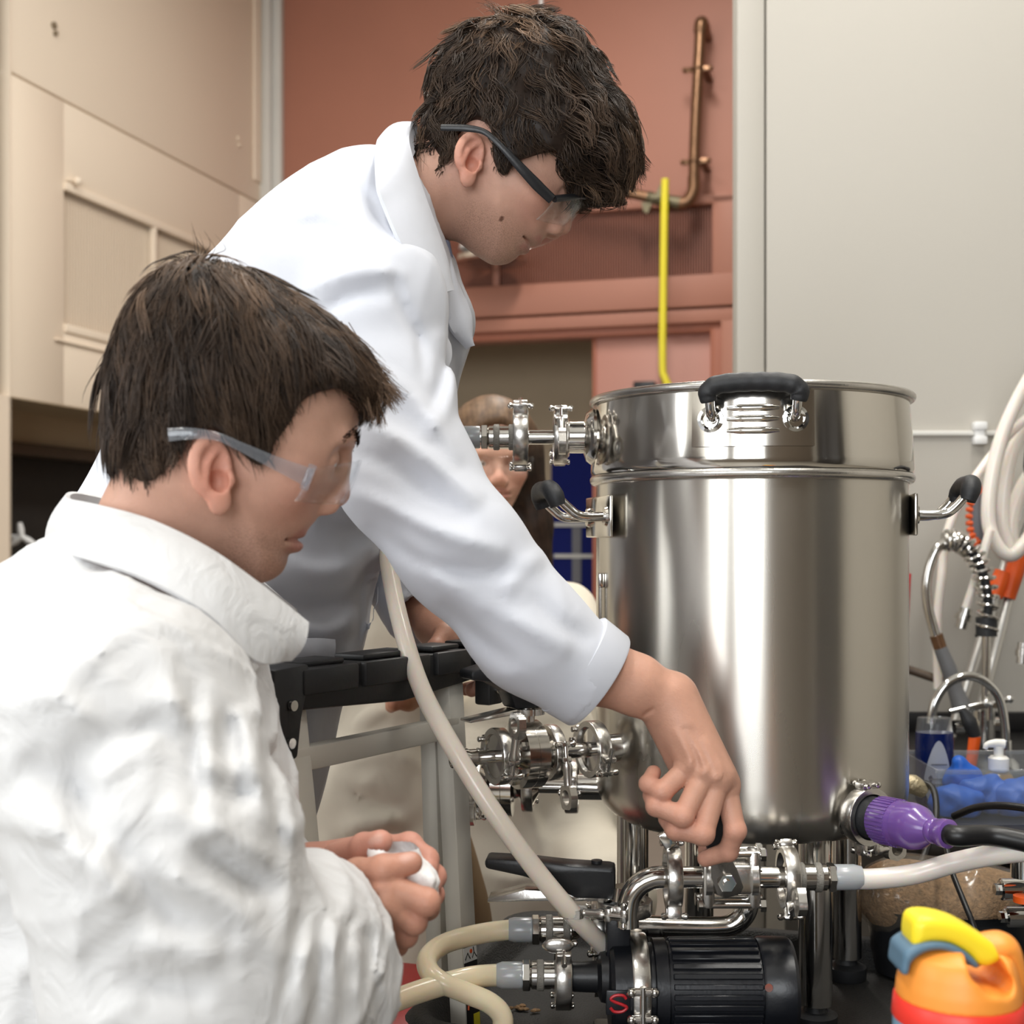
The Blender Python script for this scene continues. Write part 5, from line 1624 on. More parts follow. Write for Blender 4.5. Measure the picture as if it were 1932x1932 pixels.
def strands(name, mat, parent, seeds, flow, field, N, length, rad, head, seed, level=(-0.004, 0.004), wave=0.0, wfreq=60.0, trim=None, clump=0.5, steps=8, col=(0.020, 0.011, 0.007), light=(0.10, 0.055, 0.030), lit=None, flyaway=0.02, lockvar=0.0025):
    """Combed hair: tapered strands laid over the hair volume."""
    r = np.random.default_rng(seed)
    root = seeds[r.integers(0, len(seeds), N)].copy() + r.normal(0, 0.0015, (N, 3))
    def grad(p):
        h = 0.002
        g = np.stack([field(*(p + d).T) - field(*(p - d).T) for d in np.eye(3) * h], 1)
        return g / (np.linalg.norm(g, axis=1)[:, None] + 1e-9)
    L = length(root) * r.uniform(0.6, 1.15, N)
    n_g = max(30, N // 16)
    gi = r.integers(0, N, n_g)
    near = np.zeros(N, int)
    for a in range(0, N, 2000):
        near[a:a + 2000] = np.argmin(((root[a:a + 2000, None, :] - root[gi][None]) ** 2).sum(2), 1)
    lock = r.normal(0, 1, (n_g, 3))[near]
    ph = (r.uniform(0, 6.28, n_g))[near] + r.normal(0, 0.35, N)
    tilt = r.normal(0, 0.20, (N, 1)) + 0.25 * lock[:, :1]
    fly = r.uniform(0, 1, N) < flyaway
    p = root.copy()
    path = [p.copy()]
    lev0 = level[0] + lockvar * lock[:, 1]
    for s in range(steps):
        t = (s + 1) / steps
        g = grad(p)
        v = flow(p, t)
        v = v - g * (v * g).sum(1)[:, None]
        v = v / (np.linalg.norm(v, axis=1)[:, None] + 1e-9)
        side = np.cross(g, v)
        w = wave * np.sin(wfreq * L * t + ph)[:, None] * (0.4 + 0.6 * t)
        v = v + side * (tilt + w * 1.0)
        v = v / (np.linalg.norm(v, axis=1)[:, None] + 1e-9)
        p = p + v * (L / steps)[:, None]
        f = field(*p.T)
        tgt = lev0 + (level[1] - level[0]) * t + 0.003 * np.sin(wfreq * 0.8 * L * t + ph * 1.7) * min(1.0, wave * 1.5 + 0.15)
        tgt = np.where(fly, tgt + 0.020 * t * t, tgt)
        p = p - grad(p) * (f - tgt)[:, None] * 0.8
        path.append(p.copy())
    P = np.stack(path, 1)                                   # N, steps+1, 3
    if clump:
        G_ = P[gi][near]
        tt = np.linspace(0, 1, steps + 1)[None, :, None] ** 1.5
        P = P * (1 - clump * tt) + G_ * clump * tt + (root - root[gi][near])[:, None, :] * 0.25 * clump * tt
    keep = np.ones((N, steps + 1), bool)
    if trim is not None:
        bad = trim(P.reshape(-1, 3)).reshape(N, steps + 1) > (np.abs(r.normal(0, 0.004, N)) + np.abs(0.004 * lock[:, 2]))[:, None]
        keep = np.cumsum(bad, 1) == 0
    nk = keep.sum(1)
    ok = nk >= 3
    P, keep, nk, near_, root = P[ok], keep[ok], nk[ok], near[ok], root[ok]
    last = np.clip(nk - 1, 0, steps)
    # trimmed strands end at their last kept point
    idx = np.minimum(np.arange(steps + 1)[None, :], last[:, None])
    P = np.take_along_axis(P, idx[:, :, None], 1)
    n = len(P)
    tg = np.gradient(P, axis=1)
    tg /= np.linalg.norm(tg, axis=2)[:, :, None] + 1e-9
    ref = unit(np.array([0.3, 0.9, 0.2]))
    a = np.cross(tg, ref); a /= np.linalg.norm(a, axis=2)[:, :, None] + 1e-9
    b = np.cross(tg, a)
    frac = np.arange(steps + 1)[None, :] / np.maximum(last[:, None], 1)
    rad_ = (rad * r.uniform(0.6, 1.3, n))[:, None] * np.clip(1.12 - frac ** 2, 0.08, 1)
    ring = [P + (a * math.cos(q) + b * math.sin(q)) * rad_[:, :, None] for q in (0, 2.094, 4.189)]
    V = np.stack(ring, 2).reshape(-1, 3)
    base = np.arange(n)[:, None] * (steps + 1) * 3
    F = []
    for s in range(steps):
        for k in range(3):
            l = (k + 1) % 3
            F.append(np.stack([base[:, 0] + s * 3 + k, base[:, 0] + s * 3 + l, base[:, 0] + s * 3 + 3 + l, base[:, 0] + s * 3 + 3 + k], 1)[:, :, None].transpose(0, 2, 1).reshape(-1, 4)[np.where(s < last)[0]])
    F = np.concatenate(F)
    o = link_mesh(name, head.world(V), F, mat, parent, True, None)
    g0 = np.clip(r.normal(0.35, 0.3, n_g)[near_] + r.normal(0, 0.12, n), 0, 1)
    tip = frac.mean(1) * 0
    C = np.zeros((n, steps + 1, 3))
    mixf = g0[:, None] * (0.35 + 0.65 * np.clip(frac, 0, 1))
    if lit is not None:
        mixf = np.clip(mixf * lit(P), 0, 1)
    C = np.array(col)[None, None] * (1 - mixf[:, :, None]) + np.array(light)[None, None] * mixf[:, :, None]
    set_colors(o, np.repeat(C.reshape(-1, 3), 3, 0))
    o['kind'] = 'stuff'
    return o

def hair_cap(name, parent, head, tabS, tabC, E, Wd, ymul=None, vox=0.003, bump=0.0025, seed=3, col=(0.022, 0.013, 0.009), inset=0.003, kcut=0.006, front=0.0, low=0.0):
    lo, hi = np.array([-0.16, -0.125, -0.11]), np.array([0.19, 0.125, 0.215])
    G = Grid(lo, hi, vox)
    X, Y, Z = G.xyz((slice(None),) * 3)
    e = -tabS(X[:, 0, :], Z[:, 0, :])[:, None, :]
    f = E * (np.sqrt((Y / Wd(Z)) ** 2 + np.maximum(1 - np.minimum(e / E, 1), 0) ** 2) - 1)
    c = tabC(X[:, 0, :], Z[:, 0, :])[:, None, :]
    G.f = smax(f + inset + front * np.clip((X - 0.075) / 0.05, 0, 1), c + 0 * f, kcut).astype(np.float32)
    G.ripple(bump, 170, seed)
    if low: G.ripple(low, 75, seed + 1)
    V, Q = G.mesh(1, 0.4)
    o = link_mesh(name, head.world(V), Q, M['hair_dark'], parent, True, None)
    set_colors(o, np.tile(np.array(col), (len(V), 1)))
    return V, o

def merge(parts):
    Vs, Qs, Cs, n = [], [], [], 0
    for V, Q, C in parts:
        Vs.append(V); Qs.append(Q + n); Cs.append(C); n += len(V)
    return np.concatenate(Vs), np.concatenate(Qs), np.concatenate(Cs)

def make_hand(palm, fingers, arm, vox=0.0017, thumb=None, base=(0.58, 0.315, 0.225), kp=0.012, nails=(), lines=()):
    """World space. palm: list of cones (a, b, ra, rb); fingers: lists of (point, radius); arm: chain."""
    pts = [c for q in palm for c in q[:2]] + [p for f in fingers for p, _ in f] + [p for p, _ in arm]
    pts = np.array(pts)
    G = Grid(pts.min(0) - 0.05, pts.max(0) + 0.05, vox)
    for q in palm:
        G.cone(q[0], q[1], q[2], q[3], kp)
    for i in range(len(arm) - 1):
        G.cone(arm[i][0], arm[i + 1][0], arm[i][1], arm[i + 1][1], 0.007)
    for f in fingers:
        H = Grid.__new__(Grid)
        H.lo, H.vox, H.n, H.ax = G.lo, G.vox, G.n, G.ax
        H.f = np.full(tuple(G.n), 0.5, dtype=np.float32)
        for i in range(len(f) - 1):
            H.cone(f[i][0], f[i + 1][0], f[i][1], f[i + 1][1], 0.0025)
        for i in range(1, len(f) - 1):            # knuckles a little thicker
            H.ell(f[i][0], (f[i][1] * 1.06,) * 3, 0.003)
        p0 = np.array(f[0][0])
        # blend wide at the root, tight farther out
        G.f = np.minimum(smin(G.f, H.f, 0.0015), smin(G.f, H.f, 0.009) + np.minimum(0.02, np.maximum(0, np.sqrt((G.ax[0][:, None, None] - p0[0]) ** 2 + (G.ax[1][None, :, None] - p0[1]) ** 2 + (G.ax[2][None, None, :] - p0[2]) ** 2) - 0.014) * 0.4)).astype(np.float32)
    for pix, d0, d1, wd, am in lines:            # tendons, creases
        G.stroke(pix, d0, d1, wd, am)
    V, Q = G.mesh(1, 0.3)
    col = np.tile(np.array(base), (len(V), 1))
    for f in fingers:
        for j, (p, r_) in enumerate(f):
            if 0 < j:
                w = (0.40 if j < len(f) - 1 else 0.45) * np.exp(-((V - np.array(p)) ** 2).sum(1) / (r_ * 1.3) ** 2)[:, None]
                col = col * (1 - w) + np.array([0.63, 0.26, 0.19]) * w
    for p, rr in nails:
        w = 0.6 * np.clip(1.6 - np.sqrt(((V - np.array(p)) ** 2).sum(1)) / rr, 0, 1)[:, None]
        col = col * (1 - w) + np.array([0.70, 0.45, 0.38]) * w
    return V, Q, col

def limbs(V, Q, C, links, sizes):
    """Upper arms and chest under the clothes, sewn to the neck and to each forearm so the body is one surface."""
    n0 = sizes[0]
    starts = [n0, n0 + (sizes[1] if len(sizes) > 1 else 0)]
    V = list(V); Q = list(map(list, Q)); C = list(C)
    for li, (hd_, hn_, path, end) in enumerate(links):
        path = [np.asarray(p_, float) for p_ in path]
        def ring_of(lo, cnt, target, k):
            A = np.asarray(V[lo:lo + cnt])
            i0 = int(np.argmin(((A - target) ** 2).sum(1)))
            f = next(f_ for f_ in Q if lo <= f_[0] < lo + cnt and (lo + i0) in f_)
            return list(f)
        a = ring_of(0, n0, path[0], 4)
        b = ring_of(starts[li], len(hn_), np.asarray(end), 4)
        prev = a
        pts = smooth_path([np.mean([V[i] for i in a], 0)] + path[1:] + [np.asarray(end) + 0.0], 3)[1:-1]
        for j, p_ in enumerate(pts):
            nx_ = pts[j + 1] if j + 1 < len(pts) else np.asarray(end)
            x_, y_, _ = frame(nx_ - p_ + 1e-6)
            cur = []
            for q_i in range(4):
                t_ = math.pi / 4 + q_i * math.pi / 2
                cur.append(len(V)); V.append(p_ + (x_ * math.cos(t_) + y_ * math.sin(t_)) * 0.032); C.append(np.array([0.58, 0.33, 0.24]))
            for q_i in range(4):
                Q.append([prev[q_i], prev[(q_i + 1) % 4], cur[(q_i + 1) % 4], cur[q_i]])
            prev = cur
        for q_i in range(4):
            Q.append([prev[q_i], prev[(q_i + 1) % 4], b[(q_i + 1) % 4], b[q_i]])
    return np.array(V), np.array(Q), np.array(C)

def cloth_strip(name, mat, parent, top, bottom, thick=0.003, rows=8, bulge=0.0, smooth=6, roll=0.0):
    """A folded strip of cloth between two edges given as 3-D points (same count)."""
    A_, B_ = smooth_path(top, smooth), smooth_path(bottom, smooth)
    n = len(A_)
    V = []
    mid = (A_.mean(0) + B_.mean(0)) / 2
    for i in range(n):
        for j in range(rows + 1):
            t = j / rows
            V.append(A_[i] * (1 - t) + B_[i] * t)
    V = np.array(V)
    g = V.reshape(n, rows + 1, 3)
    du = np.gradient(g, axis=0); dv = np.gradient(g, axis=1)
    N = np.cross(du, dv); N /= np.linalg.norm(N, axis=2)[:, :, None] + 1e-9
    if N[n // 2, rows // 2][1] > 0: N = -N                   # towards the viewer
    t = np.linspace(0, 1, rows + 1)[None, :, None]
    g = g + N * bulge * np.sin(np.pi * t)
    front = g + N * thick / 2; back = g - N * thick / 2
    V = np.concatenate([front.reshape(-1, 3), back.reshape(-1, 3)])
    m = rows + 1; o = n * m
    F = []
    for i in range(n - 1):
        for j in range(rows):
            a, b, c, d = i * m + j, (i + 1) * m + j, (i + 1) * m + j + 1, i * m + j + 1
            F.append([a, b, c, d]); F.append([o + a, o + d, o + c, o + b])
    for i in range(n - 1):
        F.append([i * m, o + i * m, o + (i + 1) * m, (i + 1) * m])
        a, b = i * m + rows, (i + 1) * m + rows
        F.append([a, b, o + b, o + a])
    for j in range(rows):
        F.append([j, j + 1, o + j + 1, o + j])
        a = (n - 1) * m + j
        F.append([a, o + a, o + a + 1, a + 1])
    return clean(link_mesh(name, V, F, mat, parent, True, 60))

def eyeballs(person, head, eyec, look=(0.55, 0, -0.84)):
    for c in eyec:
        w = head.world(c[None])[0]
        eb = MB().ball(w, 0.0120, 16, 10).build('eye', M['eye_white'], person)
        d = head.R @ unit(np.array(look))
        MB().ball(w + d * 0.0068, 0.0060, 12, 8).build('iris', M['iris'], eb)

# ================================================================ the man leaning over the kettle
HA = Head(rot(3, 27), (884, 312), 1.53)
pA = empty('person', (W(400, 1130, 1.6)[0], 1.6, 0.0), 'person in white lab coat and black-armed safety glasses leaning to turn the valve', 'person')
face = [(1092, 366), (1082, 386), (1064, 405), (1046, 425), (1033, 441), (1024, 453), (1012, 462), (1000, 465), (996, 476), (982, 479), (975, 486), (957, 497), (931, 499), (910, 489), (880, 468), (855, 440), (830, 400), (806, 340), (806, 260), (812, 200), (835, 140), (885, 95), (950, 82), (1020, 100), (1070, 150), (1098, 220), (1106, 290), (1103, 340)]
f2 = HA.side(face)
S = lambda a, b, y=0.0: HA.loc(a, b, y)[[0, 2]]
neckA = HA.to_local(W(752, 400, 1.60))
V, Q, C, eyA = make_head(f2, S(1083, 383), S(1071, 440), S(1031, 444), S(1020, 458), S(996, 474), S(886, 300, -0.08), S(897, 258, -0.08) - S(872, 346, -0.08), neckA)
# a mole on the cheek
ml = HA.loc(946, 411, -0.058)
C[np.sqrt(((V[:, [0, 2]] - ml[[0, 2]]) ** 2).sum(1)) < 0.0026] = (0.16, 0.07, 0.045)
headA = (HA.world(V), Q, C); stubA = STUB

# right hand on the valve lever
w = W
palm = [(w(1262, 1318, 1.340), w(1306, 1440, 1.322), 0.0235, 0.0150), (w(1262, 1318, 1.340), w(1334, 1452, 1.316), 0.0235, 0.0150),
        (w(1266, 1318, 1.345), w(1356, 1464, 1.320), 0.0235, 0.0155), (w(1270, 1322, 1.350), w(1368, 1478, 1.332), 0.0235, 0.0155),
        (w(1258, 1350, 1.352), w(1300, 1452, 1.345), 0.0235, 0.0190)]
fin = [
    [(w(1301, 1446, 1.322), 0.0112), (w(1249, 1494, 1.312), 0.0100), (w(1223, 1479, 1.322), 0.0086), (w(1233, 1458, 1.336), 0.0078)],
    [(w(1331, 1458, 1.315), 0.0118), (w(1288, 1540, 1.303), 0.0106), (w(1238, 1521, 1.312), 0.0096), (w(1228, 1500, 1.330), 0.0085)],
    [(w(1354, 1470, 1.318), 0.0120), (w(1326, 1573, 1.304), 0.0110), (w(1275, 1565, 1.312), 0.0100), (w(1258, 1545, 1.328), 0.0088)],
    [(w(1369, 1484, 1.330), 0.0118), (w(1387, 1567, 1.318), 0.0106), (w(1374, 1606, 1.326), 0.0096), (w(1331, 1620, 1.338), 0.0084)],
    [(w(1296, 1400, 1.360), 0.0150), (w(1330, 1490, 1.372), 0.0128), (w(1340, 1560, 1.370), 0.0112), (w(1334, 1604, 1.364), 0.0095)]]
armA = [(w(960, 1140, 1.34), 0.040), (w(1120, 1262, 1.335), 0.0350), (w(1200, 1292, 1.338), 0.0305), (w(1262, 1326, 1.342), 0.0255)]
tl = [([(1272, 1372), (1292, 1412), (1306, 1440)], 1.26, 1.345, 0.0040, 0.0020), ([(1292, 1376), (1316, 1416), (1336, 1452)], 1.26, 1.345, 0.0040, 0.0024),
      ([(1310, 1378), (1336, 1420), (1357, 1464)], 1.26, 1.345, 0.0040, 0.0024), ([(1326, 1390), (1352, 1432), (1370, 1478)], 1.26, 1.35, 0.0036, 0.0020),
      ([(1290, 1370), (1312, 1420), (1320, 1455)], 1.26, 1.345, 0.0036, -0.0026), ([(1300, 1370), (1328, 1420), (1346, 1462)], 1.26, 1.345, 0.0036, -0.0026), ([(1310, 1375), (1344, 1425), (1365, 1475)], 1.26, 1.345, 0.0034, -0.0022),
      ([(1212, 1352), (1226, 1342), (1236, 1336)], 1.28, 1.40, 0.0022, -0.0022), ([(1226, 1440), (1240, 1432), (1250, 1430)], 1.28, 1.40, 0.0022, -0.0020),
      ([(1292, 1458), (1300, 1444), (1310, 1440)], 1.26, 1.34, 0.0050, 0.0022), ([(1322, 1466), (1332, 1456), (1342, 1454)], 1.26, 1.34, 0.0050, 0.0026), ([(1346, 1478), (1356, 1468), (1364, 1468)], 1.26, 1.34, 0.0050, 0.0024)]
hr = make_hand(palm, fin, armA, nails=(), vox=0.0015, lines=tl)
# left hand gripping the trestle beam
palm = [(w(818, 1180, 1.66), w(850, 1205, 1.625), 0.021, 0.016), (w(818, 1180, 1.66), w(872, 1212, 1.635), 0.021, 0.016), (w(822, 1180, 1.67), w(900, 1222, 1.650), 0.021, 0.015)]
fin = [
    [(w(838, 1196, 1.620), 0.0115), (w(822, 1222, 1.598), 0.0105), (w(818, 1246, 1.592), 0.0090)],
    [(w(868, 1208, 1.632), 0.0112), (w(905, 1222, 1.612), 0.0104), (w(926, 1262, 1.606), 0.0096), (w(905, 1296, 1.610), 0.0088)],
    [(w(884, 1214, 1.640), 0.0112), (w(920, 1232, 1.640), 0.0104), (w(932, 1280, 1.640), 0.0096), (w(890, 1302, 1.632), 0.0088)],
    [(w(896, 1220, 1.650), 0.0108), (w(930, 1244, 1.665), 0.0100), (w(934, 1288, 1.665), 0.0092), (w(880, 1300, 1.655), 0.0085)]]
hl = make_hand(palm, fin, [(w(770, 1060, 1.74), 0.036), (w(800, 1140, 1.70), 0.029), (w(818, 1182, 1.665), 0.024)], vox=0.002, base=(0.50, 0.26, 0.18))
V, Q, C = merge([headA, hr, hl])
V, Q, C = limbs(V, Q, C, [(headA[0], hr[0], [w(752, 440, 1.60), w(650, 560, 1.60), w(700, 590, 1.42), w(740, 800, 1.38), w(838, 1044, 1.318)], armA[0][0]),
                          (headA[0], hl[0], [w(745, 450, 1.62), w(650, 570, 1.64), w(690, 600, 1.78), w(695, 880, 1.82)], w(770, 1060, 1.74))], (len(headA[0]), len(hr[0])))
bodyA = link_mesh('body', V, Q, M['skin'], pA, True, None)
set_colors(bodyA, C)
set_float(bodyA, 'Stubble', np.concatenate([stubA, np.zeros(len(V) - len(stubA))]))
eyeballs(pA, HA, eyA)

# lab coat
G = Grid((-0.80, 1.20, 0.32), (0.15, 2.00, 1.66), 0.005)
dT = 1.60
yv = (0, 1, 0)
tor = [((712, 392), 0.066, 1.80), ((676, 480), 0.106, 1.66), ((632, 590), 0.146, 1.32), ((560, 730), 0.165, 1.18), ((470, 930), 0.168, 1.10), ((400, 1120), 0.186, 1.02), ((330, 1400), 0.180, 1.0), ((285, 1700), 0.172, 1.0)]
tor = [(w(p[0][0], p[0][1], dT), p[1], p[2]) for p in tor]
G.chain(tor, 0.03, 0.03, flat=yv)
G.cone(w(655, 505, 1.43), w(700, 570, 1.42), 0.064, 0.078, 0.045)            # right shoulder
armc = [(w(690, 575, 1.425), 0.074), (w(716, 760, 1.385), 0.072), (w(764, 892, 1.352), 0.0690), (w(872, 1040, 1.318), 0.0610), (w(1003, 1198, 1.322), 0.0565), (w(1160, 1316, 1.335), 0.0495)]
for i in range(len(armc) - 1):
    G.cone(armc[i][0], armc[i + 1][0], armc[i][1], armc[i + 1][1], 0.035 if i == 0 else 0.02)
G.cone(w(800, 520, 1.63), w(822, 612, 1.60), 0.034, 0.040, 0.03); G.cone(w(822, 612, 1.60), w(782, 716, 1.59), 0.040, 0.052, 0.03)
larm = [(w(670, 580, 1.78), 0.080), (w(690, 900, 1.84), 0.075), (w(760, 1060, 1.76), 0.062), (w(822, 1200, 1.67), 0.050)]
for i in range(len(larm) - 1):
    G.cone(larm[i][0], larm[i + 1][0], larm[i][1], larm[i + 1][1], 0.04 if i == 0 else 0.02)
# folds
near = (1.20, 1.48)
for pix, wd, am in (
    ([(655, 925), (740, 960), (850, 1010), (960, 1040)], 0.013, 0.010), ([(690, 985), (800, 1060), (900, 1080), (1000, 1075)], 0.012, -0.007),
    ([(660, 790), (760, 830), (850, 900), (910, 950)], 0.014, 0.010), ([(650, 850), (740, 880), (830, 950), (900, 985)], 0.012, -0.007),
    ([(690, 690), (770, 740), (830, 810), (870, 880)], 0.013, 0.008), ([(640, 720), (730, 770), (800, 850)], 0.013, -0.006),
    ([(820, 620), (850, 690), (845, 760), (800, 830)], 0.012, 0.007), ([(845, 640), (835, 720), (810, 780)], 0.010, -0.006),
    ([(560, 560), (640, 520), (720, 510), (770, 525)], 0.010, 0.006), ([(590, 600), (660, 560), (740, 548)], 0.012, -0.007),
    ([(500, 440), (600, 430), (690, 470)], 0.016, -0.006), ([(640, 330), (700, 380), (735, 450)], 0.012, -0.005),
    ([(745, 500), (752, 560), (790, 640), (800, 720)], 0.008, -0.006), ([(900, 1130), (990, 1180), (1080, 1230)], 0.014, 0.006),
    ([(830, 1130), (900, 1200), (980, 1260)], 0.013, -0.006), ([(1000, 1120), (1060, 1180), (1120, 1215)], 0.013, -0.005),
    ([(760, 1000), (830, 1090), (920, 1160)], 0.016, 0.005), ([(1030, 1040), (980, 1080), (950, 1130)], 0.012, 0.005)):
    G.stroke(pix, near[0], near[1], wd * 0.72, am * 1.15)
for pix, wd, am in (
    ([(520, 1050), (600, 1080), (680, 1060), (735, 1010)], 0.018, 0.012), ([(500, 1120), (580, 1150), (660, 1130), (720, 1060)], 0.015, -0.010),
    ([(540, 1180), (620, 1190), (690, 1160)], 0.014, 0.008), ([(725, 1030), (715, 1130), (690, 1230)], 0.012, 0.010), ([(690, 1040), (690, 1130), (665, 1230)], 0.012, -0.010),
    ([(600, 980), (670, 1000), (720, 960)], 0.016, -0.010), ([(590, 1330), (580, 1450), (555, 1600)], 0.015, 0.010), ([(560, 1330), (545, 1450), (520, 1600)], 0.014, -0.012)):
    G.stroke(pix, 1.36, 1.60, wd * 0.8, am * 1.1)
for pix, wd, am in (([(780, 1060), (800, 1110), (840, 1150)], 0.012, 0.006), ([(760, 1100), (790, 1130), (800, 1170)], 0.010, -0.006)):
    G.stroke(pix, 1.60, 1.80, wd, am)
G.ripple(0.0016, 38, 5); G.crease(0.0032, 24, 41, sharp=4)
# open neck and lapel valley, hollow cuffs
G.cone(w(790, 330, 1.60), w(770, 430, 1.60), 0.066, 0.058, 0.012, 'sub')
ca, cb = armc[-2][0], armc[-1][0]
ax_ = unit(cb - ca); cut_p = w(1124, 1284, 1.335)
G.cut(cut_p, unit(ax_ + np.array([0, 0, 0.05])), w(1180, 1330, 1.335), 0.075)
G.cone(w(1060, 1228, 1.330), w(1180, 1332, 1.337), 0.0400, 0.0450, 0.004, 'sub')
lx0 = unit(larm[-1][0] - larm[-2][0])
G.cut(w(806, 1160, 1.69), lx0, w(830, 1215, 1.66), 0.075)
G.cone(w(796, 1130, 1.70), w(825, 1205, 1.665), 0.036, 0.042, 0.004, 'sub')
G.cut((0, 0, 0.40), (0, 0, -1), (-0.4, 1.6, 0.35), 0.45)
V, Q = G.mesh(1, 0.5)
coatA = link_mesh('lab_coat', V, Q, M['lab_coat'], pA, True, None)
# collar: falls from the nape over the near shoulder to a point on the chest
top = [w(792, 290, 1.70), w(780, 232, 1.60), w(772, 272, 1.50), w(790, 340, 1.470), w(818, 420, 1.465), w(842, 490, 1.475), w(852, 546, 1.49)]
bot = [w(752, 300, 1.76), w(716, 262, 1.57), w(708, 335, 1.41), w(728, 400, 1.380), w(764, 480, 1.368), w(802, 542, 1.380), w(828, 560, 1.40)]
cloth_strip('collar', M['lab_coat'], coatA, top, bot, 0.004, 8, 0.007)
top = [w(780, 228, 1.60), w(786, 240, 1.605), w(790, 256, 1.61), w(792, 262, 1.62)]
bot = [w(760, 236, 1.56), w(766, 262, 1.55), w(772, 282, 1.535), w(778, 296, 1.53)]
cloth_strip('collar_stand', M['lab_coat'], coatA, top, bot, 0.003, 4, 0.0)
# near lapel edge and far lapel
top = [w(840, 478, 1.585), w(858, 520, 1.575), w(878, 565, 1.565), w(890, 606, 1.56), w(887, 652, 1.56)]
bot = [w(836, 492, 1.56), w(842, 545, 1.545), w(843, 600, 1.540), w(854, 628, 1.540), w(882, 658, 1.552)]
cloth_strip('lapel', M['lab_coat'], coatA, top, bot, 0.004, 8, 0.006)
top = [w(742, 430, 1.385), w(776, 500, 1.375), w(812, 575, 1.385), w(848, 650, 1.45)]
bot = [w(738, 460, 1.375), w(760, 535, 1.358), w(792, 620, 1.362), w(836, 706, 1.42)]
cloth_strip('lapel', M['lab_coat'], coatA, top, bot, 0.004, 6, 0.004)
# shirt in the opening
MB().tube([w(806, 462, 1.60), w(812, 520, 1.60), w(805, 600, 1.60)], [0.028, 0.030, 0.028], 16, 5).build('shirt', M['shirt'], pA)
# pocket flap on the hip
pk = [w(548, 1205, 1.430), w(600, 1204, 1.452), w(630, 1206, 1.474)]
pkb = [w(544, 1246, 1.428), w(598, 1246, 1.450), w(626, 1246, 1.472)]
cloth_strip('pocket', M['lab_coat'], coatA, pk, pkb, 0.004, 4, 0.002)
hem0 = cut_p - ax_ * 0.030
clean(MB().lathe([(0.0515, 0.0), (0.0560, 0.002), (0.0540, 0.031), (0.0526, 0.033), (0.0496, 0.032), (0.0500, 0.0)], hem0, unit(ax_ + np.array([0, 0, 0.05])), 56, closed=True).build('cuff', M['lab_coat'], coatA))
for s in (-1, 1):
    hx_ = -0.44 + (0.02 if s < 0 else -0.02); hy_ = 1.6 + s * 0.10
    MB().tube([(hx_ + 0.02, hy_, 0.86), (hx_, hy_, 0.48), (hx_ - 0.03, hy_, 0.10)], [0.095, 0.075, 0.060], 20, 6).build('trouser_leg', M['trousers'], pA)
    MB().tube([(hx_ - 0.08, hy_, 0.045), (hx_, hy_, 0.055), (hx_ + 0.10, hy_, 0.040), (hx_ + 0.17, hy_, 0.030)], [0.035, 0.045, 0.042, 0.026], 16, 6).build('shoe', M['shoe'], pA)

# hair: loose curls
out = [(781, 268), (796, 225), (808, 200), (812, 150), (830, 105), (862, 66), (900, 44), (950, 32), (1010, 30), (1060, 44), (1105, 82), (1134, 130), (1158, 176), (1182, 200), (1196, 235), (1203, 280), (1200, 330), (1180, 365), (1140, 384), (1096, 392), (1060, 420), (1000, 460), (940, 470), (880, 460), (825, 430), (788, 350)]
tabS = Table(closed_smooth(HA.side(out), 4))
cut = [(778, 262), (786, 296), (812, 322), (828, 334), (850, 318), (852, 290), (862, 262), (888, 246), (918, 250), (928, 270), (932, 306), (940, 332), (950, 342), (966, 322), (1000, 312), (1030, 302), (1050, 296), (1054, 330), (1066, 356), (1092, 372), (1140, 386), (1200, 372), (1260, 300), (1240, 100), (1100, -40), (850, -40), (740, 100)]
tabC = Table(closed_smooth(HA.side(cut, -0.04), 3))
EA = 0.100
WA = lambda z: np.interp(z, [-0.06, -0.02, 0.02, 0.06], [0.066, 0.078, 0.088, 0.100])
capV, capoA = hair_cap('hair', pA, HA, tabS, tabC, EA, WA, bump=0.0050, inset=0.006, front=0.010, low=0.005)
fieldA = lambda x, y, z: pillow(tabS, x, y, z, EA, WA(z))
whorl = HA.loc(930, 60, 0.0)
def flowA(p, t):
    v = p - whorl
    v = v / (np.linalg.norm(v, axis=1)[:, None] + 1e-6)
    front = np.clip((p[:, 0] + 0.01) / 0.06, 0, 1)[:, None]
    back = np.clip((-p[:, 0] - 0.02) / 0.05, 0, 1)[:, None]
    return v + np.array([0.75, 0, -0.45]) * front + np.array([0.1, 0, -0.7]) * back + np.array([0, 0, -0.25])
lenA = lambda r0: np.where(r0[:, 2] < 0.02, 0.024, 0.052) + 0.012 * np.clip(r0[:, 0] / 0.1, 0, 1)
trimA = lambda P: tabC(P[:, 0], P[:, 2]) + 0.002 - 0.008 * np.clip((P[:, 0] - 0.10) / 0.03, 0, 1)
litA = lambda P: 0.5 + 1.9 * np.clip((P[:, :, 2] - 0.11) / 0.06, 0, 1) * np.clip((0.06 - P[:, :, 0]) / 0.08, 0.12, 1)  # crown strands coloured lighter: a highlight painted into the curls
strands('hair_strands', M['hair_dark'], capoA, capV[fieldA(*capV.T) > -0.034], flowA, fieldA, 11000, lenA, 0.00060, HA, 11, (-0.006, 0.004), wave=1.1, wfreq=110, trim=trimA, clump=0.78, lockvar=0.0055, col=(0.022, 0.013, 0.0085), light=(0.16, 0.094, 0.055), lit=litA, flyaway=0.02)

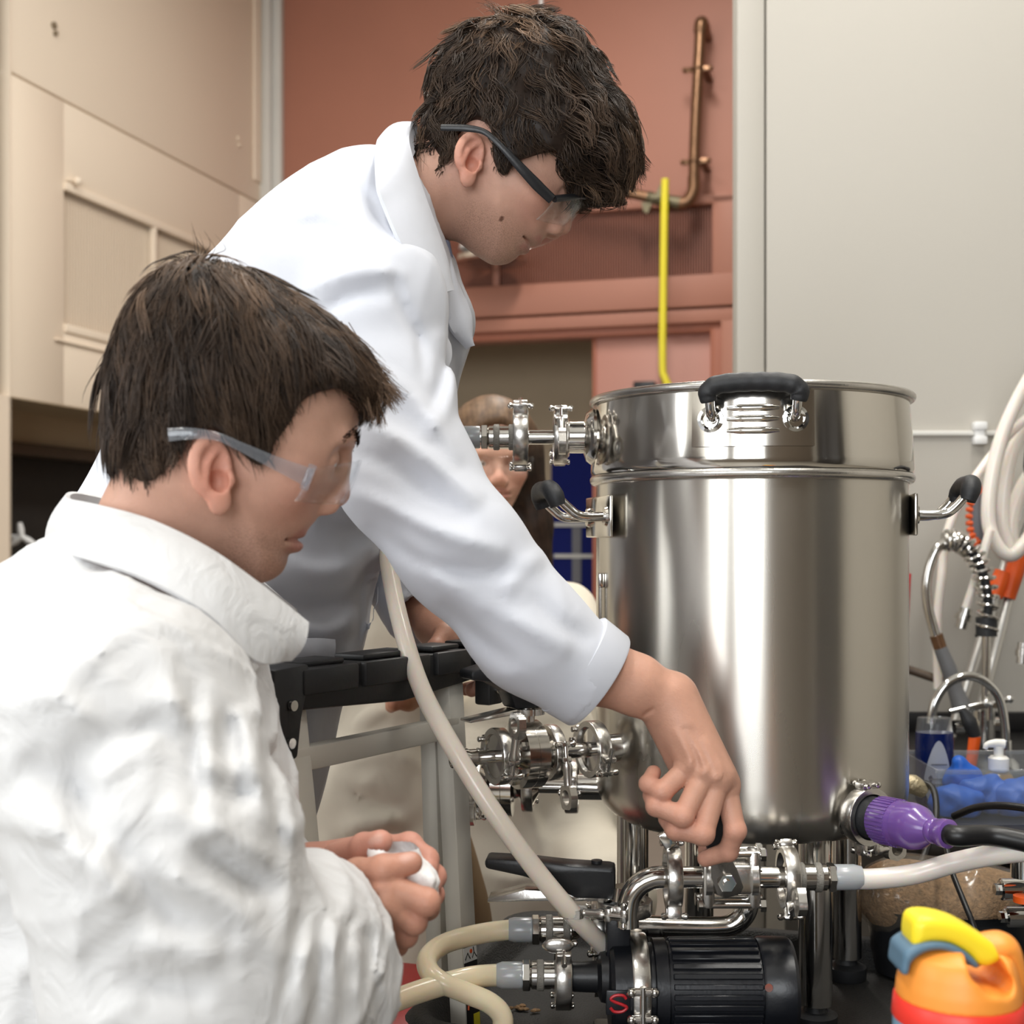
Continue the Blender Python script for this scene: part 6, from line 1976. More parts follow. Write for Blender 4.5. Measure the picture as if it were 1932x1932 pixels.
# eyebrow
def brow(person, head, nas, N=260, seed=2):
    r = np.random.default_rng(seed)
    mb = MB()
    for s in (-1, 1):
        for i in range(N // 2):
            t = r.uniform(0, 1)
            a = np.array([nas[0] + 0.0035 - 0.016 * t ** 1.6, s * (0.012 + 0.038 * t), nas[1] + 0.0125 + 0.006 * math.sin(math.pi * t) + r.normal(0, 0.0022)])
            b = a + np.array([0.0012, s * 0.006, 0.0015 + r.normal(0, 0.0015)])
            q = head.world(np.array([a, b]))
            mb.tube(q, [0.0005, 0.0002], 3, caps=False)
    o = mb.build('eyebrow', M['hair_dark'], person, True, None)
    set_colors(o, np.tile([0.03, 0.016, 0.01], (len(mb.v), 1)))
    o['kind'] = 'stuff'
brow(pA, HA, S(1083, 383))

# safety glasses with black arms
def arm_path(H, pix, ys):
    return [H.world(H.loc(a, b, y)[None])[0] for (a, b), y in zip(pix, ys)]
gl = empty('safety_glasses', HA.world(HA.loc(1040, 380, -0.07)[None])[0]); gl.parent = pA; gl.location = tuple(np.array(gl.location) - world_loc(pA))
for s in (1, -1):
    ys = [-0.088 * s, -0.093 * s, -0.095 * s, -0.098 * s, -0.094 * s, -0.087 * s, -0.078 * s]
    loc3 = [HA.loc(a, b, -0.083) for a, b in ((832, 243), (880, 247), (915, 256), (945, 284), (982, 322), (1012, 350), (1042, 374))]
    P_ = [HA.world(np.array([[q[0], y, q[2]]]))[0] for q, y in zip(loc3, ys)]
    MB().tube(P_, [0.0038, 0.0042, 0.0034, 0.0036, 0.0056, 0.0066, 0.0060], 12, 6, flat=(HA.R @ np.array([0, 1.0, 0]), 0.45)).build('temple_arm', M['black_plastic'], gl)
c0 = HA.loc(1044, 378, -0.076); cF = HA.loc(1097, 378, 0.0)
fr = []
for q in np.linspace(-1, 1, 25):
    yy = 0.076 * q
    xx = cF[0] + 0.004 - (cF[0] + 0.004 - c0[0]) * abs(q) ** 2.4
    zz = cF[2] + (c0[2] - cF[2]) * abs(q) ** 2.0 + 0.002
    fr.append((xx, yy, zz))
fr = np.array(fr)
MB().tube(HA.world(fr), [0.0050, 0.0046, 0.0036, 0.0034, 0.0034, 0.0034, 0.0036, 0.0046, 0.0050], 12, flat=(HA.R @ np.array([0.3, 0, 1.0]), 0.8)).build('brow_bar', M['black_plastic'], gl)
def lens_shield(H, parent, fr, drop, mat, back=0.006):
    V = []
    rows = 8
    n = len(fr)
    for i in range(n):
        q = abs(i / (n - 1) * 2 - 1)
        dz = drop * (1 - 0.28 * q ** 3) * (1 - 0.35 * math.exp(-(q / 0.16) ** 2))
        for j in range(rows + 1):
            t = j / rows
            V.append(fr[i] + np.array([-back * t * t - 0.002 * t, 0, -dz * t]))
    V = H.world(np.array(V))
    F = [[i * (rows + 1) + j, (i + 1) * (rows + 1) + j, (i + 1) * (rows + 1) + j + 1, i * (rows + 1) + j + 1] for i in range(n - 1) for j in range(rows)]
    o = link_mesh('lens', V, F, mat, parent, True, None)
    md = o.modifiers.new('thick', 'SOLIDIFY'); md.thickness = 0.0018
    return o
lens_shield(HA, gl, fr, 0.043, M['lens'])

# ================================================================ the man seated in front, holding a cloth
HB = Head(rot(13, 9, 0), (412, 890), 1.035)
pB = empty('person', (W(200, 1700, 1.12)[0], 1.12, 0.0), 'person in white crinkled coverall and clear safety glasses holding a cloth', 'person')
face = [(663, 845), (659, 868), (650, 893), (632, 925), (612, 955), (597, 980), (584, 995), (574, 1008), (560, 1018), (571, 1027), (566, 1036), (546, 1044), (542, 1060), (532, 1080), (508, 1096), (478, 1100), (440, 1080), (400, 1050), (350, 1020), (300, 980), (248, 900), (226, 820), (222, 720), (240, 630), (300, 555), (390, 520), (490, 535), (580, 590), (645, 670), (676, 750), (674, 810)]
f2 = HB.side(face)
S = lambda a, b, y=0.0: HB.loc(a, b, y)[[0, 2]]
neckB = HB.to_local(W(288, 1085, 1.14))
V, Q, C, eyB = make_head(f2, S(659, 866), S(654, 948), S(598, 979), S(575, 1007), S(569, 1032), S(402, 896, -0.08), S(398, 828, -0.08) - S(406, 966, -0.08), neckB, neck_r=(0.058, 0.066))
headB = (HB.world(V), Q, C); stubB = STUB
# right (near) hand, folded round the cloth
palm = [(w(628, 1712, 1.078), w(724, 1672, 1.062), 0.0220, 0.0130), (w(628, 1720, 1.078), w(726, 1706, 1.056), 0.0220, 0.0130),
        (w(632, 1728, 1.082), w(720, 1738, 1.062), 0.0220, 0.0126), (w(638, 1738, 1.086), w(706, 1766, 1.076), 0.0215, 0.0124), (w(630, 1690, 1.080), w(682, 1654, 1.076), 0.0200, 0.0150)]
fin = [
    [(w(726, 1672, 1.056), 0.0118), (w(804, 1702, 1.054), 0.0106), (w(806, 1712, 1.092), 0.0098), (w(776, 1706, 1.108), 0.0090)],
    [(w(726, 1708, 1.052), 0.0116), (w(781, 1738, 1.058), 0.0102), (w(772, 1736, 1.100), 0.0098), (w(750, 1724, 1.115), 0.0088)],
    [(w(720, 1740, 1.058), 0.0113), (w(764, 1764, 1.068), 0.0099), (w(750, 1762, 1.108), 0.0094), (w(735, 1750, 1.12), 0.0085)],
    [(w(706, 1768, 1.074), 0.0108), (w(748, 1782, 1.086), 0.0092), (w(738, 1774, 1.115), 0.0085)],
    [(w(672, 1654, 1.074), 0.0140), (w(724, 1640, 1.056), 0.0114), (w(776, 1628, 1.062), 0.0092)]]
hr = make_hand(palm, fin, [(w(500, 1850, 1.00), 0.038), (w(590, 1755, 1.05), 0.030), (w(632, 1720, 1.075), 0.0255)], base=(0.50, 0.258, 0.178), lines=[([(670, 1694), (700, 1684), (724, 1674)], 1.0, 1.08, 0.0040, 0.0016), ([(672, 1714), (700, 1712), (724, 1708)], 1.0, 1.08, 0.0040, 0.0016), ([(676, 1732), (700, 1736), (718, 1740)], 1.0, 1.08, 0.0040, 0.0016)], nails=((w(772, 1618, 1.058), 0.0040), (w(762, 1621, 1.055), 0.0036)))
# left (far) hand
palm = [(w(588, 1640, 1.165), w(716, 1606, 1.145), 0.022, 0.0165), (w(588, 1650, 1.168), w(720, 1640, 1.155), 0.022, 0.0165), (w(590, 1660, 1.17), w(715, 1672, 1.165), 0.022, 0.016)]
fin = [
    [(w(716, 1604, 1.145), 0.0122), (w(772, 1596, 1.138), 0.0112), (w(804, 1622, 1.128), 0.0102), (w(806, 1640, 1.118), 0.0094)],
    [(w(720, 1632, 1.152), 0.0120), (w(790, 1626, 1.146), 0.0110), (w(818, 1654, 1.132), 0.0102), (w(812, 1672, 1.118), 0.0092)],
    [(w(720, 1655, 1.158), 0.0115), (w(790, 1655, 1.156), 0.0106), (w(816, 1688, 1.142), 0.0096), (w(806, 1704, 1.128), 0.0088)],
    [(w(640, 1622, 1.140), 0.0150), (w(688, 1600, 1.112), 0.0122), (w(718, 1588, 1.098), 0.0100)]]
hl = make_hand(palm, fin, [(w(500, 1720, 1.20), 0.034), (w(555, 1670, 1.18), 0.028), (w(590, 1650, 1.168), 0.025)], base=(0.60, 0.30, 0.225), nails=((w(712, 1582, 1.089), 0.0040), (w(703, 1588, 1.092), 0.0034)))
V, Q, C = merge([headB, hr, hl])
V, Q, C = limbs(V, Q, C, [(headB[0], hr[0], [w(285, 1130, 1.14), w(200, 1300, 1.12), w(220, 1360, 0.97), w(300, 1600, 0.935), w(360, 1830, 0.93)], w(500, 1850, 1.00)),
                          (headB[0], hl[0], [w(285, 1130, 1.14), w(220, 1300, 1.15), w(330, 1340, 1.29), w(420, 1640, 1.32)], w(500, 1720, 1.20))], (len(headB[0]), len(hr[0])))
bodyB = link_mesh('body', V, Q, M['skin'], pB, True, None)
set_colors(bodyB, C)
set_float(bodyB, 'Stubble', np.concatenate([stubB, np.zeros(len(V) - len(stubB))]))
eyeballs(pB, HB, eyB)
brow(pB, HB, S(659, 866), seed=5)

# coverall
G = Grid((-0.72, 0.76, 0.42), (-0.02, 1.45, 1.12), 0.0046)
tor = [((285, 1115), 0.078, 1.25), ((232, 1228), 0.110, 1.40), ((172, 1362), 0.144, 1.28), ((185, 1480), 0.152, 1.15), ((222, 1640), 0.150, 1.15), ((215, 1850), 0.165, 1.15), ((200, 2100), 0.185, 1.15)]
tor = [(w(p[0][0], p[0][1], 1.13), p[1], p[2]) for p in tor]
G.chain(tor, 0.03, 0.03, flat=yv)
G.cone(w(165, 1312, 0.970), w(215, 1360, 0.960), 0.076, 0.088, 0.05)
armc = [(w(218, 1365, 0.955), 0.090), (w(300, 1600, 0.930), 0.092), (w(352, 1840, 0.925), 0.090), (w(470, 1850, 0.965), 0.080), (w(560, 1790, 1.020), 0.066), (w(640, 1724, 1.072), 0.046)]
for i in range(len(armc) - 1):
    G.cone(armc[i][0], armc[i + 1][0], armc[i][1], armc[i + 1][1], 0.04 if i == 0 else 0.025)
G.cone(w(520, 1860, 0.985), w(610, 1880, 1.02), 0.066, 0.050, 0.04)           # slack sleeve hanging under the forearm
larm = [(w(330, 1330, 1.30), 0.085), (w(420, 1640, 1.33), 0.075), (w(480, 1740, 1.26), 0.062), (w(560, 1668, 1.185), 0.044)]
for i in range(len(larm) - 1):
    G.cone(larm[i][0], larm[i + 1][0], larm[i][1], larm[i + 1][1], 0.04 if i == 0 else 0.02)
nB = (0.78, 1.16)
for pix, wd, am in (
    ([(165, 1360), (150, 1450), (170, 1540), (190, 1600)], 0.016, -0.012), ([(170, 1440), (230, 1385), (310, 1375), (350, 1400)], 0.011, -0.007),
    ([(365, 1280), (368, 1430), (372, 1580)], 0.008, -0.007), ([(390, 1290), (392, 1430), (395, 1560)], 0.010, 0.006),
    ([(460, 1330), (470, 1420), (500, 1480), (520, 1560)], 0.012, 0.009), ([(430, 1320), (440, 1430), (460, 1530)], 0.010, -0.008),
    ([(500, 1400), (515, 1500), (530, 1620)], 0.010, -0.009), ([(330, 1560), (400, 1600), (470, 1660), (530, 1690)], 0.012, -0.009),
    ([(300, 1520), (370, 1560), (450, 1600), (520, 1620)], 0.014, 0.009), ([(270, 1640), (350, 1670), (450, 1720), (500, 1790)], 0.015, 0.008),
    ([(190, 1560), (240, 1620), (320, 1720), (360, 1800)], 0.016, -0.009), ([(120, 1600), (190, 1640), (240, 1720)], 0.016, 0.010),
    ([(50, 1420), (120, 1480), (180, 1520)], 0.018, -0.010), ([(20, 1500), (90, 1560), (170, 1590)], 0.018, 0.010),
    ([(300, 1290), (340, 1340), (365, 1420)], 0.012, 0.007), ([(80, 1300), (140, 1340), (170, 1400)], 0.014, 0.007),
    ([(250, 1800), (330, 1780), (420, 1800)], 0.016, 0.008), ([(220, 1860), (310, 1850), (400, 1880)], 0.016, -0.009),
    ([(370, 1430), (420, 1450), (480, 1440)], 0.010, 0.006), ([(372, 1470), (430, 1500), (490, 1500)], 0.010, -0.006)):
    G.stroke(pix, nB[0], nB[1], wd * 0.7, am * 1.15)
# gathered cuff: folds fanning down from the wrist
for k, (x0, x1) in enumerate(((540, 480), (556, 520), (574, 556), (592, 592), (612, 622), (632, 650), (652, 672), (668, 690))):
    G.stroke([(x0 + 18, 1690 + k * 8), ((x0 + x1) / 2 + 14, 1790), (x1 + 4, 1940)], 0.86, 1.12, 0.0075, 0.0075 if k % 2 == 0 else -0.0085)
G.stroke([(560, 1690), (610, 1715), (650, 1770), (672, 1830)], 0.95, 1.13, 0.009, -0.008)
G.stroke([(575, 1655), (630, 1665), (672, 1720), (692, 1790)], 0.98, 1.15, 0.009, 0.007)
G.ripple(0.0018, 55, 9); G.crease(0.0075, 30, 43, sharp=4); G.crease(0.0045, 62, 44, sharp=4)
G.cone(w(330, 1000, 1.13), w(290, 1120, 1.14), 0.072, 0.064, 0.012, 'sub')
axr = unit(armc[-1][0] - armc[-2][0])
G.cut(w(634, 1728, 1.070), unit(axr + np.array([0.25, 0, -0.1])), w(670, 1700, 1.09), 0.055)
G.cone(w(600, 1752, 1.045), w(660, 1708, 1.085), 0.034, 0.040, 0.004, 'sub')
axl = unit(larm[-1][0] - larm[-2][0])
G.cut(w(552, 1676, 1.192), axl, w(580, 1640, 1.17), 0.055)
G.cone(w(530, 1700, 1.21), w(572, 1656, 1.175), 0.030, 0.036, 0.004, 'sub')
V, Q = G.mesh(1, 0.45)
coatB = link_mesh('coverall', V, Q, M['coverall'], pB, True, None)
# standing collar wrapped round the neck, open at the throat
top = [w(560, 1150, 1.22), w(420, 1040, 1.27), w(260, 960, 1.26), w(150, 930, 1.20), w(130, 940, 1.12), w(190, 955, 1.035), w(290, 985, 1.01), w(390, 1034, 1.005), w(480, 1096, 1.02), w(580, 1174, 1.05)]
bot = [w(520, 1230, 1.20), w(400, 1150, 1.28), w(240, 1080, 1.29), w(110, 1060, 1.23), w(92, 1042, 1.12), w(160, 1055, 1.00), w(270, 1092, 0.965), w(390, 1160, 0.965), w(480, 1248, 0.99), w(546, 1246, 1.035)]
cloth_strip('collar', M['coverall'], coatB, top, bot, 0.004, 8, 0.006)
# seated legs and stool
for s in (-1, 1):
    yy = 1.13 + s * 0.10
    MB().tube([(-0.38, yy, 0.50), (-0.30, yy, 0.48), (-0.24, yy, 0.43), (-0.235, yy + 0.02 * s, 0.28), (-0.25, yy + 0.02 * s, 0.09)], [0.098, 0.086, 0.074, 0.064, 0.056], 20, 6).build('coverall_leg', M['coverall'], pB)
    MB().tube([(-0.30, yy + 0.02 * s, 0.045), (-0.25, yy + 0.02 * s, 0.050), (-0.16, yy + 0.02 * s, 0.040), (-0.09, yy + 0.02 * s, 0.028)], [0.034, 0.044, 0.040, 0.024], 16, 6).build('shoe', M['shoe'], pB)
stl = empty('stool', (-0.36, 1.13, 0.0), 'low dark stool under the seated man in the coverall', 'stool')
MB().cyl((-0.36, 1.13, 0.385), (-0.36, 1.13, 0.42), 0.17, 40, bev=0.008).build('seat', M['black_plastic'], stl)
for q in range(4):
    t = math.pi / 4 + q * math.pi / 2
    MB().cyl((-0.36 + 0.11 * math.cos(t), 1.13 + 0.11 * math.sin(t), 0.386), (-0.36 + 0.17 * math.cos(t), 1.13 + 0.17 * math.sin(t), 0.0), 0.012, 12).build('leg', M['sawhorse_grey'], stl)

# hair: straight, swept forward
out = [(205, 880), (197, 820), (194, 745), (205, 670), (232, 590), (275, 530), (330, 498), (385, 486), (450, 498), (540, 545), (620, 598), (668, 648), (696, 692), (712, 730), (710, 758), (698, 780), (684, 796), (655, 830), (610, 930), (520, 1010), (400, 1040), (290, 1030), (225, 960)]
tabS2 = Table(closed_smooth(HB.side(out), 4))
cut = [(190, 880), (230, 898), (268, 914), (296, 902), (330, 872), (345, 850), (352, 832), (376, 816), (410, 818), (440, 846), (466, 872), (488, 888), (506, 872), (520, 838), (545, 800), (560, 770), (590, 748), (630, 738), (670, 744), (694, 770), (712, 812), (760, 800), (800, 740), (760, 560), (560, 400), (300, 400), (120, 560), (120, 800)]
tabC2 = Table(closed_smooth(HB.side(cut, -0.05), 3))
EB = 0.092
WB = lambda z: np.interp(z, [-0.06, -0.02, 0.02, 0.06], [0.068, 0.078, 0.085, 0.094])
capV, capo = hair_cap('hair', pB, HB, tabS2, tabC2, EB, WB, bump=0.0022, seed=8, inset=0.004, front=0.016)
fieldB = lambda x, y, z: pillow(tabS2, x, y, z, EB, WB(z))
whorl2 = HB.loc(375, 500, 0.01)
def flowB(p, t):
    v = p - whorl2
    v = v / (np.linalg.norm(v, axis=1)[:, None] + 1e-6)
    front = np.clip((p[:, 0] - 0.0) / 0.07, 0, 1)[:, None]
    return v + np.array([0.65, 0, -0.30]) * front + np.array([0.05, 0, -0.45])
lenB = lambda r0: np.where(r0[:, 2] < 0.0, 0.028, 0.062) + 0.016 * np.clip(r0[:, 0] / 0.08, 0, 1)
trimB = lambda P: tabC2(P[:, 0], P[:, 2]) + 0.004
litB = lambda P: 0.6 + 1.3 * np.clip((P[:, :, 2] - 0.10) / 0.06, 0, 1) + 1.4 * np.clip((P[:, :, 0] - 0.10) / 0.04, 0, 1)  # highlight painted in: crown and fringe strands get a lighter colour
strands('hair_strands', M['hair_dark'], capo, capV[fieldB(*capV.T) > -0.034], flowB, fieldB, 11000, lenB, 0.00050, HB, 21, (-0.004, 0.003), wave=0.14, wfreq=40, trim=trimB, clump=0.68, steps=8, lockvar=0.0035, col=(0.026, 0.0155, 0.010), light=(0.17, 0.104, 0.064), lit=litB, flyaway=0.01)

def wisps(name, parent, head, groups, rad, seed, col, light):
    """Loose locks: each group is (start, bend, end) pixels, count, spread in pixels, sideways spread."""
    r = np.random.default_rng(seed)
    mb = MB(); cols = []
    for (a, b, c_), n, sp, (y0, y1) in groups:
        for i in range(n):
            y = r.uniform(y0, y1)
            j = r.normal(0, sp, (3, 2)); j[0] *= 1.4
            p = [head.loc(q[0] + j[k][0], q[1] + j[k][1], y + (0.004 * k * r.normal())) for k, q in enumerate((a, b, c_))]
            t = np.linspace(0, 1, 8)[:, None]
            cur = p[0] * (1 - t) ** 2 + 2 * p[1] * t * (1 - t) + p[2] * t * t
            cur = cur + 0.0012 * np.sin(t * 9 + r.uniform(0, 6)) * r.normal(0, 1, (1, 3))
            n0 = len(mb.v)
            mb.tube(head.world(cur), [rad, rad * 0.9, rad * 0.25], 3, caps=False)
            m_ = np.clip(r.normal(0.55, 0.25), 0, 1)
            cols += [np.array(col) * (1 - m_) + np.array(light) * m_] * (len(mb.v) - n0)
    o = mb.build(name, M['hair_dark'], parent, True, None)
    set_colors(o, np.array(cols)); o['kind'] = 'stuff'
wisps('fringe_wisps', capo, HB, [
    (((640, 640), (705, 700), (752, 752)), 120, 9, (-0.045, 0.03)), (((660, 680), (722, 730), (735, 765)), 110, 9, (-0.04, 0.03)),
    (((650, 690), (715, 735), (716, 800)), 90, 6, (-0.03, 0.02)), (((640, 700), (700, 745), (700, 790)), 90, 8, (-0.045, 0.03)),
    (((600, 610), (680, 660), (728, 712)), 70, 9, (-0.04, 0.03)), (((560, 575), (640, 610), (690, 668)), 40, 8, (-0.03, 0.03)),
    (((350, 505), (375, 478), (400, 500)), 30, 8, (-0.03, 0.03))],
    0.00042, 31, (0.034, 0.02, 0.013), (0.24, 0.15, 0.095))
wisps('stray_curls', capoA, HA, [
    (((1150, 200), (1200, 240), (1196, 300)), 90, 9, (-0.05, 0.03)), (((1160, 250), (1212, 290), (1190, 350)), 90, 9, (-0.05, 0.03)),
    (((1120, 320), (1180, 340), (1160, 386)), 80, 9, (-0.06, 0.03)), (((1090, 330), (1130, 360), (1130, 384)), 70, 9, (-0.07, 0.02)),
    (((960, 60), (945, 10), (915, 12)), 26, 9, (-0.04, 0.03)), (((930, 60), (960, 20), (1000, 18)), 22, 12, (-0.04, 0.03)), (((900, 70), (870, 40), (850, 60)), 24, 9, (-0.04, 0.03)),
    (((800, 250), (785, 285), (800, 320)), 60, 8, (-0.06, 0.02))],
    0.00040, 32, (0.026, 0.015, 0.010), (0.18, 0.11, 0.065))
# clear glasses
gl = empty('safety_glasses', HB.world(HB.loc(600, 890, -0.07)[None])[0]); gl.parent = pB; gl.location = tuple(np.array(gl.location) - world_loc(pB))
for s in (1, -1):
    loc3 = [HB.loc(a, b, -0.082) for a, b in ((318, 822), (360, 820), (410, 826), (455, 845), (510, 870), (565, 893), (585, 902))]
    ys = [-0.090 * s, -0.093 * s, -0.093 * s, -0.091 * s, -0.086 * s, -0.080 * s, -0.077 * s]
    P_ = [HB.world(np.array([[q[0], y, q[2]]]))[0] for q, y in zip(loc3, ys)]
    MB().tube(P_, [0.0050, 0.0044, 0.0030, 0.0036, 0.0050, 0.0070, 0.0078], 12, 6, flat=(HB.R @ np.array([0, 1.0, 0]), 0.3)).build('temple_arm', M['lens_arm'], gl)
    q = HB.loc(582, 898, -0.076)
    MB().box(HB.world(np.array([[q[0], -0.0765 * s, q[2] - 0.001]]))[0], (0.007, 0.004, 0.022), [HB.R @ np.array([0.95, 0, -0.2]), HB.R @ np.array([0, 1.0, 0]), HB.R @ np.array([0.2, 0, 0.95])], 0.001).build('hinge_block', M['lens_arm'], gl)
c0 = HB.loc(584, 886, -0.076); cF = HB.loc(664, 868, 0.0)
fr = []
for q in np.linspace(-1, 1, 25):
    xx = cF[0] + 0.006 - (cF[0] + 0.006 - c0[0]) * abs(q) ** 2.4
    zz = cF[2] + (c0[2] - cF[2]) * abs(q) ** 2.0 + 0.001
    fr.append((xx, 0.076 * q, zz))
fr = np.array(fr)
lens_shield(HB, gl, fr, 0.038, M['lens'])
# crumpled cloth in his hands
G = Grid(w(690, 1745, 1.06) - 0.01, w(840, 1590, 1.16) + 0.01, 0.0017)
G.cone(w(745, 1622, 1.098), w(785, 1690, 1.092), 0.022, 0.020, 0.01)
G.cone(w(758, 1612, 1.090), w(750, 1640, 1.09), 0.010, 0.016, 0.006)
G.cone(w(785, 1690, 1.095), w(800, 1726, 1.108), 0.014, 0.009, 0.008)
G.ell(w(783, 1664, 1.085), (0.016, 0.016, 0.014), 0.008)
G.ripple(0.0035, 230, 4); G.ripple(0.0016, 520, 6)
V, Q = G.mesh(1, 0.4)
tag(link_mesh('paper_cloth', V, Q, M['cloth'], None, True, 50), 'crumpled white paper cloth squeezed in the folded hands', 'cloth')

# ================================================================ people standing behind
gen_face = np.array([(103, 36), (99, 22), (98, 8), (99, -10), (101, -28), (103, -40), (100, -46), (102, -54), (95, -63), (96, -76), (86, -92), (70, -94), (40, -80), (10, -55), (-40, -40), (-80, -10), (-92, 35), (-85, 80), (-50, 118), (0, 130), (50, 118), (85, 85), (98, 60)]) / 1000.0
def generic_head(R, O, scale, vox):
    H = Head.__new__(Head); H.R = R * scale; H.O = np.asarray(O, float)
    V, Q, C, ey = make_head(gen_face, np.array([0.099, 0.022]), np.array([0.123, -0.016]), np.array([0.106, -0.030]), np.array([0.109, -0.041]), np.array([0.107, -0.053]), np.array([-0.004, 0.004]), np.array([-0.1, 1.0]), np.array([-0.03, 0, -0.17]), vox=vox, neck_r=(0.048, 0.052))
    return H, V, Q, C, ey
# woman with long hair in the doorway
cW = w(928, 880, 2.55)
HW, V, Q, C, eyW = generic_head(rot(-82, 6, 0), cW + np.array([0, 0.075, 0.0]), 0.93, 0.004)
pC = empty('person', (cW[0], 2.62, 0.0), 'person with long brown hair in cream coat half hidden behind the lid fitting', 'person')
C = C * 0.0 + np.where(C.mean(1)[:, None] < 0.25, C * 1.0, C * 1.08)
handW = make_hand([(w(1085, 1560, 2.42), w(1068, 1600, 2.40), 0.022, 0.018)], [[(w(1064 + k * 7, 1600, 2.40 + 0.012 * k), 0.010), (w(1060 + k * 7, 1650, 2.40 + 0.012 * k), 0.009), (w(1062 + k * 7, 1690, 2.40 + 0.012 * k), 0.007)] for k in range(4)], [(w(1090, 1480, 2.42), 0.032), (w(1085, 1560, 2.42), 0.026)], vox=0.0035, base=(0.50, 0.26, 0.18))
hdW = (HW.world(V), Q, C)
V, Q, C = merge([hdW, handW])
V, Q, C = limbs(V, Q, C, [(hdW[0], handW[0], [cW + np.array([0, 0.09, -0.17]), np.array([cW[0] + 0.10, 2.63, 0.95]), np.array([cW[0] + 0.155, 2.60, 0.93]), w(1090, 1320, 2.45)], w(1090, 1480, 2.42))], (len(hdW[0]),))
o = link_mesh('body', V, Q, M['skin'], pC, True, None); set_colors(o, C)
eyeballs(pC, HW, eyW, (1, 0, -0.1))
G = Grid(HW.O - 0.22 - np.array([0, 0, 0.25]), HW.O + 0.22, 0.0045)
X, Y, Zg = G.xyz((slice(None),) * 3)
hl_ = lambda x, y, z: HW.O + HW.R @ np.array([x, y, z])
G.ell(hl_(-0.012, 0, 0.045), (0.092, 0.108, 0.104), 0.0)
for s in (-1, 1):
    G.cone(hl_(-0.01, s * 0.072, 0.04), hl_(0.0, s * 0.090, -0.12), 0.034, 0.036, 0.03)
    G.cone(hl_(0.0, s * 0.090, -0.12), hl_(0.03, s * 0.105, -0.30), 0.036, 0.028, 0.02)
G.cone(hl_(-0.05, 0, 0.02), hl_(-0.05, 0, -0.28), 0.07, 0.06, 0.03)
G.ell(hl_(0.105, 0, 0.005), (0.070, 0.060, 0.088), 0.02, 'sub', R=HW.R.T / 0.93)
G.ripple(0.0022, 150, 12, scale=(1, 1, 0.15))
V, Q = G.mesh(1)
ho = link_mesh('hair', V, Q, M['hair_dark'], pC, True, None)
Lc = (V - HW.O) @ HW.R / 0.93 ** 2
r_ = np.clip((Lc[:, 2] - 0.02) / 0.10, 0, 1)[:, None]
st = (0.5 + 0.25 * np.sin(V[:, 0] * 240 + 3 * np.sin(V[:, 2] * 40)) + 0.25 * np.sin(V[:, 0] * 610 + V[:, 2] * 90))[:, None]
set_colors(ho, np.array([0.035, 0.018, 0.011]) * (1 - 0.5 * st) + r_ * (0.4 + 0.6 * st) * np.array([0.17, 0.105, 0.06]))
G = Grid((cW[0] - 0.32, 2.35, 0.05), (cW[0] + 0.32, 2.92, 1.16), 0.0085)
sx = (1, 0, 0)
G.chain([(np.array([cW[0] - 0.01, 2.65, 1.06]), 0.055, 1.5), (np.array([cW[0] - 0.02, 2.65, 0.98]), 0.090, 1.75), (np.array([cW[0] - 0.01, 2.63, 0.80]), 0.105, 1.45), (np.array([cW[0], 2.62, 0.55]), 0.115, 1.4), (np.array([cW[0], 2.62, 0.25]), 0.13, 1.4)], 0.03, 0.03, flat=sx)
G.chain([(np.array([cW[0] + 0.155, 2.62, 0.96]), 0.055), (w(1090, 1300, 2.45), 0.055), (w(1088, 1530, 2.42), 0.046)], 0.04, 0.02)
G.chain([(np.array([cW[0] - 0.175, 2.62, 0.96]), 0.055), (np.array([cW[0] - 0.21, 2.55, 0.72]), 0.052), (np.array([cW[0] - 0.12, 2.45, 0.60]), 0.045)], 0.04, 0.02)
G.ripple(0.0055, 32, 14, scale=(1.4, 1.2, 0.5)); G.ripple(0.004, 65, 15)
V, Q = G.mesh(1)
cc = link_mesh('cream_coat', V, Q, M['cream_coat'], pC, True, None)
for s in (-1, 1):
    MB().tube([(cW[0] + s * 0.08, 2.62, 0.30), (cW[0] + s * 0.09, 2.62, 0.08)], [0.07, 0.05], 16).build('trouser_leg', M['trousers'], pC)
    MB().tube([(cW[0] + s * 0.09, 2.68, 0.045), (cW[0] + s * 0.09, 2.60, 0.045), (cW[0] + s * 0.10, 2.46, 0.03)], [0.035, 0.042, 0.026], 14, 5).build('shoe', M['shoe'], pC)

gw = empty('safety_glasses', HW.world(np.array([[0.11, 0, 0.02]]))[0]); gw.parent = pC; gw.location = tuple(np.array(gw.location) - world_loc(pC))
fw_ = np.array([(0.114 - 0.034 * abs(q) ** 2.4, 0.074 * q, 0.030) for q in np.linspace(-1, 1, 21)])
lens_shield(HW, gw, fw_, 0.040, M['lens'])
for s in (-1, 1):
    MB().tube(HW.world(np.array([(0.080, s * 0.075, 0.024), (0.03, s * 0.080, 0.022), (-0.02, s * 0.080, 0.018)])), 0.0022, 8).build('temple_arm', M['lens_arm'], gw)

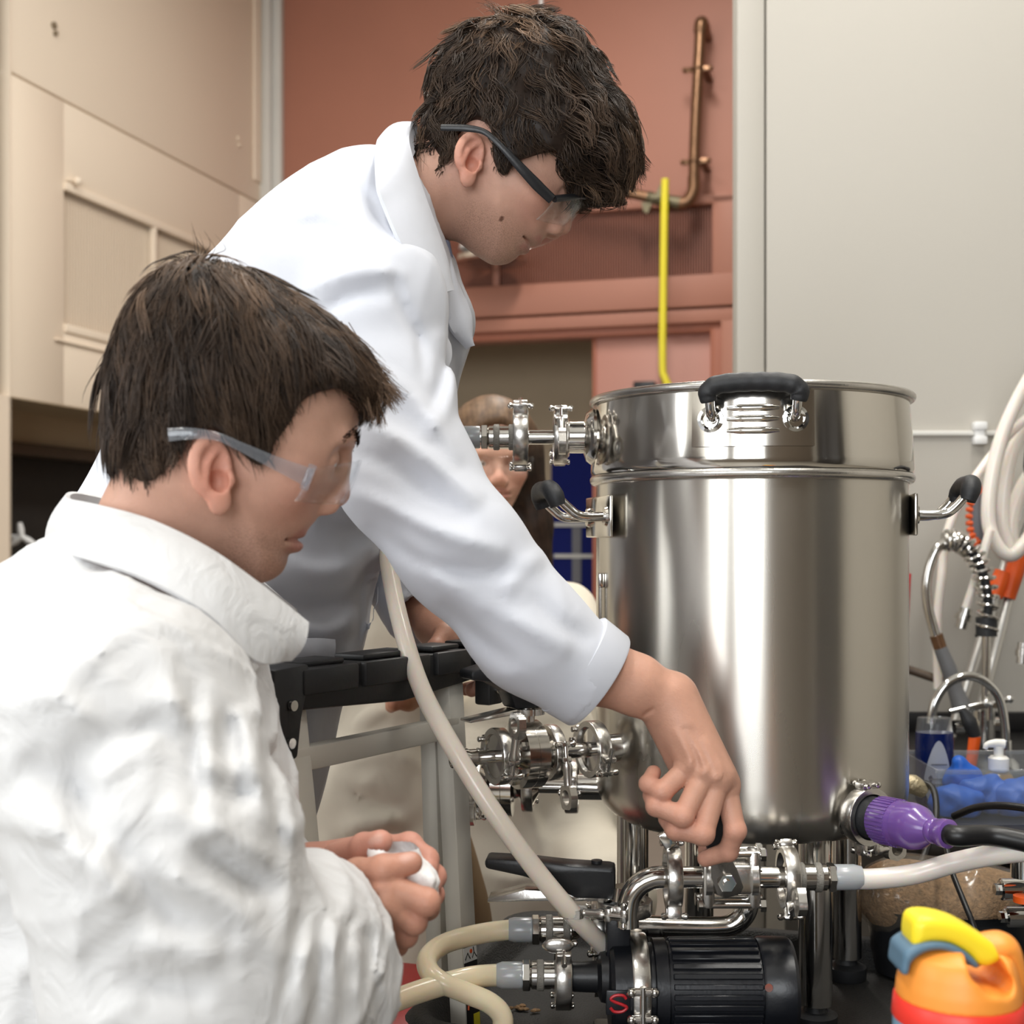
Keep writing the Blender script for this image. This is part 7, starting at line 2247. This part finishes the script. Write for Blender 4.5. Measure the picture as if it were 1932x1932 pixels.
# helper in a cream coat behind the trestle, head hidden by the leaning man
dD = 2.15
cD = w(712, 1400, dD)
pD = empty('person', (cD[0], dD, 0.0), 'person in wrinkled cream coat standing behind the trestle legs', 'person')
HD, V, Q, C, eyD = generic_head(rot(-60, 10, 0), np.array([cD[0] - 0.08, dD + 0.02, 1.52]), 0.95, 0.005)
hdD = make_hand([(w(800, 1290, 2.00), w(770, 1318, 1.985), 0.024, 0.020)], [[(w(772 - k * 3, 1306 + k * 9, 1.975), 0.011), (w(748 - k * 2, 1308 + k * 10, 1.965), 0.010), (w(738, 1316 + k * 9, 1.985), 0.009)] for k in range(3)], [(w(830, 1250, 2.06), 0.030), (w(800, 1290, 2.00), 0.026)], vox=0.003, base=(0.40, 0.19, 0.10))
hd0 = (HD.world(V), Q, C)
V, Q, C = merge([hd0, hdD])
V, Q, C = limbs(V, Q, C, [(hd0[0], hdD[0], [HD.O + np.array([0, 0.02, -0.17]), np.array([cD[0] + 0.0, dD + 0.02, 1.22]), np.array([cD[0] + 0.06, dD, 1.18]), np.array([cD[0] + 0.12, dD - 0.03, 0.98])], w(830, 1250, 2.06))], (len(hd0[0]),))
o = link_mesh('body', V, Q, M['skin'], pD, True, None); set_colors(o, C)
eyeballs(pD, HD, eyD, (1, 0, 0))
mb = MB(); 
G = Grid(HD.O - 0.16, HD.O + 0.18, 0.006)
G.ell(HD.O + HD.R @ np.array([-0.012, 0, 0.055]), (0.092, 0.092, 0.10))
G.ell(HD.O + HD.R @ np.array([0.11, 0, -0.005]), (0.07, 0.075, 0.085), 0.02, 'sub')
V, Q = G.mesh(1)
ho = link_mesh('hair', V, Q, M['hair_dark'], pD, True, None); set_colors(ho, np.tile([0.03, 0.018, 0.012], (len(V), 1)))
G = Grid((cD[0] - 0.36, dD - 0.27, 0.05), (cD[0] + 0.40, dD + 0.27, 1.46), 0.0085)
ch = [(np.array([cD[0] - 0.06, dD + 0.03, 1.36]), 0.06, 1.6), (np.array([cD[0] - 0.08, dD + 0.03, 1.24]), 0.095, 1.6), (np.array([cD[0] - 0.02, dD + 0.02, 1.00]), 0.12, 1.35), (np.array([cD[0], dD, 0.72]), 0.125, 1.25), (np.array([cD[0] + 0.01, dD, 0.42]), 0.14, 1.25), (np.array([cD[0] + 0.01, dD, 0.20]), 0.145, 1.25)]
G.chain(ch, 0.03, 0.03, flat=sx)
G.chain([(np.array([cD[0] + 0.06, dD, 1.19]), 0.055), (np.array([cD[0] + 0.12, dD - 0.03, 0.98]), 0.048), (w(822, 1262, 2.05), 0.042)], 0.04, 0.02)
G.chain([(np.array([cD[0] - 0.24, dD, 1.20]), 0.06), (np.array([cD[0] - 0.28, dD, 0.95]), 0.056), (np.array([cD[0] - 0.22, dD - 0.10, 0.80]), 0.046)], 0.04, 0.02)
for pix, wd, am in (([(620, 1440), (720, 1420), (820, 1450)], 0.014, 0.010), ([(630, 1480), (720, 1520), (790, 1545)], 0.010, -0.010), ([(640, 1560), (720, 1550), (800, 1530)], 0.012, 0.009),
                    ([(620, 1600), (700, 1585), (790, 1570)], 0.010, -0.009), ([(660, 1380), (700, 1350), (740, 1340)], 0.012, 0.008), ([(700, 1820), (740, 1850), (760, 1900)], 0.012, 0.008)):
    G.stroke(pix, dD - 0.27, dD, wd, am)
G.ripple(0.004, 36, 24, scale=(0.7, 1, 1.5)); G.ripple(0.0025, 80, 25)
V, Q = G.mesh(1)
link_mesh('cream_coat', V, Q, M['cream_coat'], pD, True, None)
for s in (-1, 1):
    MB().tube([(cD[0] + s * 0.09, dD, 0.30), (cD[0] + s * 0.10, dD, 0.08)], [0.07, 0.05], 16).build('trouser_leg', M['trousers'], pD)
    MB().tube([(cD[0] + s * 0.10, dD + 0.06, 0.045), (cD[0] + s * 0.10, dD - 0.02, 0.045), (cD[0] + s * 0.11, dD - 0.16, 0.03)], [0.035, 0.042, 0.026], 14, 5).build('shoe', M['shoe'], pD)

# the seated woman's coat over her knees and her brown apron
dE = 1.98
G = Grid(w(800, 1990, dE + 0.2) - np.array([0.05, 0.45, 0.02]), w(1160, 1290, dE + 0.3) + np.array([0.05, 0.0, 0.05]), 0.007)
G.chain([(w(985, 1360, 2.12), 0.075, 1.5), (w(985, 1480, 2.12), 0.105, 1.5), (w(980, 1650, 2.12), 0.120, 1.35), (w(980, 1880, 2.12), 0.14, 1.35)], 0.03, 0.03, flat=sx)
G.cone(w(1090, 1600, 2.04), w(1150, 1700, 1.95), 0.060, 0.070, 0.04)
for pix, wd, am in (([(900, 1500), (960, 1560), (1000, 1650)], 0.012, -0.009), ([(940, 1480), (1000, 1540), (1030, 1640)], 0.012, 0.009), ([(900, 1640), (960, 1660), (1040, 1640)], 0.012, 0.007)):
    G.stroke(pix, 1.80, 2.2, wd, am)
G.ripple(0.0045, 42, 34); G.ripple(0.003, 90, 35)
V, Q = G.mesh(1)
link_mesh('coat_skirt', V, Q, M['cream_coat'], pC, True, None)
top = [w(836, 1470, 1.94), w(838, 1560, 1.93), w(836, 1640, 1.93), w(830, 1730, 1.94), w(815, 1830, 1.96)]
bot = [w(846, 1480, 1.95), w(880, 1560, 1.955), w(905, 1640, 1.965), w(925, 1720, 1.975), w(935, 1830, 1.985)]
cloth_strip('apron', M['khaki'], pC, top, bot, 0.006, 10, 0.02)
# ---------------------------------------------------------------- sink bench and clutter on the right
BZ = 0.70
sb = empty('sink_bench', (0.95, 2.3, 0.0), 'black topped sink bench standing against the grey wall', 'bench')
MB().box((1.03, 2.295, BZ - 0.02), (1.00, 0.99, 0.04), None, 0.004).build('worktop', M['counter'], sb)
MB().box((1.04, 2.32, (BZ - 0.04) / 2), (0.94, 0.90, BZ - 0.042), None, 0.004).build('cabinet', M['counter'], sb)
MB().box((1.03, 2.785, BZ + 0.02), (1.00, 0.02, 0.04), None, 0.003).build('upstand', M['counter'], sb)

# spring tap
D1 = 2.50
t = empty('spring_tap', W(1856, 1380, D1), 'tall chrome spray tap with coiled spring and grey spray handle', 'tap')
MB().tube([W(1858, 1400, D1), W(1860, 1300, D1), W(1861, 1195, D1)], 0.0085, 14).build('column', M['steel'], t)
arc = [W(1861, 1200, D1), W(1864, 1130, D1), W(1852, 1075, D1), W(1828, 1035, D1), W(1800, 1020, D1), W(1788, 1020, D1)]
P_ = smooth_path(arc, 30)
MB().tube(P_, 0.0085, 12).build('hose_core', M['black_rubber'], t)
tg = np.gradient(P_, axis=0); tg /= np.linalg.norm(tg, axis=1)[:, None]
coil = []
ref = np.array([0, 1.0, 0])
n = len(P_); turns = 17
for i in range(n * 3):
    k = i / (n * 3 - 1) * (n - 1)
    j = min(int(k), n - 2); u = k - j
    p = P_[j] * (1 - u) + P_[j + 1] * u
    a = np.cross(tg[j], ref)
    q = 2 * math.pi * turns * i / (n * 3)
    coil.append(p + (a * math.cos(q) + ref * math.sin(q)) * 0.0185)
MB().tube(coil, 0.0036, 7).build('spring', M['steel'], t)
MB().cyl(W(1861, 1200, D1), W(1861, 1165, D1), 0.0195, 20).build('spring_sleeve', M['black_rubber'], t)
MB().cyl(W(1792, 1021, D1), W(1780, 1022, D1), 0.0175, 18).build('collar', M['steel_soft'], t)
MB().tube([W(1788, 1020, D1), W(1765, 1040, D1), W(1749, 1090, D1), W(1750, 1140, D1), W(1762, 1190, D1), W(1772, 1225, D1)], 0.0095, 16, 8).build('hose', M['steel'], t)
MB().cyl(W(1766, 1198, D1), W(1774, 1222, D1), 0.0125, 16).build('ferrule', M['copper'], t)
MB().tube([W(1774, 1222, D1), W(1790, 1262, D1), W(1802, 1300, D1), W(1815, 1335, D1)], [0.0125, 0.0145, 0.0145, 0.018], 16, 5).build('spray_handle', M['grey_grip'], t)
MB().cyl(W(1855, 1402, D1), W(1855, 1340, D1), 0.022, 20).cyl(W(1800, 1372, D1), W(1895, 1366, D1), 0.014, 18).build('mixer_body', M['chrome'], t)
for (px, py) in ((1824, 1335), (1868, 1328)):
    c = W(px, py, D1 - 0.03)
    MB().cyl(c + [0, 0, -0.03], c + [0, 0, 0.0], 0.009, 14).cyl(c + [-0.032, 0, -0.008], c + [0.034, 0, 0.008], 0.0055, 12).cyl(c + [0, -0.028, 0], c + [0, 0.028, 0], 0.0055, 12).ball(c + [0.036, 0, 0.009], 0.008, 10, 6).build('cross_handle', M['chrome'], t)
D2 = 2.32
t = empty('gooseneck_tap', W(1896, 1420, D2), 'chrome gooseneck tap arching in front of the spray tap', 'tap')
MB().tube([W(1898, 1440, D2), W(1896, 1370, D2), W(1884, 1315, D2), W(1855, 1284, D2), W(1822, 1276, D2), W(1788, 1290, D2), W(1764, 1325, D2), W(1756, 1365, D2)], 0.0078, 16, 8).build('spout', M['chrome'], t)
MB().lathe([(0.024, 0), (0.022, 0.01), (0.012, 0.02), (0.010, 0.05)], np.array([W(1898, 0, D2)[0], D2, BZ]), (0, 0, 1), 24).build('base', M['chrome'], t)
tag(MB().cyl(W(1690, 1255, 2.62), W(1796, 1291, 2.60), 0.0085, 14).build('wall_pipe', M['dark_rail']), 'dark sloping pipe on the wall beside the kettle', 'pipe')
tag(MB().tube([W(1716, 1082, 2.70), W(1713, 1100, 2.70), W(1710, 1160, 2.70), W(1705, 1230, 2.72), W(1700, 1386, 2.74)], [0.004, 0.0055, 0.0055, 0.004, 0.004], 10).build('red_rod', M['red']), 'thin red rod leaning on the wall beside the kettle', 'rod')

# soap bottles
D3 = 2.02
t = empty('washing_liquid_bottle', np.array([W(1763, 0, D3)[0], D3, BZ]), 'blue washing-up liquid bottle with grey oval label', 'bottle')
c = np.array([W(1763, 0, D3)[0], D3, BZ])
def oval_lathe(mb, prof, c, sx, sy, seg=32):
    V, F = [], []
    for r, h in prof:
        for k in range(seg):
            q = 2 * math.pi * k / seg
            V.append(c + np.array([math.cos(q) * r * sx, math.sin(q) * r * sy, h]))
    for i in range(len(prof) - 1):
        for k in range(seg):
            l = (k + 1) % seg
            F.append([i * seg + k, i * seg + l, (i + 1) * seg + l, (i + 1) * seg + k])
    F.append(list(range(seg))[::-1]); F.append([(len(prof) - 1) * seg + k for k in range(seg)])
    return mb.add(V, F)
oval_lathe(MB(), [(0.9, 0.0), (1.0, 0.006), (1.0, 0.090), (0.97, 0.108)], c, 0.029, 0.020).build('body', M['soap_blue'], t)
oval_lathe(MB(), [(0.97, 0.108), (0.9, 0.125), (0.88, 0.130), (0.80, 0.131)], c, 0.029, 0.020).build('shoulder', M['clear_box'], t)
V, F = [c + np.array([0, -0.0216, 0.042])], []
for k in range(28):
    q = 2 * math.pi * k / 28
    xx = math.cos(q) * 0.0205 * (1 - 0.35 * max(0, math.sin(q)))
    V.append(c + np.array([xx, -0.0208 * math.sqrt(max(0, 1 - (xx / 0.0292) ** 2)) - 0.0006, 0.042 + math.sin(q) * 0.056]))
for k in range(28):
    F.append([0, 1 + k, 1 + (k + 1) % 28])
lb = link_mesh('label', V, F, M['soap_label'], t, True, None)
mb = MB()
for zz, hw in ((0.062, 0.012), (0.040, 0.014), (0.032, 0.010)):
    mb.box(c + np.array([0, -0.0222, zz]), (hw * 2, 0.0006, 0.0022))
mb.build('label_lines', M['grey_plastic'], lb)
D4 = 1.98
c = np.array([W(1884, 0, D4)[0], D4, BZ])
t = empty('soap_dispenser', c, 'amber soap bottle with white pump head', 'bottle')
oval_lathe(MB(), [(0.9, 0.0), (1, 0.005), (1, 0.040), (0.7, 0.052), (0.5, 0.056)], c, 0.026, 0.020).build('body', M['amber'], t)
MB().cyl(c + [0, 0, 0.055], c + [0, 0, 0.078], 0.0150, 24, bev=0.003).cyl(c + [0, 0, 0.078], c + [0, 0, 0.092], 0.007, 16).build('cap', M['white_gloss'], t)
MB().tube([c + [0.008, 0, 0.096], c + [-0.006, 0, 0.097], c + [-0.018, -0.002, 0.095], c + [-0.021, -0.002, 0.089]], [0.0075, 0.0065, 0.0045, 0.0035], 12, 5).build('nozzle', M['white_gloss'], t)
# orange scraper lying behind
c = np.array([W(1828, 0, 2.2)[0], 2.2, BZ])
t = empty('scraper', c, 'orange handled scraper standing behind the glove box', 'scraper')
MB().tube([c + [0.0, 0, 0.0], c + [0.004, 0, 0.03], c + [0.010, 0, 0.075]], [0.007, 0.009, 0.010], 12, 4).build('handle', M['orange_grip'], t)
MB().tube([c + [0.010, 0, 0.075], c + [0.0, 0, 0.10], c + [-0.012, 0, 0.12]], [0.010, 0.013, 0.006], 12, 4).build('head', M['black_rubber'], t)

# clear box of blue gloves
D5 = 1.86
x0, x1 = W(1768, 0, D5)[0], 1.02
t = empty('clear_box', ((x0 + x1) / 2, D5 + 0.08, BZ), 'clear plastic box filled with crumpled blue gloves', 'box')
h = 0.078
for (cx_, cy_, sx_, sy_) in (((x0 + x1) / 2, D5, x1 - x0, 0.003), ((x0 + x1) / 2, D5 + 0.17, x1 - x0, 0.003), (x0, D5 + 0.085, 0.003, 0.17), (x1, D5 + 0.085, 0.003, 0.17)):
    MB().box((cx_, cy_, BZ + h / 2 + 0.001), (sx_, sy_, h), None, 0.001, 1).build('side', M['clear_box'], t)
MB().box(((x0 + x1) / 2, D5 - 0.003, BZ + h - 0.003), (x1 - x0 + 0.008, 0.006, 0.005), None, 0.0015).box(((x0 + x1) / 2, D5 + 0.173, BZ + h - 0.003), (x1 - x0 + 0.008, 0.006, 0.005), None, 0.0015).build('rim', M['clear_box'], t)
for i, (px, py, d, r, lab) in enumerate(((1800, 1520, 1.93, 0.040, 'crumpled blue glove at the near corner of the clear box'), (1862, 1500, 1.95, 0.042, 'crumpled blue glove in the middle of the clear box'), (1925, 1505, 1.93, 0.042, 'crumpled blue glove at the frame edge in the clear box'), (1818, 1470, 1.98, 0.030, 'blue glove finger poking above the rim of the clear box'))):
    c = W(px, py, d)
    G = Grid(c - 0.062, c + 0.062, 0.003)
    G.ell(c, (r, r * 0.75, r * 0.72), 0.0)
    if i == 3:
        G.cone(c, c + np.array([-0.008, 0, 0.028]), 0.014, 0.009, 0.01)
    else:
        G.cone(c, c + np.array([0.03 * (-1) ** i, -0.01, 0.012]), 0.018, 0.012, 0.015)
    G.ripple(0.006, 120, 50 + i); G.ripple(0.003, 260, 60 + i)
    V, Q = G.mesh(1)
    V[:, 2] = np.maximum(V[:, 2], BZ + 0.002); V[:, 1] = np.clip(V[:, 1], D5 + 0.004, D5 + 0.166); V[:, 0] = np.clip(V[:, 0], x0 + 0.004, x1 - 0.004)
    tag(link_mesh('blue_glove', V, Q, M['blue_glove'], None, True, None), lab, 'glove', 'gloves in the clear box')

# tools and tubing hanging on the wall
for i, (pts, r, lab) in enumerate((
    ([(1975, 660), (1925, 745), (1888, 830), (1868, 920), (1866, 990), (1886, 1036), (1912, 1046), (1945, 1010), (1985, 960)], 0.0135, 'thick milky tube hanging in a long loop on the wall'),
    ([(1985, 750), (1930, 795), (1870, 860), (1815, 940), (1786, 1010), (1776, 1090), (1768, 1180), (1770, 1300)], 0.0085, 'thin clear tube drooping away from the hanging loops'),
    ([(1960, 770), (1915, 840), (1896, 920), (1893, 990), (1906, 1036)], 0.0125, 'inner milky tube of the hanging loops on the wall'),
    ([(1990, 850), (1940, 900), (1913, 960), (1908, 1010), (1916, 1044)], 0.0140, 'outer milky tube of the hanging loops at the frame edge'))):
    tag(MB().tube([W(a, b, 2.56 + 0.03 * i) for a, b in pts], r, 16, 8).build('hanging_tube', M['silicone_white']), lab, 'tube', 'milky tubes hanging on the wall')
t = empty('hanging_tube', W(1830, 1110, 2.52), 'straight clear tube ending in a steel connector', 'tube', 'milky tubes hanging on the wall')
MB().tube([W(1868, 1000, 2.54), W(1848, 1070, 2.54), W(1822, 1150, 2.54)], 0.0085, 14, 5).build('tube', M['silicone_white'], t)
MB().cyl(W(1823, 1148, 2.54), W(1812, 1186, 2.54), 0.0125, 18).cyl(W(1820, 1158, 2.54), W(1816, 1170, 2.54), 0.0165, 18).build('connector', M['steel_soft'], t)
# brush disc
c = W(1850, 975, 2.62)
t = empty('spiky_brush', c, 'grey oval brush with orange bristles hanging by the tubes', 'brush')
G = Grid(c - 0.08, c + 0.08, 0.003); G.ell(c, (0.021, 0.012, 0.056)); V, Q = G.mesh(1)
link_mesh('pad', V, Q, M['grey_plastic'], t, True, None)
for i in range(12):
    q = math.radians(95 + i * 14)
    p = c + np.array([math.cos(q) * 0.020, 0, math.sin(q) * 0.054])
    dv = unit(np.array([math.cos(q) * 1.6, -0.1, math.sin(q) * 0.7]))
    MB().cyl(p - dv * 0.006, p + dv * 0.009, 0.008, 10, 0.004).build('bristle_tuft', M['orange_grip'], t)
# two poles with orange grips
for (a, b, g0_, g1_, lab) in (((1932, 952), (1822, 1300), (1893, 1078), (1876, 1126), 'silver pole with short orange grip leaning on the wall'), ((1940, 985), (1862, 1290), (1928, 1032), (1900, 1128), 'silver pole with long orange grip leaning beside the first')):
    A3, B3 = W(a[0], a[1], 2.70), W(b[0], b[1], 2.62)
    t = empty('reacher_pole', B3, lab, 'pole')
    MB().cyl(A3, B3 + (B3 - A3) * 0.25, 0.0105, 16).build('tube', M['alu'], t)
    MB().tube([W(g0_[0], g0_[1], 2.655), W((g0_[0] + g1_[0]) / 2, (g0_[1] + g1_[1]) / 2, 2.655), W(g1_[0], g1_[1], 2.655)], [0.016, 0.0185, 0.016], 16, 4).build('grip', M['orange_grip'], t)
tag(MB().tube([W(1959, 620, 2.45), W(1944, 690, 2.45), W(1948, 780, 2.45), W(1942, 880, 2.45), W(1954, 960, 2.45), W(1946, 1060, 2.45), W(1964, 1140, 2.45)], [0.007, 0.010, 0.005, 0.011, 0.005, 0.010, 0.005], 14, 6).build('black_strap', M['black_rubber']), 'black knotted strap hanging at the frame edge', 'strap')
tag(MB().cyl(W(1930, 1212, 2.5), W(1927, 1252, 2.5), 0.010, 14).cyl(W(1929, 1225, 2.5), W(1928, 1238, 2.5), 0.013, 14).build('steel_coupling', M['steel_soft']), 'small steel coupling hanging at the frame edge', 'coupling')

# bag of crushed malt in a black tub, with cables
c = W(1768, 1705, 1.70)
t = empty('malt_bag', np.array([c[0], c[1], 0.56]), 'clear bag of crushed malt lying beside the kettle legs', 'bag')
def bag(grow, vox):
    G = Grid(c - np.array([0.15, 0.115, 0.11]), c + np.array([0.15, 0.11, 0.11]), vox)
    G.ell(c + [0.0, 0, 0.0], (0.098 + grow, 0.060 + grow, 0.046 + grow), 0.0)
    G.ell(c + [-0.045, 0, 0.018], (0.050 + grow, 0.048 + grow, 0.034 + grow), 0.03)
    G.cone(c + [0.05, 0, 0.02], c + [0.105, -0.01, 0.026], 0.03 + grow, 0.012 + grow, 0.03)
    return G
G = bag(0, 0.004); G.ripple(0.004, 60, 70); G.ripple(0.0015, 200, 71); V, Q = G.mesh(1)
link_mesh('malt', V, Q, M['grain'], t, True, None)['kind'] = 'stuff'
G = bag(0.005, 0.004); G.ripple(0.005, 75, 72); G.ripple(0.0025, 160, 73)
G.cone(c + [-0.07, 0, 0.045], c + [0.03, 0.01, 0.058], 0.006, 0.003, 0.012); G.cone(c + [0.10, -0.01, 0.03], c + [0.135, -0.02, 0.042], 0.010, 0.004, 0.012)
V, Q = G.mesh(1)
link_mesh('bag_film', V, Q, M['bag_film'], t, True, None)
t = empty('black_tub', np.array([c[0], c[1], FLOOR_T]), 'shallow black tub holding the bag of malt', 'tub')
R1_, R0_ = [], []
V, F = [], []
prof = [(0.80, 0.0), (0.98, 0.004), (1.12, 0.088), (1.15, 0.090), (1.12, 0.086), (0.95, 0.010), (0.0, 0.010)]
oval_lathe(MB(), [(max(r, 1e-3), h_) for r, h_ in prof], np.array([c[0] + 0.015, c[1], FLOOR_T]), 0.095, 0.066, 36).build('shell', M['black_plastic'], t)
for i, (pts, r, lab) in enumerate((
    ([(1716, 1490, 1.87), (1745, 1478, 1.86), (1763, 1495, 1.84), (1766, 1545, 1.80), (1752, 1590, 1.76), (1735, 1640, 1.72)], 0.0045, 'thin black cable looping down behind the purple plug'),
    ([(1780, 1570, 1.66), (1795, 1640, 1.60), (1818, 1700, 1.56), (1838, 1750, 1.54), (1850, 1800, 1.54)], 0.0035, 'thin black cable falling in front of the malt bag'),
    ([(1800, 1540, 1.80), (1840, 1524, 1.76), (1890, 1520, 1.72), (1960, 1528, 1.68)], 0.0050, 'black cable crossing in front of the glove box'))):
    tag(MB().tube([W(*p) for p in pts], r, 10, 8).build('black_cable', M['cable']), lab, 'cable', 'thin cables beside the kettle')
tag(MB().tube([W(1700, 1478, 1.86), W(1722, 1480, 1.86), W(1745, 1494, 1.86)], [0.011, 0.014, 0.010], 12, 4).build('gold_tape', M['foil']), 'crumpled gold tape wrapped on the cable beside the kettle', 'tape')
# control block with chrome fittings
t = empty('manifold_block', np.array([0.69, 1.58, FLOOR_T]), 'dark manifold block with chrome fittings at the frame edge', 'manifold')
MB().box((0.70, 1.60, FLOOR_T + 0.10), (0.10, 0.08, 0.20), None, 0.006).build('block', M['pump_black'], t)
for (px, py, r) in ((1905, 1678, 0.0125), (1915, 1730, 0.0120)):
    c = W(px, py, 1.55)
    MB().cyl(c + [-0.012, 0, 0], c + [0.06, 0, 0], r, 22, bev=0.002).cyl(c + [-0.018, 0, 0], c + [-0.010, 0, 0], r * 0.55, 6).build('fitting', M['chrome'], t)
c = W(1930, 1655, 1.53)
MB().cyl(c, c + [0, 0, 0.03], 0.014, 18).build('fitting', M['chrome'], t)
MB().cyl(W(1932, 1702, 1.52), W(1932, 1690, 1.52), 0.012, 16).build('ring', M['orange_grip'], t)

# ---- beige tub at the bottom edge
c = np.array([W(1600, 0, 1.18)[0], 1.16, 0.531])
t = empty('beige_tub', c, 'beige plastic tub rim at the bottom edge below the pump', 'tub')
oval_lathe(MB(), [(0.80, 0.0), (0.85, 0.004), (0.97, 0.108), (1.0, 0.110), (1.0, 0.117), (0.96, 0.117), (0.82, 0.010), (0.001, 0.010)], c, 0.058, 0.055, 40).build('shell', M['tub'], t)

# ---- drinking bottle in the foreground
DB = 0.95
c = np.array([W(1808, 0, DB)[0], DB, 0.531])
zt_ = lambda py: CZ + (HY - py) / FPX * DB - 0.531
bt = empty('drinking_bottle', c, 'drinking bottle with orange lid, yellow flip spout and red band', 'bottle')
rb = 0.0445
MB().lathe([(0.034, 0.0), (0.037, 0.003), (0.0375, 0.02), (0.0375, zt_(2010)), (rb + 0.001, zt_(1955)), (rb + 0.001, zt_(1916))], c, (0, 0, 1), 48).build('body', M['bottle_blue'], bt)
MB().lathe([(rb + 0.0012, zt_(1920)), (rb + 0.0018, zt_(1916)), (rb + 0.0006, zt_(1882)), (rb - 0.0005, zt_(1878))], c, (0, 0, 1), 48).build('band', M['red_band'], bt)
# orange lid: dome on the left, carved finger opening on the right
G = Grid(c + np.array([-0.055, -0.055, zt_(1890)]), c + np.array([0.055, 0.055, zt_(1740)]), 0.0016)
X, Y, Zg = G.xyz((slice(None),) * 3)
zz = Zg - 0.531
zb0, zt0 = zt_(1880), zt_(1780)
rr = np.interp(zz, [zb0 - 0.002, zb0 + 0.01, zb0 + 0.022, zb0 + 0.032, zt0], [rb - 0.0005, rb - 0.0015, rb - 0.004, rb - 0.0075, rb - 0.016])
d = np.sqrt((X - c[0]) ** 2 + (Y - c[1]) ** 2) - rr
d = np.maximum(d, zb0 - zz); d = smax(d, zz - zt0, 0.012)
G.f = d.astype(np.float32)
G.cone(c + [0.013, -0.06, zt_(1812)], c + [0.013, 0.06, zt_(1812)], 0.0125, 0.0125, 0.004, 'sub')
G.cone(c + [0.012, -0.06, zt_(1812)], c + [0.024, -0.06, zt_(1835)], 0.011, 0.0085, 0.0, 'sub')
for yy in np.linspace(-0.055, 0.055, 14):
    G.cone(c + [0.006, yy, zt_(1800)], c + [0.022, yy, zt_(1832)], 0.0105, 0.0075, 0.003, 'sub')
V, Q = G.mesh(1)
link_mesh('lid', V, Q, M['orange_lid'], bt, True, None)
def puffed(name, po, half, mat, E=0.007):
    P2_ = closed_smooth(po, 5)
    lo_, hi_ = P2_.min(0) - 0.01, P2_.max(0) + 0.01
    tb = Table(P2_, lo_, hi_, 0.0008)
    G = Grid(c + np.array([lo_[0], -half - 0.004, lo_[1]]), c + np.array([hi_[0], half + 0.004, hi_[1]]), 0.0014)
    X, Y, Zg = G.xyz((slice(None),) * 3)
    e = -tb((X - c[0])[:, 0, :], (Zg - c[2])[:, 0, :])[:, None, :]
    q = np.maximum(1 - np.minimum(e / E, 1), 0)
    v_ = np.maximum((np.abs(Y - c[1]) - (half - E)) / E, 0)
    G.f = (E * (np.sqrt(v_ ** 2 + q ** 2) - 1)).astype(np.float32)
    V, Q = G.mesh(1)
    link_mesh(name, V, Q, mat, bt, True, None)
# yellow flip cap over the top, slate loop under it
ex, ey = np.array([1.0, 0, 0]), np.array([0, 0, 1.0])
sc_ = DB / FPX
prof_ = [(1713, 1776), (1711, 1740), (1722, 1722), (1755, 1720), (1800, 1732), (1845, 1758), (1872, 1780), (1874, 1800), (1850, 1812), (1828, 1806), (1812, 1788), (1780, 1770), (1745, 1768)]
po = [((a - 1808) * sc_, zt_(b)) for a, b in prof_]
puffed('flip_cap', po, 0.0175, M['yellow_lid'])
prof_ = [(1690, 1800), (1696, 1780), (1730, 1764), (1775, 1766), (1810, 1784), (1832, 1808), (1822, 1812), (1800, 1796), (1770, 1780), (1735, 1782), (1708, 1800), (1700, 1824), (1688, 1822)]
po = [((a - 1808) * sc_, zt_(b)) for a, b in prof_]
puffed('carry_loop', po, 0.0200, M['slate'], 0.004)
MB().tube([c + [0.014, 0, zt_(1790)], c + [0.030, 0, zt_(1784)], c + [0.036, 0, zt_(1800)], c + [0.0415, 0, zt_(1850)], c + [0.043, 0, zt_(1885)]], [0.010, 0.010, 0.009, 0.007, 0.004], 16, 6, flat=((0, 1, 0), 1.6)).build('lid_bridge', M['orange_lid'], bt)
